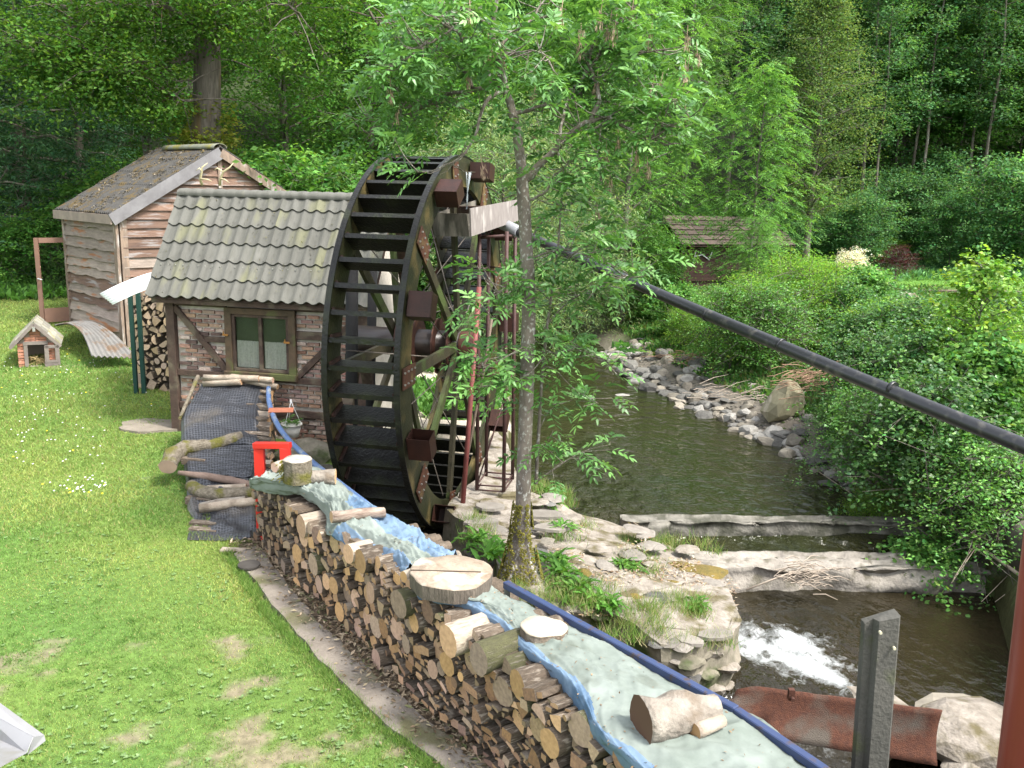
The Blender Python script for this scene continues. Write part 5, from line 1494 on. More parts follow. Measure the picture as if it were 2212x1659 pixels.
lichen_bark = mat('mossy_lichen_bark', (.20, .175, .135), (.085, .07, .05), scale=17, rough=1, bump=1, bscale=40, c3=(.10, .095, .022), c3scale=4.5, c3amt=.5, world_co=True)
grey_bark = mat('silver_bark', (.29, .26, .22), (.13, .11, .09), scale=8, rough=.95, bump=1, bscale=26, c3=(.15, .12, .09), c3scale=4, c3amt=.25, world_co=True)
# thick log with a split face near the bottom of the picture
a = G(1385, 1560, 1.13); b = G(1545, 1530, 1.12)
loose('log', [a, a.lerp(b, .5), b], [.13, .125, .08], 'thick short log with hollowed brown end lying on the near tarpaulin', [grey_bark, mat('brown_end', (.10, .055, .035))], 14, .12)
loose('branch', [G(1500, 1580, 1.09), G(1560, 1556, 1.09)], [.05, .04], 'pale peeled branch stub beside the thick log on the near tarpaulin', [palelog, face_tan])
# group at the far end
disc('stump', 642, 990, 1.32, .15, .14, .26, 'upright mossy stump with white top on the far end of the woodpile', [lichen_bark, mat('white_cut', (.45, .41, .35), (.22, .19, .155), scale=9, rough=.9, bump=.4)], 5)
m_ = MB(); c = G(620, 1012, 1.2); rr_ = random.Random(6)
for k in range(240):
    a = Vector((rr_.gauss(0, .04), rr_.gauss(0, .02) - .03, rr_.uniform(-.12, .1))); m_.tube([c + a, c + a + Vector((rr_.gauss(0, .015), -.02 - rr_.random() * .02, -.015))], [.008, .002], 3, caps=False)
tag(m_.build('moss_patch', moss, bpy.data.objects['stump']), kind='stuff'); bpy.data.objects['moss_patch'].matrix_parent_inverse = Matrix.Translation(bpy.data.objects['stump'].location).inverted()
loose('log', [G(652, 1030, 1.1), G(725, 1030, 1.1)], [.075, .085], 'split silver barked log beside the upright mossy stump', [grey_bark, face_tan], 10)
loose('log', [G(592, 1010, 1.12), G(632, 998, 1.12)], [.06, .06], 'white split log left of the upright mossy stump', [palelog, face_tan], 7)
loose('log', [G(715, 1118, 1.1), G(830, 1106, 1.08)], [.055, .05], 'dark grained split log lying on the crumpled tarpaulin', [mat('grain_split', (.33, .27, .22), (.13, .09, .07), scale=6, stretch=(1, 1, 5), rough=.9, bump=.6, bscale=30), face_tan], 7, .15)
# pale logs poking out from under the tarpaulin towards the stump slice
loose('log', [G(872, 1246, 1.02), G(965, 1215, 1.02)], [.05, .055], 'pale peeled log poking out beside the big stump slice', [palelog, face_tan], 10)
loose('log', [G(882, 1262, .99), G(950, 1238, 1.0)], [.045, .05], 'second pale log under the big stump slice', [palelog, face_tan], 10)
for (s, n_, r, lab) in ((1.35, .0, .12, 'large pale log on top of the woodpile under the crumpled tarpaulin edge'), (2.55, -.03, .10, 'yellowish log at the top edge of the woodpile below the tarpaulin'), (3.55, -.05, .125, 'large round log with green centre at the top of the woodpile'),
                        (4.35, -.06, .125, 'thick pale topped log at the upper edge near the tarpaulin'), (4.75, -.05, .12, 'big round log with dark ringed end at the upper edge of the woodpile')):
    o = link('log', LOGM['round'][1][4 if 'pale' in lab else (2 if 'green' in lab or 'dark' in lab else 4)]); o.location = PP(s, n_ - .1, ptop(s) - r * .7); o.scale = (r, .5, r); o.rotation_euler = (0, s, PANG + .06); tag(o, lab, 'log')

# ------------------------------------------------------------------ blue rail behind the woodpile
blue = mat('blue_paint', (.030, .045, .105), (.04, .058, .125), scale=4, rough=.35, bump=.05, c3=(.06, .045, .045), c3scale=14, c3amt=.2)
ra, rbb, rc = G(1092, 1262, 1.0), G(1590, 1536, 1.0), G(1830, 1700, .98)
rail = empty('steel_rail', 'dark blue painted square steel rail along the back of the woodpile', 'rail', ra)
m_ = MB(); z0 = Vector((0, 0, 0)); m_.beam(z0, rbb - ra, .06, .06); m_.build('bar', blue, rail, bevel=.006)
m_ = MB(); m_.beam(rbb - ra + Vector((0, 0, -.003)), rc - ra, .058, .058); m_.build('bar', blue, rail, bevel=.006)
for t in (0.01, .5, .98):
    m_ = MB(); p = (rbb - ra) * t; m_.beam(p + Vector((0, 0, -.03)), p + Vector((0, 0, -1.6)), .05, .05, up=(0, 1, 0)); m_.build('post', mat('grey_green_steel', (.12, .13, .11)), rail)
# blue hose
hs_ = [P(580, 838, 13.75), P(582, 872, 13.2), P(598, 915, 12.5), P(628, 955, 11.7), P(680, 1003, 10.7), P(740, 1050, 9.7), P(800, 1096, 8.9), P(900, 1170, 7.9)]
m_ = MB(); pts = [cr(hs_, t) for t in np.linspace(0, 1, 30)]; m_.tube(pts, .038, 10)
tag(m_.build('blue_hose', mat('blue_plastic', (.085, .15, .30), (.12, .19, .36), scale=5, rough=.4, c3=(.25, .28, .30), c3scale=6, c3amt=.3)), 'thick blue plastic pipe curving down from the brick house to the woodpile', 'pipe')
m_ = MB(); c = P(607, 886, 12.9); m_.box((0, 0, 0), (.36, .14, .012), Matrix.Rotation(.15, 3, 'Z') @ Matrix.Rotation(.25, 3, 'X')); tag(m_.build('steel_bracket', mat('orange_rust', (.42, .16, .09), (.33, .12, .07), scale=6), loc=c), 'small orange rusty metal plate sticking out beside the blue pipe', 'bracket')
# red frame
red = mat('bright_red_paint', (.62, .035, .025), (.5, .03, .022), scale=3, rough=.4)
F0 = P(560, 962, 10.0); F1 = P(616, 962, 9.9); fr = empty('steel_stand', 'bright red steel frame standing at the far end of the long woodpile', 'steel frame', (F0.x, F0.y, 0))
fo = -Vector(fr.location); 
for p in (F0, F1):
    m_ = MB(); m_.beam(Vector((p.x, p.y, .0)) + fo, Vector((p.x, p.y, p.z - .03)) + fo, .115, .08, up=(0, 1, 0)); m_.build('leg', red, fr, bevel=.004)
m_ = MB(); m_.beam(F0 + fo + Vector((-.058, 0, 0)), F1 + fo + Vector((.058, 0, 0)), .09, .065); m_.build('top_bar', red, fr, bevel=.004)
m_ = MB(); m_.beam(Vector((F0.x - .02, F0.y - .1, .12)) + fo, Vector((F0.x + .35, F0.y - .5, .1)) + fo, .05, .05); m_.build('foot_bar', red, fr)

# ------------------------------------------------------------------ covered stack against the brick house
def yv(v): return 14.05 - 4.1 * (v - 828) / 342


matm = bpy.data.materials.new('dimpled_sheet'); matm.use_nodes = True; N = matm.node_tree.nodes; L = matm.node_tree.links; b = N['Principled BSDF']
b.inputs['Roughness'].default_value = .38; b.inputs['Specular IOR Level'].default_value = .5
uv = N.new('ShaderNodeTexCoord'); vo = N.new('ShaderNodeTexVoronoi'); vo.inputs['Randomness'].default_value = 0; vo.inputs['Scale'].default_value = 1; L.new(uv.outputs['UV'], vo.inputs['Vector'])
rm = N.new('ShaderNodeMapRange'); rm.inputs[1].default_value = .24; rm.inputs[2].default_value = .36; L.new(vo.outputs['Distance'], rm.inputs[0])
mx = N.new('ShaderNodeMix'); mx.data_type = 'RGBA'; mx.inputs[6].default_value = (.012, .013, .016, 1); mx.inputs[7].default_value = (.045, .048, .056, 1); L.new(rm.outputs[0], mx.inputs[0])
nz = N.new('ShaderNodeTexNoise'); nz.inputs['Scale'].default_value = 1.6; nz.inputs['Detail'].default_value = 6; L.new(uv.outputs['Object'], nz.inputs[0]); rm2 = N.new('ShaderNodeMapRange'); rm2.inputs[1].default_value = .55; rm2.inputs[2].default_value = .75; rm2.inputs[4].default_value = .5; L.new(nz.outputs[0], rm2.inputs[0])
mx2 = N.new('ShaderNodeMix'); mx2.data_type = 'RGBA'; mx2.inputs[7].default_value = (.16, .135, .10, 1); L.new(rm2.outputs[0], mx2.inputs[0]); L.new(mx.outputs[2], mx2.inputs[6]); L.new(mx2.outputs[2], b.inputs['Base Color'])
bp = N.new('ShaderNodeBump'); bp.inputs['Strength'].default_value = .9; bp.inputs['Distance'].default_value = .012; L.new(rm.outputs[0], bp.inputs['Height']); L.new(bp.outputs[0], b.inputs['Normal'])


def dimple_sheet(ctrl, label, folds, seed, y_off=0.0, lift=0):
    """ctrl: (v, u_left, u_right)"""
    rows = []; n_ = 46
    vv = np.linspace(ctrl[0][0], ctrl[-1][0], n_); ul = np.interp(vv, [c[0] for c in ctrl], [c[1] for c in ctrl]); ur = np.interp(vv, [c[0] for c in ctrl], [c[2] for c in ctrl])
    for i in range(n_):
        r = []
        for j in range(31):
            t = j / 30; u = ul[i] + (ur[i] - ul[i]) * t; p = P(u, vv[i] - 6 * t * (1 - t) * 4 * .3, yv(vv[i]) + y_off)
            p.z += lift + folds * mnoise.noise(Vector((t * 2.2 + seed, i * .13, seed))) + folds * .4 * mnoise.noise(Vector((t * 7, i * .3, seed)))
            p.z -= .10 * (max(0, .06 - t) + max(0, t - .94)) / .06
            p.z = max(p.z, .02)
            r.append(p)
        rows.append(r)
    m_ = MB(); m_.sheet(rows); o = m_.build('dimpled_sheet', matm)
    uvl = o.data.uv_layers.new(name='UVMap'); 
    cum = [0]
    for i in range(1, n_): cum.append(cum[-1] + (rows[i][15] - rows[i - 1][15]).length)
    wd = (rows[10][-1] - rows[10][0]).length; sc_ = 24.0
    for lp in o.data.loops:
        vi = lp.vertex_index; uvl.data[lp.index].uv = ((vi % 31) / 30 * wd * sc_, cum[vi // 31] * sc_)
    return tag(o, label, 'dimpled sheet')


dimple_sheet([(828, 432, 572), (850, 418, 570), (880, 398, 562), (905, 390, 560), (935, 391, 564), (968, 393, 570)], 'upper black dimpled membrane draped over the stack against the brick house', .10, 3, lift=.03)
dimple_sheet([(958, 396, 568), (985, 396, 560), (1010, 398, 556), (1032, 402, 552)], 'middle black dimpled membrane between the curved log and the stick', .06, 8, lift=.02)
dimple_sheet([(1026, 404, 556), (1060, 402, 556), (1090, 404, 556), (1112, 416, 556), (1140, 410, 556), (1172, 404, 552)], 'lowest black dimpled membrane hanging down to the grass', .12, 15)
# heap below the membranes
m_ = MB(); rows = []
for v in np.linspace(829, 1160, 24):
    a = P(np.interp(v, [828, 905, 1170], [440, 402, 412]), v, yv(v)); b_ = P(np.interp(v, [828, 905, 1170], [592, 588, 560]), v, yv(v)); rows.append([Vector((a.x, a.y, -.05)), a - Vector((0, 0, .10)), b_ - Vector((0, 0, .12)), Vector((b_.x, b_.y, -.05))])
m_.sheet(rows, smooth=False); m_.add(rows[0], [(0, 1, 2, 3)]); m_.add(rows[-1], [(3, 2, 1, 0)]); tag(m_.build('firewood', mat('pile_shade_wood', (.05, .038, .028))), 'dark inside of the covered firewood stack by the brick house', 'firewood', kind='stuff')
rz_ = -radians(10)
k = 0
for v in np.arange(846, 1010, 15):
    y = yv(v); base = P(582, v, y); zt = base.z; z = zt - .03
    while z > .05:
        r = rl.uniform(.05, .075); o = link('log', rl.choice(LOGM[rl.choice(('wedge', 'half', 'block', 'round'))])[rl.choice((0, 1, 4, 0))]); o.location = (base.x + rl.uniform(-.03, .05), y + rl.uniform(-.03, .03), z); o.scale = (r, .4, r)
        o.rotation_euler = (0, rl.uniform(-.4, .4), pi / 2 - radians(10) + rl.uniform(-.1, .1)); tag(o, 'split log end in the %s layer on the right side of the covered stack' % ('top', 'second', 'third', 'fourth', 'fifth', 'sixth', 'seventh', 'eighth')[min(7, int((zt - z) / .13))], 'log', 'split logs in the covered stack by the brick house'); z -= r * 2.1; k += 1
        if v > 930 and z < zt - .25: break
for v, u in ((1075, 403), (1128, 412), (1142, 410), (990, 394)):
    c = P(u, v, yv(v)); o = link('log', LOGM['block'][0][1]); o.location = c + Vector((0, 0, -.03)); o.scale = (.06, .35, .06); o.rotation_euler = (0, .1, -pi / 2 - .1); tag(o, 'sawn block end poking out left under the membranes', 'log', 'block ends on the lawn side of the covered stack')
# wood lying on it
def PY(u, v, dz=.06): return P(u, v, yv(v + 8)) + Vector((0, 0, 0))
loose('log', [PY(362, 1010), PY(372, 985), PY(400, 968), PY(455, 962), PY(500, 950), PY(524, 944)], [.115, .12, .105, .09, .085, .08], 'thick curved lichen covered log hanging over the lawn side of the stack', [lichen_bark, face_old], 12, .1)
loose('branch', [PY(386, 1021), PY(440, 1028), PY(500, 1038), PY(548, 1050)], [.03, .05, .055, .05], 'long bare brown branch lying across the membranes', [mat('bare_branch', (.21, .15, .12), (.13, .09, .07), scale=5, rough=.9, bump=.6), face_tan], 9)
loose('log', [PY(412, 1048), PY(432, 1062), PY(470, 1070), PY(556, 1064)], [.085, .09, .09, .085], 'mossy curved log below the bare branch', [lichen_bark, palelog], 12, .1)
loose('log', [PY(448, 1056, ), PY(532, 1052)], [.05, .05], 'cream split log resting against the mossy curved log', [palelog, face_tan], 6)
loose('log', [PY(430, 1098), PY(556, 1082)], [.06, .065], 'long white split log across the lowest membrane', [palelog, face_tan], 5)
loose('log', [PY(432, 1094), PY(470, 1086), PY(530, 1078)], [.05, .05, .04], 'grey split log behind the long white one', [grey_bark, face_tan], 6)
for (a, b, r, lab) in (((440, 828), (522, 824), .06, 'pale board ended split log at the top left of the covered stack'), ((522, 820), (600, 836), .05, 'slanting pale split log at the top right of the covered stack'), ((440, 816), (560, 818), .055, 'grey split log against the brick wall on top of the stack'), ((500, 814), (590, 822), .05, 'short split log at the brick wall on the stack')):
    loose('log', [P(*a, 13.95), P(*b, 13.85)], [r, r], lab, [palelog, face_tan], 5)
loose('branch', [P(388, 905, 13.2), P(428, 812, 13.9)], [.03, .035], 'thin mossy plank leaning along the left edge of the stack', [lichen_bark, face_old], 5)
m_ = MB(); m_.beam(G(478, 1187, .03), G(543, 1190, .03), .1, .025); tag(m_.build('board', palelog), 'short pale board lying on the ground by the woodpile corner', 'board')
# round iron lid on the strip
m_ = MB(); c = G(538, 1222, .06); m_.tube([c, c + Vector((0, 0, .02))], .12, 16, smooth=False); tag(m_.build('iron_lid', mat('dark_iron', (.06, .055, .05), (.04, .035, .03), scale=8)), 'dark round iron lid on the far end of the strip', 'lid')
# stone blocks and flower pot by the house
for i, (u, v, y, s, lab) in enumerate(((652, 952, 13.2, (.95, .7, .5), 'mossy stone block below the hanging flower pot'), (690, 1000, 12.6, (.7, .6, .6), 'dark rubble block between the blue pipe and the wheel'), (650, 1010, 12.2, (.8, .6, .6), 'low rubble block beside the blue pipe'))):
    c = P(u, v, y); me = rock_mesh(900 + i, .8); me.materials.append(stone_moss if i != 1 else stone_dark); o = link('rock', me, None, (c.x, c.y, c.z - s[2] * .45)); o.scale = (s[0], s[1], s[2] * 1.4); tag(o, lab, 'rock')
fc = P(630, 925, 13.45); pot = empty('flower_pot', 'small white hanging flower pot on white cords in front of the brick wall', 'flower pot', fc)
potm = mat('white_pot', (.58, .57, .53), (.42, .41, .38), scale=8, rough=.7); m_ = MB(); m_.tube([(0, 0, -.13), (0, 0, .05)], [.11, .15], 14, smooth=True); m_.tube([(0, 0, .05), (0, 0, .08)], [.165, .165], 14); m_.build('pot', potm, pot)
m_ = MB()
for a in (0, 2.1, 4.2): m_.tube([(.15 * cos(a), .15 * sin(a), .07), (.02 * cos(a), .02 * sin(a), .38), (0, 0, .46)], .006, 4)
m_.build('cord', white_m, pot)
vv_ = compound_leaves(RNG, np.tile([fc.x, fc.y, fc.z + .07], (40, 1)) + rnd(RNG, 40) * .03, rnd(RNG, 40) * [1, 1, .4] + [0, 0, .5], np.tile([0, 0, 1.], (40, 1)), .16, 4, .04, .4, [(.06, .16, .03), (.14, .3, .06)], .3)
LEAF = leafmat('leaf')
po_ = link('foliage', npmesh('foliage', *vv_[:3], LEAF, vv_[3]), pot); po_.matrix_parent_inverse = Matrix.Translation(fc).inverted()

# ------------------------------------------------------------------ firewood behind the house with green posts
FX0, FX1 = P(287, 700, 17.2), P(372, 700, 17.0); zt0 = P(300, 632, 17.1).z; zb0 = gz(FX0.x, 17)
fp = []; dirf = (FX1 - FX0); dirf.z = 0; lenf = dirf.length; dirf.normalize()
placed = []
for (rmin, rmax, tries) in ((.085, .12, 500), (.05, .085, 2600), (.03, .05, 2500)):
    for _ in range(tries):
        s = rl.uniform(0, lenf); r = rl.uniform(rmin, rmax); z = rl.uniform(zb0 + .03, zt0 - r)
        if fits(s, z, r, .93): placed.append((s, z, r)); fp.append((s, z, r))
wang = atan2(dirf.y, dirf.x)
faces_w = ring_mat('firewood_face', (.50, .37, .25), (.36, .25, .16), (.30, .2, .12))
FWM = [log_mesh(kd, i + 50, [bark, faces_w]) for i, kd in enumerate(('wedge', 'wedge', 'half', 'block', 'round', 'wedge'))]
fp.sort(key=lambda q_: -q_[2]); fwm = MB()
for s, z, r in fp[62:]:
    me = rl.choice(FWM); Mx = Matrix.Translation((FX0.x + dirf.x * s, FX0.y + dirf.y * s, z)) @ Matrix.Rotation(wang, 4, 'Z') @ Matrix.Rotation(rl.uniform(0, 6.3), 4, 'Y') @ Matrix.Diagonal((r, .4, r, 1)); k0 = len(fwm.v); fwm.v += [tuple(Mx @ v.co) for v in me.vertices]
    for p_ in me.polygons: fwm.f.append([i + k0 for i in p_.vertices]); fwm.m.append(p_.material_index); fwm.sm.append(False)
tag(fwm.build('firewood', [bark, faces_w]), 'small splits filling the firewood stack by the shed', 'firewood', kind='stuff')
for s, z, r in fp[:62]:
    p = FX0 + dirf * s; o = link('log', rl.choice(FWM)); o.location = (p.x, p.y - rl.uniform(0, .08), z); o.scale = (r, .4, r); o.rotation_euler = (0, rl.uniform(0, 6.3), wang + rl.uniform(-.1, .1))
    tag(o, '%s %s split in the shed firewood stack %s' % ('large' if r > .09 else ('middling' if r > .065 else 'small'), ('lowest', 'low', 'middle', 'high', 'topmost')[max(0, min(4, int((z - zb0) / (zt0 - zb0) * 5)))], ('behind the left post', 'between the green posts', 'right of the posts', 'next to the house')[max(0, min(3, int(s / lenf * 4)))]), 'log', 'split logs stacked between shed and brick house')
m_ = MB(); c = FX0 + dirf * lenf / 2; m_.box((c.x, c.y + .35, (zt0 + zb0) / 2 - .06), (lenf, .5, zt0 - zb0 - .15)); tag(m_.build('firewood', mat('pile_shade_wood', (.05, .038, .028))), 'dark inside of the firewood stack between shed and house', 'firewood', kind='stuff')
grn = mat('dark_green_paint', (.012, .045, .035))
for u, lab in ((285, 'left dark green post in front of the firewood by the shed'), (302, 'right dark green post in front of the firewood by the shed')):
    c = P(u, 700, 16.8); m_ = MB(); m_.beam((c.x, c.y, gz(c.x, c.y) - .1), (c.x, c.y, P(u, 610, 16.8).z), .07, .07, up=(0, 1, 0)); tag(m_.build('post', grn), lab, 'post')

# ------------------------------------------------------------------ foreground right: sluice plate, concrete post, red pole ; bottom-left sheet
pa, pb_, pc_, pd_ = P(1590, 1474, 7.95), P(2031, 1530, 7.35), P(2020, 1650, 7.25), P(1560, 1575, 7.75)
m_ = MB(); rows = []
platm = mat('pitted_rust', (.12, .048, .028), (.065, .028, .02), scale=30, rough=.85, bump=.7, bscale=110, c3=(.10, .085, .07), c3scale=2.2, c3amt=.4)
outn = Vector((.2, -1, 0)).normalized()
for i in range(31):
    t = i / 30; r = []
    top = pa.lerp(pb_, t); bot = pd_.lerp(pc_, t)
    for j in range(9):
        s = j / 8; p = top.lerp(bot, s) + outn * (-.045 * sin(pi * s) + .03); p.z += .01 * mnoise.noise(p * 6) - (.05 * max(0, .08 - t) / .08 if j < 3 else 0); r.append(p)
    rows.append(r)
m_.sheet(rows); sp_ = tag(m_.build('sluice_plate', platm, solid=.02), 'long curved rusty steel sluice plate with two lugs over dark water', 'sluice plate')
for (u, v) in ((1709, 1500), (1985, 1545)):
    c = P(u, v, 7.6); m_ = MB(); m_.box(c, (.055, .05, .11)); m_.tube([c + Vector((0, -.03, -.02)), c + Vector((0, -.07, -.02))], .02, 8); m_.build('lug', rust, sp_)
# concrete post
m_ = MB(); tp = P(1905, 1322, 4.75); bt = P(1878, 1680, 4.75); dz_ = (bt - tp); w_ = .19
prof = [(-.09, .0), (-.045, .0), (-.03, -.05), (.08, -.05), (.095, -.03), (.095, .06), (-.09, .06)]
rows = []
for t, dzz in ((0, 0), (.14, 0), (.3, 0), (.6, 0), (1, 0), (1.9, 0)):
    rows.append([tp + dz_ * t + Vector((x, y, (-.075 + .07 * sqrt(max(0, (x + .09) / .185))) if t == 0 else 0)) for x, y in prof] + [tp + dz_ * t + Vector((prof[0][0], prof[0][1], -.075 if t == 0 else 0))])
m_.sheet(rows, smooth=False); cc_ = sum((Vector(q_) for q_ in rows[0][:-1]), Vector()) / 7 + Vector((0, 0, .012)); m_.add([Vector(q_) for q_ in rows[0]] + [cc_], [(i, i + 1, 8) for i in range(7)])
cpm = mat('algae_concrete', (.085, .082, .072), (.05, .05, .044), scale=3.5, rough=.95, bump=.5, bscale=40, c3=(.06, .07, .028), c3scale=2.5, c3amt=.45)
cp_ = tag(m_.build('concrete_post', cpm), 'tall grey concrete post with chipped top standing before the rapid', 'post')
for (u, v) in ((1903, 1368), (1933, 1402)):
    c = P(u, v, 4.67); m_ = MB(); m_.tube([c, c + Vector((0, .02, 0))], .009, 8); m_.build('hole', mat('pale_hole', (.4, .38, .28)), cp_)
m_ = MB(); a = P(2218 + 48, 1162, 3.2); b = P(2152 + 52, 1672, 3.2); d_ = (b - a); m_.tube([a - d_ * 2.6, b + d_ * .9], .085, 24)
tag(m_.build('red_pole', mat('red_oxide_paint', (.24, .04, .035), (.20, .035, .03), scale=3, rough=.4)), 'thick dark red steel pole standing at the right', 'pole')
# folded white sheet
sc0 = empty('sheet_metal_tray', 'folded white sheet metal tray corner above the worn lawn', 'metal sheet', P(40, 1600, 4.2)); oo = -Vector(sc0.location)
whm = mat('white_coated_steel', (.27, .27, .28), (.20, .20, .21), scale=2, rough=.45, c3=(.17, .165, .145), c3scale=3, c3amt=.25)
T = lambda u, v, y: P(u, v, y) + oo
m_ = MB(); A1, A2, A3, A4 = T(-60, 1475, 4.9), T(95, 1588, 4.35), T(72, 1592, 4.28), T(-60, 1520, 4.7)
m_.add([A1, A2, A3, A4], [(0, 1, 2, 3)]); B1_, B2_ = T(58, 1626, 4.22), T(-60, 1570, 4.65); m_.add([A4, A3, B1_, B2_], [(0, 1, 2, 3)]); C1_, C2_ = T(-5, 1660, 4.0), T(-90, 1680, 3.9); m_.add([B2_, B1_, C1_, C2_], [(0, 1, 2, 3)]); m_.add([A2, T(98, 1600, 4.35), T(60, 1630, 4.25), A3], [(0, 1, 2, 3)])
m_.build('folded_sheet', whm, sc0, solid=.004)

# ------------------------------------------------------------------ far brown cabin
CB0 = P(1467, 606, 34.0); CB1 = P(1692, 606, 35.5); cd = CB1 - CB0; cd.z = 0; cw = cd.length
cab = empty('garden_cabin', 'dark brown boarded cabin with shingle roof among the trees across the river', 'cabin', (CB0.x, CB0.y, CB0.z), atan2(cd.y, cd.x))
cbm = mat('brown_boards', (.045, .023, .018), (.028, .015, .012), scale=3, stretch=(1, 1, 5), rough=.8, objvar=.15); crm = mat('cabin_shingle', (.075, .055, .045), (.045, .035, .03), scale=5, rough=.9, objvar=.25)
hw = P(1467, 528, 34.0).z - CB0.z; hr_ = P(1500, 468, 35).z - CB0.z
m_ = MB(); m_.box((cw / 2, 1.4, hw / 2 - .3), (cw - .08, 2.7, hw + .6)); m_.build('wall', mat('cabin_inner', (.04, .022, .018)), cab)
for i in range(10):
    z = i * .155 + .05
    if z < hw: m_ = MB(); m_.box((cw / 2, -.01, z), (cw, .035, .145), Matrix.Rotation(.12, 3, 'X')); m_.build('plank', cbm, cab)
m_ = MB(); m_.add([(-.2, -.35, hw - .05), (cw + .2, -.35, hw - .05), (cw + .1, 1.3, hr_ - .03), (-.1, 1.3, hr_ - .03), (cw + .2, 3, hw - .05), (-.2, 3, hw - .05)], [(0, 1, 2, 3), (3, 2, 4, 5)]); rfo = m_.build('roof', cbm, cab)
for i in range(6):
    t = i / 6; n_ = 5
    for j in range(n_):
        m_ = MB(); a = Vector((-.2 + (cw + .4) * j / n_ + .01, -.37 + 1.66 * t, hw - .02 + (hr_ - hw) * t)); m_.beam(a + Vector(((cw + .4) / n_ / 2, -.0, .05)), a + Vector(((cw + .4) / n_ / 2, .32, .02 + (hr_ - hw) / 6)), (cw + .4) / n_ - .02, .03, up=(0, -.5, .8)); m_.build('shingle', crm, rfo)
for (x, z, a_) in ((.75, .95, .2), (1.0, .9, -.5), (1.25, .98, 1.2), (.55, .88, 1.4)):
    m_ = MB(); m_.beam((x - .22 * cos(a_), -.07, z - .22 * sin(a_)), (x + .22 * cos(a_), -.07, z + .22 * sin(a_)), .02, .035); m_.build('tool', galv, cab)
# stone bench / bird table on the far lawn
c = P(1905, 636, 31); bt_ = empty('stone_table', 'small pale stone table on two legs in the far garden', 'table', c); m_ = MB(); m_.box((0, 0, .38), (.75, .35, .09)); m_.build('slab', stone_pale, bt_)
for x in (-.18, .14): m_ = MB(); m_.box((x, 0, .15), (.11, .14, .36)); m_.build('leg', stone_pale, bt_)
me = rock_mesh(321, .6); me.materials.append(stone_pale); o = link('rock', me, None, P(1960, 640, 30.5)); o.scale = (.8, .5, .6); tag(o, 'round pale garden rock beside the small stone table', 'rock')
m_ = MB(); a, b = P(1895, 632, 34), P(2300, 640, 31); m_.beam(a, b, .3, .28); tag(m_.build('log_edging', mat('edging_log', (.22, .17, .13), (.14, .11, .08), scale=4, rough=.9, bump=.5)), 'low grey brown edging along the far garden lawn', 'edging')

# ================================================================== VEGETATION
LEAFG = leafmat('leaf_glossy', trans=.38, rough=.42, spec=.5)
LEAFM = leafmat('leaf_matt', trans=.48, rough=.6, spec=.25)
GRASS = leafmat('grass_blades', trans=.35, rough=.6, spec=.2, tint=(1.2, 1.15, .5))
trunk_m = mat('tree_bark', (.155, .135, .11), (.08, .07, .055), scale=5, stretch=(3, 3, .7), rough=.95, bump=.9, bscale=16, c3=(.20, .21, .17), c3scale=3, c3amt=.35)
oak_m = mat('oak_bark', (.20, .175, .15), (.075, .062, .052), scale=5, stretch=(2.4, 2.4, .35), rough=.95, bump=1, bscale=9, c3=(.16, .11, .06), c3scale=1.2, c3amt=.25)
ash_m = mat('ash_bark', (.20, .172, .14), (.10, .085, .068), scale=5, stretch=(1, 1, .7), rough=.9, bump=.6, bscale=30, c3=(.34, .34, .30), c3scale=32, c3amt=.3)
pale_m = mat('pale_stem', (.22, .19, .14), (.14, .12, .09), scale=6, rough=.9)

PAL = dict(
    mid=[(00.052, 00.131, 00.027), (00.093, 00.232, 00.041), (00.158, 00.353, 00.065)],
    dark=[(00.023, 00.066, 00.031), (00.048, 00.127, 00.058), (00.089, 00.196, 00.089)],
    oak=[(0.036, 0.092, 0.013), (0.064, 0.152, 0.021), (0.108, 0.216, 0.036)],
    bright=[(00.067, 00.174, 00.038), (00.121, 00.282, 00.061), (00.202, 00.403, 00.107)],
    willow=[(0.121, 0.215, 0.081), (0.202, 0.322, 0.128), (0.322, 0.457, 0.202)],
    alder=[(0.085, 0.169, 0.051), (0.152, 0.262, 0.077), (0.237, 0.355, 0.110)],
    forest=[(00.047, 00.125, 00.047), (00.093, 00.225, 00.078), (00.171, 00.356, 00.118)],
    lime=[(0.09, 0.205, 0.026), (0.154, 0.32, 0.038), (0.256, 0.435, 0.064)],
    shrub=[(0.038, 0.115, 0.028), (0.077, 0.192, 0.045), (0.141, 0.294, 0.07)],
    white=[(.5, .52, .42), (.72, .73, .66), (.8, .8, .76)],
    maple=[(.045, .010, .016), (.075, .018, .024), (.12, .03, .035)],
    ash=[(00.064, 00.176, 00.042), (00.120, 00.288, 00.070), (00.211, 00.422, 00.120)])


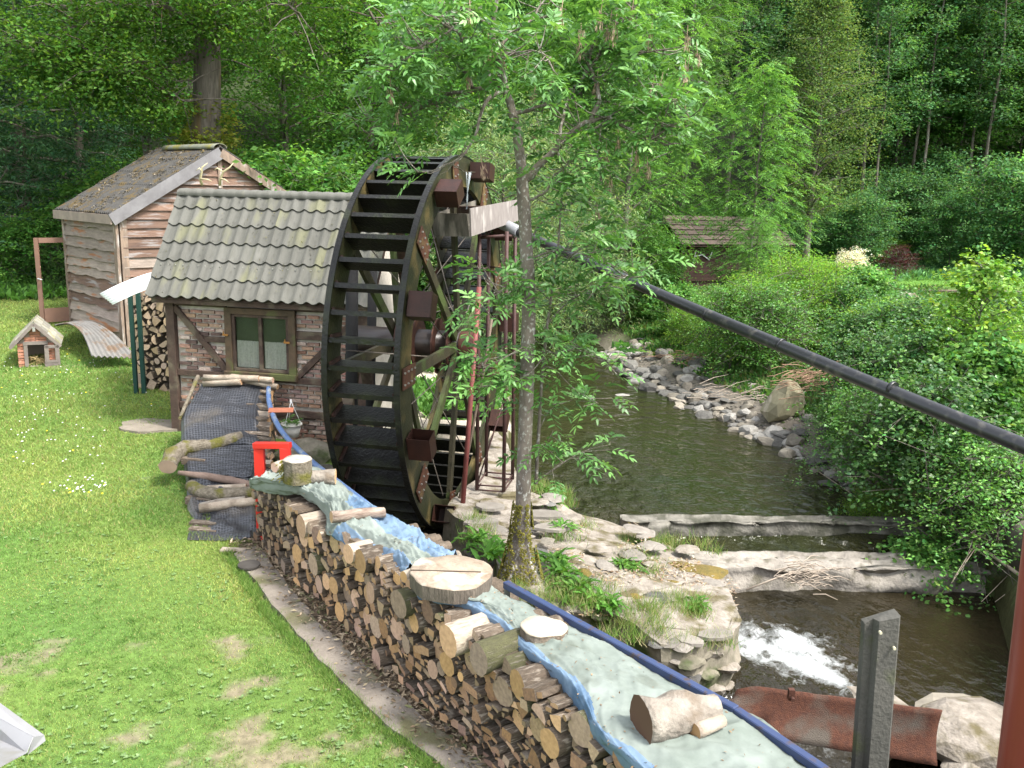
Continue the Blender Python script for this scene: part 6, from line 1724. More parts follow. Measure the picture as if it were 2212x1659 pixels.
def tree_kind(name, seed, H, R_, base, limbs, per, prof, M, rad, ln, wd, pal, tr=.12, up=.35, flat=.5, droop=.25, shape='diamond', comp=None, bare=0, lean=.0, mat_leaf=None, spread=.28):
    rg = np.random.default_rng(seed); rr = random.Random(seed); m_ = MB()
    nseg = 8; st = []
    wx, wy = rr.uniform(-lean, lean), rr.uniform(-lean, lean)
    for i in range(nseg + 1):
        t = i / nseg; st.append(Vector((wx * t * H + .03 * H * mnoise.noise(Vector((t * 3, seed, 0))) * t, wy * t * H + .03 * H * mnoise.noise(Vector((t * 3, seed, 9))) * t, H * .96 * t - (.25 if i == 0 else 0))))
    m_.tube(st, [tr * (1.35 if i == 0 else (1 - .85 * i / nseg)) for i in range(nseg + 1)], 8, False)
    C_, O_ = [], []
    for i in range(limbs):
        t = (i + .5) / limbs; z = base + (H - base) * t * .97; k = z / (H * .96) * nseg; i0 = min(int(k), nseg - 1); s = st[i0].lerp(st[i0 + 1], k - i0)
        az = i * 2.39996 + rr.uniform(-.5, .5); L_ = R_ * prof(t) * rr.uniform(.7, 1.12); el = up * (1 - .3 * t) + rr.uniform(-.15, .2)
        d = Vector((cos(az) * cos(el), sin(az) * cos(el), sin(el))); mid = s + d * L_ * .5 + Vector((0, 0, .04 * L_)); e_ = s + d * L_ + Vector((0, 0, -.08 * L_))
        m_.tube([s, mid, e_], [max(.012, tr * .35 * (1 - t * .7)), max(.009, tr * .2 * (1 - t * .6)), .006], 5, False)
        for j in range(per):
            u = rr.uniform(.25, 1.0) ** .75; c = (s.lerp(mid, u * 2) if u < .5 else mid.lerp(e_, u * 2 - 1))
            off = Vector((rr.gauss(0, 1), rr.gauss(0, 1), rr.gauss(0, .75))) * (L_ * spread * .5 + .15)
            c2 = c + off; C_.append(c2); O_.append((Vector((c2.x - s.x, c2.y - s.y, 0)) + Vector((0, 0, .001))).normalized())
            if j % 4 == 0: m_.tube([c, c2], [.008, .004], 3, False)
    C_ = np.array(C_); O_ = np.array(O_)
    if comp:
        C_ = np.repeat(C_, comp[0], 0) + rg.normal(size=(len(C_) * comp[0], 3)) * rad * .4; O_ = np.repeat(O_, comp[0], 0) + rg.normal(size=(len(C_), 3)) * .7; O_[:, 2] = np.abs(O_[:, 2]) * .3
        g = compound_leaves(rg, C_, O_, np.tile([0, 0, 1.], (len(C_), 1)) + rg.normal(size=C_.shape) * .3, comp[1], comp[2], ln, wd, PAL[pal] if isinstance(pal, str) else pal, .45)
    else:
        g = spray_leaves(rg, C_, O_, M, rad, flat, ln, wd, PAL[pal] if isinstance(pal, str) else pal, shape, droop)
    return m_.mesh('trunk', trunk_m), npmesh('crown', *g[:3], mat_leaf or LEAFM, g[3])


dome = lambda t: sqrt(max(0, 1 - (t * 1.05 - .2) ** 2)) * (1 - .25 * t)
cone = lambda t: (1 - t) ** .7 * (.55 + .45 * min(1, t * 5))
oval = lambda t: sin(pi * min(1, .12 + .86 * t)) ** .6
KIND = {}
for i in range(3): KIND['forest%d' % i] = tree_kind('forest', 40 + i, 15, 2.7, 5.5, 30, 26, oval, 22, .42, .17, .6, 'forest', tr=.14, up=.3, lean=.04)
for i in range(3): KIND['mid%d' % i] = tree_kind('mid', 50 + i, 12, 3.4, 1.6, 36, 28, oval, 22, .42, .15, .6, 'mid', tr=.2, up=.35)
KIND['dark'] = tree_kind('dark', 61, 13, 4.2, .6, 44, 30, cone, 22, .5, .17, .32, 'dark', tr=.25, up=-.02, flat=.22, droop=.45)
KIND['dark1'] = tree_kind('dark', 62, 11, 3.8, .3, 40, 30, cone, 22, .5, .17, .32, 'dark', tr=.22, up=-.05, flat=.22, droop=.45)
KIND['bright0'] = tree_kind('bright', 71, 12, 2.7, 1.2, 44, 22, oval, 0, .5, .12, .36, 'bright', tr=.13, up=.5, comp=(4, .34, 4))
KIND['bright1'] = tree_kind('bright', 72, 8, 1.9, .8, 34, 16, oval, 0, .4, .12, .36, 'bright', tr=.07, up=.6, comp=(4, .32, 4))
KIND['alder'] = tree_kind('alder', 81, 11, 3.1, 2.2, 70, 26, lambda t: (1 - t) ** .6 * (.5 + .5 * min(1, t * 3)), 20, .34, .085, .65, 'alder', tr=.16, up=.45)
KIND['willow'] = tree_kind('willow', 91, 6.2, 3.2, .4, 56, 26, oval, 22, .3, .15, .17, 'willow', tr=.1, up=.5, droop=.5, flat=.8, spread=.4)
KIND['slender'] = tree_kind('slender', 95, 17, 1.8, 6.5, 22, 16, oval, 18, .42, .16, .6, 'forest', tr=.10, up=.25, lean=.06)
KIND['bushd'] = tree_kind('bush', 101, 2.6, 1.9, .15, 34, 22, dome, 18, .3, .13, .6, 'mid', tr=.05, up=.5, spread=.4)
KIND['under'] = tree_kind('bush', 103, 4.2, 2.3, .7, 26, 24, oval, 18, .34, .14, .6, 'forest', tr=.06, up=.35, spread=.34, lean=.05)
KIND['bushl'] = tree_kind('bush', 102, 2.2, 1.7, .1, 34, 22, dome, 18, .26, .11, .45, 'lime', tr=.04, up=.6, spread=.4)
KIND['nshrub0'] = tree_kind('shrub', 111, 2.5, 1.5, .1, 34, 22, dome, 13, .20, .085, .72, 'shrub', tr=.04, up=.75, shape='oval', mat_leaf=LEAFG, spread=.34)
KIND['nshrub1'] = tree_kind('shrub', 112, 2.0, 1.3, .05, 32, 22, dome, 13, .18, .065, .5, 'mid', tr=.03, up=.6, shape='oval', mat_leaf=LEAFG, spread=.42)
KIND['nlime'] = tree_kind('shrub', 113, 1.9, 1.35, .05, 44, 26, dome, 16, .2, .06, .35, 'lime', tr=.03, up=.8, spread=.42)
KIND['sapling'] = tree_kind('shrub', 114, 3.4, .75, .3, 30, 12, oval, 12, .18, .09, .7, 'lime', tr=.03, up=.7, shape='oval', mat_leaf=LEAFG)
KIND['nmaple'] = tree_kind('shrub', 115, 2.6, 1.2, .1, 36, 20, oval, 12, .2, .12, .85, 'bright', tr=.04, up=.5, shape='oval')
KIND['whitebush'] = tree_kind('bush', 121, 1.5, .75, .05, 34, 20, dome, 14, .12, .07, .4, 'white', tr=.03, up=.9, spread=.4)
KIND['redmaple'] = tree_kind('bush', 122, 1.9, 1.15, .6, 22, 18, dome, 16, .16, .07, .4, 'maple', tr=.04, up=.25, flat=.3)
NT = {}


def plant(kind, u, Y, sc, label, cat='tree', group=None, name=None, x=None, zoff=0, rz=None, hz=1.0):
    X = x if x is not None else P(u, 500, Y).x
    nm = name or {'tree': 'tree', 'bush': 'bush', 'shrub': 'shrub'}[cat]
    o = empty(nm, label, cat, (X, Y, gz(X, Y) - .05 + zoff), rz if rz is not None else (u * 1.7 + Y) % 6.28, group)
    a, b = KIND[kind]; t = link('trunk', a, o); c = link('crown', b, o); o.scale = (sc, sc, sc * hz); return o


# back rows close the view; trees there cannot be told apart
for (row, y0, n_, kk, s0) in ((0, 60, 18, ('forest0', 'forest1', 'mid0'), 1.25), (1, 50, 17, ('forest2', 'forest0', 'forest1'), 1.1)):
    for i in range(n_):
        u = -260 + i * (2700 / (n_ - 1)) + random.uniform(-40, 40)
        if row == 1 and u > 1500: continue
        plant(kk[i % 3], u, y0 + random.uniform(-3, 3), s0 * random.uniform(.9, 1.15), 'tall dark green tree in the dense wood on the hillside', group='trees of the far wood', name='forest_tree')
# right hand forest
for i, (u, Y, s, k) in enumerate(((1560, 46, 1.1, 'forest0'), (1660, 48, 1.15, 'forest1'), (1850, 50, 1.1, 'forest2'), (1990, 52, 1.2, 'forest0'), (2110, 49, 1.1, 'forest1'), (2240, 47, 1.15, 'forest2'), (1760, 54, 1.2, 'mid1'), (2050, 57, 1.2, 'forest2'), (2180, 58, 1.25, 'forest0'), (1920, 58, 1.25, 'mid2'), (1800, 46.5, .95, 'forest1'), (2310, 44, 1.1, 'mid0'))):
    plant(k, u, Y, s, 'dark leafy tree crowding the edge of the right hand wood', group='dense trees of the right hand wood', name='forest_tree')
for i, u in enumerate((1880, 1915, 1950, 1985, 2018, 2045, 2078, 2105, 2140, 2175, 2205, 1850)):
    plant('slender', u, 42.5 + (i * 37 % 50) / 10, .85 + .05 * (i % 4), 'slender bare stemmed tree at the front of the dark right hand wood', group='slender stems in the right hand wood', name='slender_tree')
for i, (u, Y, k, s) in enumerate(((1840, 48, 'mid0', 1.2), (1930, 47, 'mid1', 1.05), (2020, 48, 'mid2', 1.2), (2100, 46.5, 'mid0', 1.0), (2190, 48, 'mid1', 1.2), (2270, 46, 'mid2', 1.1), (1980, 53, 'mid0', 1.4), (2140, 54, 'mid1', 1.4), (1880, 55, 'mid2', 1.4))):
    plant(k, u, Y, s, 'dark leafy tree crowding the edge of the right hand wood', group='dense trees of the right hand wood', name='forest_tree')
# middle distance, single trees
plant('alder', 1745, 37, 1.06, 'pale olive green cone shaped tree standing free in the far garden', name='alder_tree', rz=1.0)
plant('bright0', 1350, 30, 1.0, 'tall bright green ash beyond the river behind the foreground tree', name='ash_tree')
plant('bright0', 1470, 39, 1.15, 'bright feathery ash left of the brown cabin', name='ash_tree', rz=2.2)
plant('bright1', 1625, 29, .98, 'young feathery ash standing in front of the brown cabin', name='ash_tree', rz=.4)
plant('bright0', 1290, 34, 1.1, 'light green ash above the far bend of the river', name='ash_tree', rz=4)
plant('mid1', 1230, 40, 1.05, 'mid green tree over the far bend of the river', name='tree')
plant('mid2', 1050, 36, 1.0, 'broad mid green tree behind the willow', name='tree')
plant('willow', 1085, 23.5, 1.0, 'pale grey green willow bush behind the wheel', name='willow')
plant('willow', 1215, 29, .95, 'second willow bush further up the river', name='willow', rz=2)
plant('mid0', 940, 31, .9, 'leafy green tree directly behind the top of the wheel', name='tree')
plant('mid2', 800, 29, .82, 'leafy green tree behind the ridge of the brick house', name='tree', rz=2)
plant('bushd', 700, 24.5, 1.35, 'dense green bush behind the brick house', 'bush')
plant('bushd', 850, 25.5, 1.3, 'dense green bush behind the left rim of the wheel', 'bush', rz=3)
plant('mid1', 620, 33, 1.0, 'tall mid green tree right of the thick oak trunk', name='tree', rz=1)
plant('mid0', 700, 40, 1.15, 'tall tree deeper in the wood behind the brick house', name='tree', rz=3)
plant('mid2', 880, 44, 1.2, 'tall tree deeper in the wood behind the wheel', name='tree', rz=5)
plant('mid1', 330, 36, 1.05, 'sunlit green tree in the wood behind the shed', name='tree', rz=2.5)
plant('mid0', 200, 40, 1.1, 'green tree in the wood left of the shed', name='tree', rz=.5)
plant('mid2', 480, 42, 1.15, 'green tree in the wood behind the oak', name='tree', rz=1.5)
plant('dark', 60, 29.5, 1.0, 'big dark conifer with drooping sprays at the left lawn edge', name='conifer_tree')
plant('dark1', 185, 31.5, .92, 'dark drooping conifer just left of the shed roof', name='conifer_tree', rz=2)
plant('dark', -70, 27, .9, 'very dark conifer at the outer left of the lawn', name='conifer_tree', rz=4)
plant('dark1', 0, 36, 1.1, 'dark conifer behind the other conifers', name='conifer_tree', rz=1)
for i, (u, Y, s, lab) in enumerate(((30, 26.5, .7, 'low bush under the dark conifer at the left lawn edge'), (110, 27.2, .75, 'low bush behind the glass door'), (230, 28, 1.1, 'bush behind the left eave of the shed'), (350, 29, 1.2, 'bush behind the shed ridge'), (530, 27, 1.35, 'bush right of the oak trunk behind the shed'), (600, 26, 1.2, 'bush between shed and brick house roofs'), (760, 30, 1.5, 'tall bush in the shade behind the brick house'), (980, 26, 1.2, 'bush behind the wheel rim'))):
    plant('bushd', u, Y, s, lab, 'bush')
for i, (u, Y, s, k, lab) in enumerate(((1855, 40, .8, 'under', 'loose bush at the foot of the right hand wood'), (1930, 41.5, .55, 'bushl', 'light green bush behind the red maple'), (1985, 42, .95, 'under', 'tall loose bush right of the red maple'), (2060, 40, .75, 'under', 'loose bush under the slender stems'), (2120, 41, .6, 'bushl', 'light green bush below the slender stems'), (2170, 39, 1.1, 'under', 'tall loose bush at the right wood edge'), (2250, 38, 1.0, 'under', 'outermost bush at the right wood edge'),
                                      (1790, 41, .7, 'under', 'bush right of the pale olive tree stem'), (1700, 40.5, .7, 'under', 'bush behind the cabin gable'), (1395, 33, .9, 'bushd', 'bush left of the cabin wall'), (2010, 44.5, 1.15, 'under', 'taller shrub deep under the slender stems'), (1900, 44, 1.0, 'under', 'shrub in the gap of the right hand wood'))):
    plant(k, u, Y, s, lab, 'bush', rz=i)
plant('whitebush', 1850, 30.5, .8, 'white flowering bush in the far garden', 'bush', name='flowering_bush', zoff=P(1850, 628, 30.5).z - gz(P(1850, 628, 30.5).x, 30.5))
plant('redmaple', 1945, 33.5, .68, 'small dark red maple in the far garden', 'tree', name='maple_tree', zoff=P(1945, 612, 33.5).z - gz(P(1945, 612, 33.5).x, 33.5))
# right bank shrubs
RB = [('bushl', 1765, 27.5, .8, 'yellow green bush left of the white flowering bush'), ('nlime', 1650, 22, 1.0, 'feathery lime green shrub above the boulder'), ('nlime', 1735, 22.8, 1.15, 'second feathery lime green shrub right of the first'), ('nshrub1', 1600, 22, .95, 'dark green shrub overhanging the stones left of the boulder'),
      ('nshrub1', 1690, 20.9, 1.0, 'dark shrub in the hollow behind the boulder'), ('nmaple', 1475, 26.5, .58, 'broad leaved bush between pipe and stony shore'), ('nmaple', 1425, 29.5, .6, 'broad leaved bush below the cabin'), ('bright1', 1640, 27, .42, 'small feathery ash sapling below the cabin'),
      ('nlime', 1500, 24.5, .6, 'small yellowish tuft bush on the upstream bank'), ('nshrub1', 1555, 25, .72, 'grey green shrub under the black pipe'), ('nmaple', 1880, 26, .7, 'broad leaved bush before the stone table'), ('nshrub0', 1845, 22.5, .72, 'leafy shrub under the white flowering bush'),
      ('nshrub1', 1960, 24, .62, 'leafy shrub right of the stone table'), ('nlime', 2070, 25, .55, 'lime green shrub near the garden edging'), ('nlime', 2180, 24, .62, 'lime green shrub at the far right of the garden'), ('bushl', 1925, 21, .62, 'yellow tipped bush in the middle of the right bank'), ('nmaple', 2040, 20.5, .52, 'broad leaved bush in front of the garden edging'),
      ('nlime', 2130, 20, .68, 'feathery shrub below the garden edging'), ('nshrub0', 2230, 19.5, .7, 'leafy shrub at the right of the bank top'),
      ('nshrub0', 1890, 18.6, .68, 'shrub above the pipe right of the dry twigs'), ('nshrub0', 1990, 17.8, .8, 'shrub behind the middle of the pipe'), ('bushl', 2090, 17.4, .75, 'yellow green bush behind the tall sapling'), ('nlime', 2205, 16.5, .85, 'yellowish shrub at the right behind the sapling'),
      ('sapling', 2140, 14.8, .98, 'tall lime green sapling rising above the pipe'), ('nshrub0', 1925, 16.2, .72, 'round leaved shrub on the bank below the pipe'), ('nshrub0', 2035, 14.9, .82, 'dense round leaved shrub crossing the pipe'), ('nmaple', 2200, 13.9, .75, 'pale broad leaved shrub at the right behind the pipe'),
      ('nshrub1', 1860, 16.3, .5, 'small shrub overhanging the river below the pipe'), ('nshrub1', 1960, 13.9, .85, 'dark shrub overhanging the water by the weir'), ('nshrub0', 2070, 12.6, .85, 'low hanging shrub above the weir end'), ('nmaple', 2105, 11.5, .5, 'pale broad leaved shrub hanging above the rock wall'), ('nshrub1', 2215, 11.4, .85, 'shrub at the far right above the rock wall'), ('nshrub1', 1915, 14.9, .62, 'leafy shrub between the overhanging ones'), ('nlime', 1960, 12.9, .4, 'small bright fern like tuft above the weir end')]
for k, u, Y, s, lab in RB: plant(k, u, Y, s, lab, 'shrub')

# ------------------------------------------------------------------ the oak behind the shed
ox = P(447, 330, 27).x; ogz = gz(ox, 27)
oak = empty('oak_tree', 'huge old oak with thick grey trunk rising behind the shed', 'tree', (ox, 27, ogz)); oo = -Vector(oak.location)
m_ = MB(); st = [P(448, 500, 27), P(444, 330, 27), P(446, 250, 27), P(448, 150, 27), P(446, 60, 27), P(442, -40, 27), P(440, -160, 27), P(440, -300, 27)]
m_.tube([p + oo for p in st], [.55, .44, .40, .38, .36, .34, .28, .12], 18, False)
rg = np.random.default_rng(5); ro = random.Random(9); CC, OO = [], []
OL = [[(430, 110, 27), (330, 150, 25.5), (270, 125, 24.8), (180, 95, 24.2), (90, 95, 23.8), (0, 92, 23.5)], [(180, 95, 24.2), (230, 140, 24), (290, 160, 23.8)], [(440, 20, 27), (520, -30, 26), (640, -60, 25)], [(450, 60, 27), (560, 60, 27.5), (680, 80, 28)], [(440, 60, 27), (360, 20, 26), (250, 10, 25), (120, 20, 24)],
      [(330, 150, 25.5), (350, 190, 25.4), (400, 220, 25.2)], [(445, -20, 27), (380, -80, 24), (300, -90, 22.5)], [(450, -10, 27), (560, -10, 24), (650, 30, 23)], [(60, 97, 23.7), (100, 140, 23.5), (160, 190, 23.6)], [(640, -60, 25), (760, -20, 25), (820, 60, 25.5)], [(250, 10, 25), (200, 50, 24.6), (130, 60, 24.5)], [(440, -60, 27), (300, -120, 27), (100, -100, 27), (-60, -60, 27)]]
for L_ in OL:
    pts = [P(*p) + oo for p in L_]; big = len(L_) > 3
    path = [cr(pts, t) + Vector((0, 0, .12 * mnoise.noise(Vector((t * 9, L_[0][0], 1))))) for t in np.linspace(0, 1, 12)]
    m_.tube(path, [(.15 if big else .08) * (1 - .75 * i / 11) for i in range(12)], 7, False)
    for k in range(int(34 * len(L_) / 3)):
        t = ro.uniform(.15, 1); p = cr(pts, t); e_ = p + Vector((ro.gauss(0, .7), ro.gauss(0, .8), ro.gauss(-.1, .5))); m_.tube([p, p.lerp(e_, .5) + Vector((0, 0, .1)), e_], [.022, .014, .005], 4, False)
        for j in range(5): q_ = e_ + Vector((ro.gauss(0, .45), ro.gauss(0, .45), ro.gauss(0, .25))); CC.append(q_); OO.append((q_ - p).normalized())
for k in range(620):   # upper crown, mostly above the frame
    a = ro.uniform(0, 6.28); r_ = 6.8 * sqrt(ro.random()); z = 11.5 + ro.gauss(0, 1.3) - .10 * r_ ; CC.append(Vector((cos(a) * r_, sin(a) * r_ * .9, z))); OO.append(Vector((cos(a), sin(a), 0)))
link('trunk', m_.mesh('trunk', oak_m), oak)
def hides(q_):
    p = q_ - oo - CAMPOS; zz = p.dot(_f); u_, v_ = CX + F * p.dot(_r) / zz, CY - F * p.dot(_u) / zz
    return abs(u_ - 446) < 62 and 118 < v_ < 345 and (q_ - oo).y < 28


kk_ = [i for i, q_ in enumerate(CC) if not hides(q_)]; CC = [CC[i] for i in kk_]; OO = [OO[i] for i in kk_]
g1 = spray_leaves(rg, np.array(CC), np.array(OO), 20, .45, .45, .12, .6, PAL['oak'], 'diamond', .2)
# epicormic shoots on the trunk
SC_, SO_ = [], []
for k in range(150):
    a = ro.uniform(0, 6.28); z = P(445, ro.choice((ro.uniform(225, 330), ro.uniform(285, 325))), 27).z - ogz; r_ = .45 + abs(ro.gauss(0, .35)); SC_.append((cos(a) * r_, sin(a) * r_, z + ro.gauss(0, .12))); SO_.append((cos(a), sin(a), .2))
g2 = spray_leaves(rg, np.array(SC_), np.array(SO_), 12, .2, .6, .15, .5, [(.12, .15, .02), (.20, .26, .04), (.28, .30, .07)], 'diamond', .0)
link('crown', npmesh('crown', *cat_geo([g1, g2])[:3], LEAFM, cat_geo([g1, g2])[3]), oak)

# ------------------------------------------------------------------ the foreground ash
TY = 9.25; ash = empty('ash_tree', 'slender ash with lichen spotted trunk rising from the masonry platform', 'tree', G(1125, 1248, 0)); ao = -Vector(ash.location)
def TP(u, v, dy=0): return P(u, v, TY + dy) + ao
rA = random.Random(12); rgA = np.random.default_rng(12); m_ = MB()
m_.tube([cr([TP(1122, 1275), TP(1122, 1215), TP(1127, 1160), TP(1130, 1090), TP(1134, 950), TP(1139, 800), TP(1142, 650), TP(1136, 520), TP(1128, 385)], t) for t in np.linspace(0, 1, 34)],
        list(np.interp(np.linspace(0, 1, 34), [0, .06, .13, .25, .38, 1], [.29, .20, .14, .088, .084, .064])), 16, False)
for i, v in enumerate(m_.v):   # lumpy root flare and knots
    p = Vector(v); k = .035 if p.z < .5 else .008; m_.v[i] = tuple(p + Vector((mnoise.noise(p * 6), mnoise.noise(p * 6 + Vector((9, 0, 0))), 0)) * k)
for (u, v, dx, dy) in ((1085, 1262, -.2, -.1), (1160, 1262, .2, -.1), (1100, 1275, -.05, -.22), (1145, 1250, .15, .2)):
    m_.tube([TP(1122, 1195), TP((u + 1122) / 2, 1232, dy * .5), TP(u, v, dy)], [.07, .08, .05], 8, False)
LB = [([(1128, 392, 0), (1118, 310, 0), (1105, 240, .05), (1092, 190, .1), (1072, 110, .1), (1064, 50, .1), (1078, -20, .1)], .058, 14, 1),
      ([(1130, 390, 0), (1165, 358, -.05), (1203, 322, -.1), (1242, 280, -.15), (1275, 262, -.2), (1310, 255, -.2), (1350, 262, -.3)], .042, 20, 1),
      ([(1203, 322, -.1), (1213, 270, -.1), (1225, 220, 0), (1240, 190, 0)], .022, 6, 0),
      ([(1275, 262, -.2), (1293, 215, -.1), (1284, 170, 0), (1270, 130, .1), (1290, 80, .1), (1335, 55, .2), (1375, 10, .2)], .026, 30, 1),
      ([(1092, 196, .1), (1058, 212, 0), (1040, 245, -.1), (1026, 290, -.15), (1008, 325, -.2), (985, 345, -.2)], .024, 12, 0),
      ([(1075, 185, .1), (1010, 195, .2), (960, 207, .3), (905, 232, .3), (868, 222, .3), (840, 205, .4)], .026, 28, 1),
      ([(1060, 185, .1), (1046, 140, 0), (1010, 95, -.1), (975, 60, -.2), (930, 30, -.3)], .026, 26, 1),
      ([(1020, 190, .1), (1000, 150, .3), (960, 110, .4), (900, 85, .4), (850, 80, .5)], .02, 26, 1),
      ([(1105, 250, 0), (1150, 236, .2), (1192, 228, .3), (1242, 236, .3), (1295, 215, .4), (1345, 232, .5)], .024, 24, 1),
      ([(1240, 190, 0), (1290, 125, .2), (1320, 70, .3), (1362, 5, .3)], .022, 20, 1),
      ([(1290, 120, .2), (1345, 108, .1), (1410, 112, 0), (1475, 98, -.1)], .013, 12, 0),
      ([(1310, 255, -.2), (1365, 280, -.3), (1410, 298, -.4), (1455, 268, -.5)], .016, 26, 1),
      ([(1140, 432, 0), (1178, 415, -.1), (1205, 372, -.2), (1245, 335, -.3), (1300, 340, -.4)], .014, 16, 0),
      ([(1072, 110, .1), (1110, 70, .2), (1150, 40, .3), (1180, -10, .4)], .02, 18, 1),
      ([(1064, 60, .1), (1010, 20, .2), (960, -10, .3)], .02, 16, 1),
      ([(1225, 220, 0), (1270, 190, .2), (1350, 170, .4), (1430, 190, .5)], .015, 24, 1),
      ([(960, 207, .3), (910, 235, .4), (850, 255, .4), (800, 262, .5)], .014, 24, 1),
      ([(1010, 330, -.2), (975, 352, -.25), (930, 372, -.3), (895, 372, -.3)], .008, 4, 0),
      ([(1046, 150, 0), (1090, 120, -.3), (1140, 110, -.4), (1190, 125, -.5)], .014, 20, 1),
      ([(1350, 262, -.3), (1400, 225, -.3), (1450, 215, -.4), (1490, 255, -.4)], .012, 22, 0),
      ([(980, 60, -.2), (930, 90, -.3), (870, 130, -.3), (800, 160, -.3)], .014, 26, 1),
      ([(1143, 600, 0), (1100, 620, -.1), (1060, 640, -.2), (1015, 655, -.3)], .010, 10, 0),
      ([(1143, 740, 0), (1095, 770, -.15), (1050, 790, -.2), (1010, 770, -.3)], .010, 14, 0),
      ([(1143, 560, 0), (1210, 540, -.1), (1290, 560, -.2), (1370, 600, -.3)], .012, 20, 0),
      ([(1136, 530, 0), (1180, 470, .2), (1230, 440, .3), (1280, 430, .3)], .010, 14, 0)]
tips = []
for pts, r0, ntw, big in LB:
    w = [TP(*p) for p in pts]; path = [cr(w, t) + Vector((mnoise.noise(Vector((t * 8, r0 * 99, pts[0][0]))), 0, mnoise.noise(Vector((t * 8, r0 * 99 + 5, pts[0][0]))))) * .03 for t in np.linspace(0, 1, 14)]
    m_.tube(path, [r0 * (1 - .72 * i / 13) for i in range(14)], 8 if r0 > .02 else 6, False)
    for k in range(ntw):
        t = rA.uniform(.3, 1.0); p = cr(w, t); dirv = Vector((rA.gauss(0, 1), rA.gauss(0, .8), rA.gauss(.0, .55))).normalized(); L_ = rA.uniform(.15, .42)
        e_ = p + dirv * L_ + Vector((0, 0, .05)); m_.tube([p, p.lerp(e_, .55) - Vector((0, 0, .03)), e_], [.007, .005, .003], 4, False)
        tips += [(e_, dirv, 3)] if k % 2 else [(e_, dirv, 2), (p.lerp(e_, .6), dirv, 1)]
# slim second stem with the low leafy sprays
sl_ = [([(1158, 1045, .1), (1163, 950, .1), (1172, 800, .1), (1188, 660, .1), (1203, 560, .1), (1212, 450, .1), (1218, 360, .1)], .022, 8, 1), ([(1182, 700, .1), (1225, 655, 0), (1280, 625, -.1), (1335, 610, -.2)], .010, 16, 0), ([(1172, 790, .1), (1215, 760, 0), (1265, 760, -.1), (1320, 785, -.2)], .010, 20, 0),
       ([(1172, 790, .1), (1200, 800, 0), (1240, 840, -.1), (1290, 870, -.2)], .008, 10, 0), ([(1190, 650, .1), (1150, 620, -.2), (1100, 640, -.3), (1060, 690, -.4)], .008, 12, 0), ([(1175, 770, .1), (1140, 810, -.2), (1090, 830, -.3), (1040, 835, -.4)], .008, 12, 0), ([(1200, 580, .1), (1250, 540, .1), (1300, 520, 0), (1350, 540, 0)], .009, 14, 0),
       ([(1164, 930, .1), (1185, 890, .1), (1215, 870, .0)], .007, 5, 0), ([(1160, 1040, .1), (1200, 1010, .1), (1260, 975, .1), (1320, 960, .1)], .008, 8, 0), ([(1160, 990, .1), (1180, 960, 0), (1195, 930, 0)], .006, 5, 0)]
for pts, r0, ntw, big in sl_:
    w = [TP(*p) for p in pts]; m_.tube([cr(w, t) for t in np.linspace(0, 1, 12)], [r0 * (1 - .7 * i / 11) for i in range(12)], 7, False)
    for k in range(ntw):
        t = rA.uniform(.25, 1.0); p = cr(w, t); dirv = Vector((rA.gauss(0, 1), rA.gauss(0, .7), rA.gauss(.0, .5))).normalized(); e_ = p + dirv * rA.uniform(.08, .3); m_.tube([p, e_], [.005, .003], 4, False); tips += [(e_, dirv, 2), (p, dirv, 1)] if k % 3 else [(e_, dirv, 2)]
link('trunk', m_.mesh('trunk', ash_m), ash)
BS, DS = [], []
for e_, d_, n_ in tips:
    for k in range(n_):
        BS.append(e_ + Vector((rA.gauss(0, .03), rA.gauss(0, .03), rA.gauss(0, .02)))); v = d_ * .8 + Vector((rA.gauss(0, .8), rA.gauss(0, .8), rA.gauss(.15, .35))); DS.append(v.normalized())
def _clear(b_):
    p = b_ - ao - CAMPOS; zz = p.dot(_f); u_, v_ = CX + F * p.dot(_r) / zz, CY - F * p.dot(_u) / zz
    return not (760 < u_ < 990 and v_ > 325) and not (985 < u_ < 1085 and 330 < v_ < 560)


kk_ = [i for i, b_ in enumerate(BS) if _clear(b_)]; BS = [BS[i] for i in kk_]; DS = [DS[i] for i in kk_]
for k in range(9):   # the lone spray in front of the wheel's top
    BS.append(TP(930 - 8 * k, 372 - 1.2 * k, -.3)); DS.append(Vector((-1, rA.gauss(0, .5), rA.gauss(.1, .4))).normalized())
BS = np.array(BS); DS = np.array(DS)
g = compound_leaves(rgA, BS, DS, np.tile([0, 0, 1.], (len(BS), 1)) + rgA.normal(size=BS.shape) * .35, .25, 4, .092, .34, PAL['ash'], .4, 'oval')
link('crown', npmesh('crown', *g[:3], LEAFG, g[3]), ash)
# moss sleeve at the foot, a part
m_ = MB()
for k in range(2600):
    a = rA.uniform(0, 6.28); t = rA.random(); v = 1085 + 170 * t; r_ = np.interp(v, [1085, 1160, 1215, 1275], [.09, .13, .20, .285]) + .006
    if mnoise.noise(Vector((cos(a) * 2, sin(a) * 2, t * 3))) < -.08: continue
    c = TP(1128 - 4 * t, v) + Vector((cos(a) * r_, sin(a) * r_, 0)); m_.tube([c, c + Vector((cos(a) * .012, sin(a) * .012, rA.uniform(-.01, .012)))], [.016, .003], 3, False)
o = link('moss', m_.mesh('moss', moss), ash); o['kind'] = 'stuff'
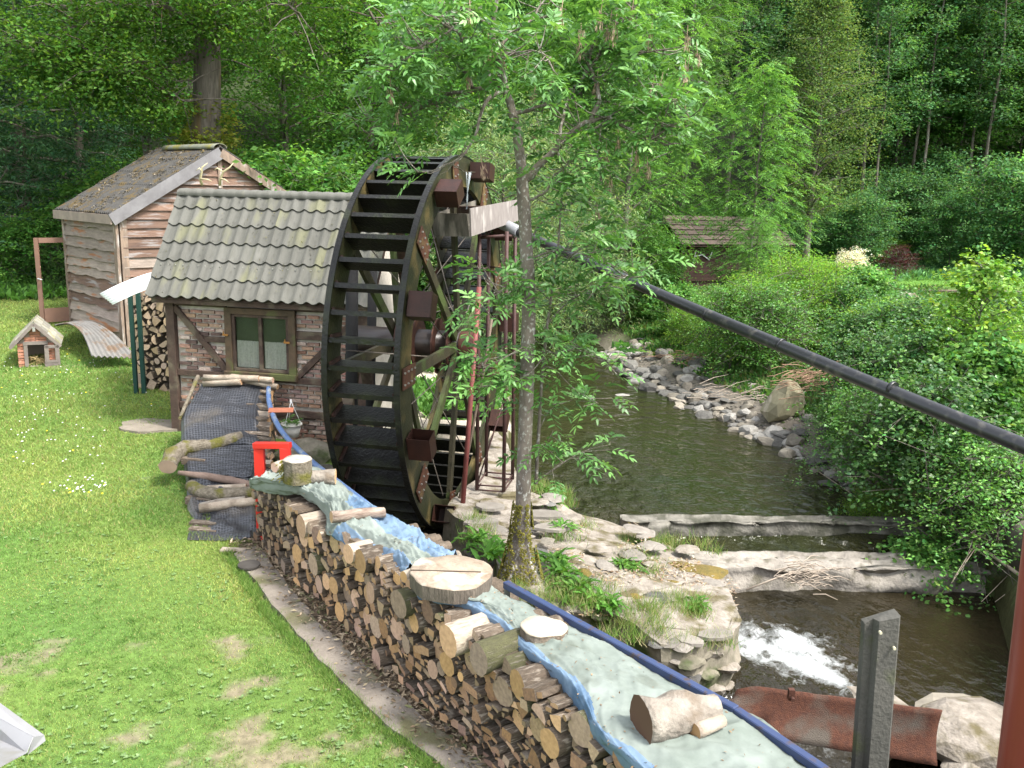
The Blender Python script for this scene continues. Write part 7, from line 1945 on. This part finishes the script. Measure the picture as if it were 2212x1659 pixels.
# bunches of dry keys
keym = mat('dry_keys', (.42, .31, .22), (.30, .21, .15), scale=20, rough=.9, objvar=.2); km = MB(); rk = random.Random(3)
for k in range(26):
    a = rk.uniform(0, 6.28); x, y = cos(a) * rk.uniform(.0, .025), sin(a) * rk.uniform(0, .025); z = -rk.uniform(.02, .11)
    km.add([(x, y, z), (x + .004 * sin(a), y - .004 * cos(a), z - .018), (x * 1.3, y * 1.3, z - .04), (x - .004 * sin(a), y + .004 * cos(a), z - .018)], [(0, 1, 2, 3)])
km.tube([(0, 0, .04), (0, 0, -.06)], .003, 3, False); kmesh = km.mesh('seed_bunch', keym)
for (u, v) in ((843, 190), (1010, 160), (862, 240), (1015, 20), (1055, 95), (1300, 20), (1330, 55), (1320, 45), (1367, 20), (1407, 70), (1430, 175), (1480, 150), (1410, 190), (1310, 320), (1335, 300), (1375, 330), (1398, 350), (1485, 75), (1488, 140), (1505, 110), (1420, 205), (1155, 290), (1156, 195), (1195, 150), (1087, 108), (1250, 90), (1290, 175), (1040, 355), (1290, 455), (1480, 230), (1320, 375), (1255, 60), (1215, 15), (1465, 215)):
    o = link('seed_bunch', kmesh, ash, TP(u, v - 8, rA.uniform(-.25, .2))); o.rotation_euler = (rA.uniform(-.2, .2), rA.uniform(-.2, .2), rA.uniform(0, 6)); s = rA.uniform(1.2, 1.7); o.scale = (s, s, s)

# ------------------------------------------------------------------ weeds on the masonry
wk = {}
for i in range(3):
    rgw = np.random.default_rng(300 + i); n_ = 30; a = rgw.uniform(0, 6.28, n_); t = rgw.uniform(.2, 1.0, n_)
    d = np.stack([np.cos(a), np.sin(a), t * 1.1], 1); b_ = rgw.normal(size=(n_, 3)) * [.05, .05, 0] + [0, 0, .0]
    n1 = np.stack([-np.cos(a) * .5, -np.sin(a) * .5, np.ones(n_)], 1); c = palette(rgw, n_, [(.06, .17, .025), (.11, .27, .045), (.17, .35, .07)], .1)
    L0 = .2 * rgw.uniform(.6, 1.1, n_); g1 = leaf_geo(b_, d, n1, L0, L0 * .26, c, 'oval', .3)
    d2 = d.copy(); d2[:, 2] -= 1.0; g2 = leaf_geo(b_ + nrm(d) * L0[:, None] * .75, d2, n1, L0 * .6, L0 * .22, c, 'oval', .2)
    g = cat_geo([g1, g2]); wk[i] = npmesh('weed', *g[:3], LEAFM, g[3])
for i, (u, v, z, s, lab) in enumerate(((1035, 1170, 0, 1.1, 'jagged leaved green weed at the wheel end of the platform'), (1058, 1205, 0, 1.25, 'big jagged weed left of the mossy tree foot'), (1082, 1190, 0, .8, 'small weed touching the mossy tree foot'), (1195, 1215, -.03, 1.1, 'bright weed right of the tree foot'), (1215, 1245, -.05, 1.15, 'bright weed on the edge above the blue rail'),
                                   (1248, 1275, -.08, 1.1, 'third bright weed along the masonry edge'), (1285, 1300, -.1, 1.0, 'drooping weed at the middle of the masonry edge'), (1320, 1315, -.15, .9, 'weed hanging over the masonry face'), (1215, 1145, -.05, .8, 'small rosette on the path near the river side'), (1345, 1222, -.25, .75, 'small weed in the middle of the gritty platform'),
                                   (1375, 1235, -.3, .7, 'weed beside the mossy mound'), (1420, 1190, -.45, .6, 'weed tuft at the start of the ledge'), (1395, 1180, -.4, .55, 'tiny weed near the water on the platform'), (1505, 1315, -.35, .85, 'weed on the corner block above the rapid'), (1300, 1345, -.45, .8, 'weed growing out of the masonry face'), (1185, 1090, -.2, .9, 'weed on the river bank behind the tree'), (1205, 1075, -.3, .8, 'second weed on the river bank behind the tree'), (1170, 1062, -.2, .8, 'weed at the river edge right of the scaffold'))):
    c = G(u, v, z + .02); o = link('weed', wk[i % 3], None, c); o.scale = (s, s, s); o.rotation_euler = (0, 0, i); tag(o, lab, 'weed')


def tufts(name, centers, label, n_per, h, pal, seed, wd=.006, lean=.45, kind='stuff', rad=.06):
    rg_ = np.random.default_rng(seed); C_ = np.repeat(np.array([tuple(c) for c in centers]), n_per, 0); n_ = len(C_); C_ = C_ + rg_.normal(size=(n_, 3)) * [rad, rad, .004]
    d = np.stack([rg_.normal(size=n_) * lean, rg_.normal(size=n_) * lean, np.ones(n_)], 1); L_ = h * rg_.uniform(.5, 1.2, n_)
    g = leaf_geo(C_, d, rg_.normal(size=(n_, 3)) * [1, 1, .1], L_, wd / 1, palette(rg_, n_, pal, .15), 'tri'); o_ = link(name, npmesh(name, *g[:3], GRASS, g[3])); return tag(o_, label, 'grass', kind=kind)


gp = [(.07, .15, .025), (.12, .24, .04), (.25, .27, .12), (.36, .30, .18)]
cs = []
for (u0, v0, u1, v1, z, n_) in ((1180, 1060, 1245, 1105, -.3, 26), (1140, 1045, 1180, 1068, -.15, 14), (1330, 1165, 1440, 1185, -.42, 22), (1250, 1275, 1330, 1330, -.1, 14), (1410, 1290, 1520, 1340, -.32, 26), (1180, 1130, 1300, 1170, -.1, 12), (1340, 1200, 1420, 1245, -.3, 14), (1290, 1330, 1420, 1390, -.35, 14), (1090, 1255, 1290, 1312, -.06, 40), (1290, 1310, 1430, 1385, -.22, 34), (1430, 1380, 1590, 1400, -.36, 14), (1430, 1165, 1560, 1200, -.46, 12), (1000, 1110, 1060, 1190, 0, 14)):
    for k in range(n_): cs.append(G(rA.uniform(u0, u1), rA.uniform(v0, v1), z))
tufts('wild_grass', cs, 'wispy grass tufts on the masonry platform and river edge', 40, .17, gp, 4)
# moss cushions / leaf litter on the platform
pts = []
for k in range(5200):
    u, v = rA.uniform(1180, 1590), rA.uniform(1130, 1330)
    z = -.05 - .4 * min(1, max(0, (u - 1180) / 380)); c = G(u, v, z + .03)
    if u > 1400 and v < 1205: continue
    if mnoise.noise(Vector((c.x * 1.3, c.y * 1.3, 7))) > -.05: pts.append(tuple(c))
litter('leaf_litter', pts, [(.30, .22, .14), (.16, .10, .06), (.45, .40, .32), (.17, .14, .04)], .045, 'dry leaves and grit on the masonry platform')
mm_ = MB()
for (u, v, z, sx, sy) in ((1515, 1232, -.42, .34, .16), (1470, 1222, -.40, .22, .12), (1450, 1262, -.36, .18, .1), (1370, 1290, -.25, .12, .08), (1260, 1235, -.08, .1, .06)):
    c = G(u, v, z + .03); n_ = 12; rows = []
    for r_ in (1, .7, .35, .02): rows.append([c + Vector((sx * r_ * cos(a) * (1 + .15 * sin(3 * a)), sy * r_ * sin(a) * 1.6, .07 * (1 - r_ ** 2) - .03)) for a in np.linspace(0, 2 * pi, 17)])
    mm_.sheet(rows)
tag(mm_.build('moss_mound', mat('brown_moss', (.17, .12, .03), (.10, .085, .03), scale=9, rough=1, bump=1, bscale=60, world_co=True)), 'brownish moss cushions on the end of the platform', 'moss', kind='stuff')

# ------------------------------------------------------------------ lawn
def scatter_lawn(n_, ymax, seed):
    rg_ = np.random.default_rng(seed); out_ = []
    Y = 4.2 + (ymax - 4.2) * rg_.random(n_) ** 1.7; X = (rg_.random(n_) * 1.55 - 1.22) * (Y * .56 + 1.0) ; return X, Y


X, Y = scatter_lawn(560000, 27, 2)
pm, ex = path_mask(X, Y); d = sdist(X, Y, KP); keep = (X < ex - .01 + .02 * np.sin(Y * 9)) | (Y > 9.9); keep &= (d > .1) & ~((Y > 10) & (X > -2.5)) & (X < 1) & (bare_mask(X, Y) < RNG.random(len(X)) * .9 + .12)
keep &= ~((X > -3.55 - (Y - 10) * .33) & (X < -2.3) & (Y > 10.1) & (Y < 14.6)) & ~((X > -5.8) & (X < -2.3) & (Y > 14.5) & (Y < 16.8))
keep &= ~((X > -2.9) & (Y > 9.6) & (Y < 15))
X, Y = X[keep], Y[keep]; n_ = len(X); Z = ground_h(X, Y) - .004
tall = np.clip(fbm(X, Y, .9, 55, 3) * .8 + .5, .25, 1.3); dist = np.hypot(X, Y)
edge = np.exp(-((ex[keep] - X) / .25) ** 2) * (Y < 10)
Lb = (.022 + .022 * tall + .04 * edge) * RNG.uniform(.6, 1.3, n_) * np.clip(dist / 9, .85, 2.0)
dd = np.stack([RNG.normal(size=n_) * .7, RNG.normal(size=n_) * .7, np.ones(n_)], 1)
tone = np.clip(.5 + .9 * fbm(X, Y, .55, 41) + .35 * fbm(X, Y, 3, 43), 0, 1)[:, None]
cg = np.array([.28, .33, .095]) * (1 - tone) + np.array([.115, .225, .05]) * tone
dry = (RNG.random(n_) < .10 + .25 * bare_mask(X, Y))[:, None]; cg = np.where(dry, np.array([.30, .27, .12]), cg) * RNG.uniform(.65, 1.35, (n_, 1))
g = leaf_geo(np.stack([X, Y, Z], 1), dd, RNG.normal(size=(n_, 3)) * [1, 1, .2], Lb, .0085 * np.clip(dist / 8, .8, 2.6), cg, 'tri')
tag(link('lawn_grass', npmesh('lawn_grass', *g[:3], GRASS, g[3])), 'short bright green grass of the worn lawn', 'grass', kind='stuff')
cs = []
for k in range(900):
    y = 4.6 + 9 * rA.random() ** 1.4; x = rA.uniform(-1.1, .2) * (y * .56 + 1); _, e_ = path_mask(np.array([x]), np.array([y]))
    if x > e_[0] - .05 or y > 9.6 and x > -3.8 or vnoise(np.array([x]), np.array([y]), 1.1, 63)[0] < .0: continue
    cs.append((x, y, gz(x, y)))
tufts('lawn_tufts', cs, 'longer darker grass tufts standing in the lawn', 26, .055, [(.07, .16, .03), (.12, .24, .05), (.20, .30, .08)], 14, wd=.007, lean=.7, rad=.035)
# ragged fringe of longer grass along the strip
cs = []
for k in range(420):
    y = rA.uniform(4.8, 9.6); _, e_ = path_mask(np.array([0.]), np.array([y])); cs.append((e_[0] - .02 - abs(rA.gauss(0, .04)), y, .01))
tufts('edge_grass', cs, 'ragged longer grass along the concrete strip', 22, .07, [(.07, .16, .03), (.14, .26, .05), (.24, .30, .10)], 15, wd=.006, lean=.6, rad=.03)
# broad leaved lawn weeds (plantain, clover)
X, Y = scatter_lawn(5200, 16, 9); _, ex = path_mask(X, Y); kp = (X < ex - .05) & (Y < 10.5) & (fbm(X, Y, 1.3, 77, 3) > .02) & (bare_mask(X, Y) < .4); X, Y = X[kp], Y[kp]; C_ = np.repeat(np.stack([X, Y, ground_h(X, Y) + .012], 1), 6, 0); n_ = len(C_)
a = RNG.uniform(0, 6.28, n_); d = np.stack([np.cos(a), np.sin(a), .35 + 0 * a], 1); L_ = .026 * RNG.uniform(.6, 1.4, n_)
g = leaf_geo(C_, d, np.tile([0, 0, 1.], (n_, 1)), L_, L_ * .55, palette(RNG, n_, [(.17, .29, .10), (.22, .34, .13), (.26, .38, .17)], .12), 'oval')
tag(link('lawn_weeds', npmesh('lawn_weeds', *g[:3], GRASS, g[3])), 'plantain and clover leaves scattered over the lawn', 'weeds', kind='stuff')
# daisies and buttercups
pts, cols = [], []
for (u0, v0, u1, v1, n_, z) in ((122, 1042, 240, 1080, 38, .0), (20, 900, 230, 1010, 46, .0), (80, 780, 330, 830, 46, .15), (0, 790, 120, 860, 20, .15), (30, 850, 340, 900, 16, .05)):
    for k in range(n_):
        u, v = random.uniform(u0, u1), random.uniform(v0, v1)
        if n_ == 38: u, v = random.gauss(180, 32), random.gauss(1056, 9)
        c = G(u, v, z); c.z = gz(c.x, c.y) + .045; pts.append(tuple(c)); cols.append((.5, .5, .48) if random.random() < .85 else (.75, .6, .03))
pts = np.array(pts); n_ = len(pts); a = np.zeros((n_, 3)); a[:, 0] = 1; g = leaf_geo(pts - [.014, 0, 0], a, np.tile([0, -.35, 1.], (n_, 1)), .028, .028, np.array(cols), 'oval', 0)
tag(link('daisies', npmesh('daisies', *g[:3], litter_m, g[3])), 'small white daisies dotted over the lawn', 'flowers', kind='stuff')
# ground cover: right bank, wood edge, far garden lawn
def cover(name, n_, xr, yr, cond, h, wd, pal, label, seed, shape='diamond', lean=.8):
    rg_ = np.random.default_rng(seed); X = rg_.uniform(*xr, n_); Y = rg_.uniform(*yr, n_); k = cond(X, Y); X, Y = X[k], Y[k]; n2 = len(X); Z = ground_h(X, Y) + rg_.random(n2) * h * .5
    d = np.stack([rg_.normal(size=n2) * lean, rg_.normal(size=n2) * lean, np.ones(n2)], 1); L_ = h * rg_.uniform(.5, 1.2, n2)
    g = leaf_geo(np.stack([X, Y, Z], 1), d, rg_.normal(size=(n2, 3)) * [.6, .6, .5] + [0, 0, .6], L_, L_ * wd, palette(rg_, n2, pal, .2), shape); return tag(link(name, npmesh(name, *g[:3], LEAFM, g[3])), label, 'undergrowth', kind='stuff')


cover('bank_undergrowth', 90000, (2.5, 16), (7.5, 34), lambda X, Y: (sdist(X, Y, KP) > .9) & (X > np.interp(Y, np.arange(0, 70), RIVX)) & (X < Y * .62 + 2), .15, .5, PAL['shrub'] + [(.2, .17, .09)], 'tangled green undergrowth covering the right river bank', 31)
cover('near_bank_undergrowth', 16000, (5.4, 12), (2.5, 9), lambda X, Y: (sdist(X, Y, KP) > .35), .16, .5, PAL['shrub'], 'undergrowth on the near right bank', 37)
cover('far_undergrowth', 50000, (-1, 34), (32, 50), lambda X, Y: (sdist(X, Y, KP) > .5) & (Y > 36.5 + X * 0) & (X > np.interp(Y, np.arange(0, 70), RIVX)), .3, .5, PAL['forest'], 'undergrowth at the foot of the right hand wood', 32)
cover('wood_undergrowth', 80000, (-24, 0), (24.2, 40), lambda X, Y: (sdist(X, Y, KP) > .3) & (X < np.interp(Y, np.arange(0, 70), RIVX)) & (Y > 24.6 + .6 * np.sin(X)), .26, .55, PAL['mid'], 'ferny undergrowth along the edge of the left hand wood', 33)
cover('left_bank_weeds', 16000, (-2.3, .6), (16, 25), lambda X, Y: (sdist(X, Y, KP) > .02) & (X < np.interp(Y, np.arange(0, 70), RIVX)) & (vnoise(X, Y, 1.1, 4) > -.1 + .5 * (np.abs(X + 1.3) < .5)), .2, .4, PAL['bright'], 'weeds along the sandy bank behind the wheel', 34)
cover('pit_edge_weeds', 2600, (-3.2, -1.8), (10.3, 14.2), lambda X, Y: (sdist(X, Y, KP) > .0) & (sdist(X, Y, KP) < .5), .14, .4, PAL['mid'], 'weeds beside the wheel race', 35)
cover('garden_lawn', 60000, (8, 26), (29, 38), lambda X, Y: X > 8, .06, .3, [(.10, .22, .04), (.16, .3, .07), (.24, .36, .12)], 'garden lawn with flowers beyond the shrubs', 36)
# dry twigs
tw = mat('dry_twigs', (.30, .19, .12), (.20, .13, .09), scale=12, rough=.9); twg = mat('grey_twigs', (.36, .31, .25), (.25, .2, .16), scale=12, rough=.9)
for (u, v, Y, n_, rx, ry, rz, mt, lab) in ((1740, 825, 17.6, 110, .75, .45, .14, tw, 'reddish brown heap of dry twigs above the boulder'), (1560, 850, 19.0, 36, .9, .4, .08, twg, 'thin grey driftwood sticks on the stony shore'), (1720, 1245, 10.75, 70, .28, .16, .1, twg, 'tangle of driftwood twigs caught on the ledge front'), (1470, 775, 23, 40, .7, .5, .06, tw, 'dry flood debris on the upstream shore')):
    c = P(u, v, Y); c.z = max(c.z, gz(c.x, c.y) + .05) if v < 1000 else c.z; m_ = MB(); r5 = random.Random(int(u))
    for k in range(n_):
        p = c + Vector((r5.gauss(0, rx * .6), r5.gauss(0, ry * .6), r5.gauss(0, rz))); a = r5.uniform(-.5, .5); L_ = r5.uniform(.2, .7) * (1 if rx > .4 else .5); dv = Vector((cos(a), sin(a), r5.uniform(-.25, .3))); m_.tube([p, p + dv * L_ * .5 + Vector((0, 0, .04)), p + dv * L_], [.008, .007, .003], 4, False)
    tag(m_.build('twig_heap', mt), lab, 'twigs', kind='stuff')
m_ = MB(); m_.tube([P(1612, 1274, 10.6), P(1700, 1240, 10.7), P(1790, 1232, 10.9)], [.012, .012, .006], 6); tag(m_.build('branch', twg), 'long curved driftwood branch lying against the ledge', 'branch')
m_ = MB(); m_.tube([P(2030, 1125, 12.1), P(2130, 1190, 11.0), P(2230, 1262, 10.2)], [.02, .022, .024], 6)
for (a, b) in (((2100, 1185), (2060, 1250)), ((2110, 1180), (2055, 1260)), ((2190, 1230), (2120, 1300)), ((2215, 1250), (2150, 1300))): m_.tube([P(*a, 10.9), P(*b, 10.4)], [.007, .004], 4)
tag(m_.build('branch', twg), 'bare grey fallen branch leaning over the right bank', 'branch')
m_ = MB(); m_.tube([P(1735, 1065, 14.5), P(1820, 1080, 13.8), P(1920, 1118, 13.4)], [.008, .008, .01], 5); m_.tube([P(1770, 1020, 14.5), P(1830, 1060, 14.0), P(1900, 1112, 13.4)], [.007, .008, .01], 5)
tag(m_.build('branch', twg), 'thin bare twigs hanging over the water at the weir end', 'branch')

# ------------------------------------------------------------------ things that share a description are told apart by their order
ORD = 'first second third fourth fifth sixth seventh eighth ninth tenth eleventh twelfth thirteenth fourteenth fifteenth sixteenth seventeenth eighteenth nineteenth twentieth twenty-first twenty-second twenty-third twenty-fourth twenty-fifth twenty-sixth twenty-seventh twenty-eighth twenty-ninth thirtieth'.split()
by = {}
for o in scene.objects:
    if o.parent is None and 'label' in o and o.get('kind') is None: by.setdefault(o['label'], []).append(o)
for lab, obs in by.items():
    if len(obs) < 2 or len(obs) > len(ORD): continue
    def _u_of(o):
        q_ = o.location - CAMPOS; return q_.dot(_r) / max(.1, q_.dot(_f))
    obs.sort(key=_u_of); w = lab.split()
    for i, o in enumerate(obs): o['label'] = ' '.join(w[:13]) + ', ' + ORD[i] + ' from left'
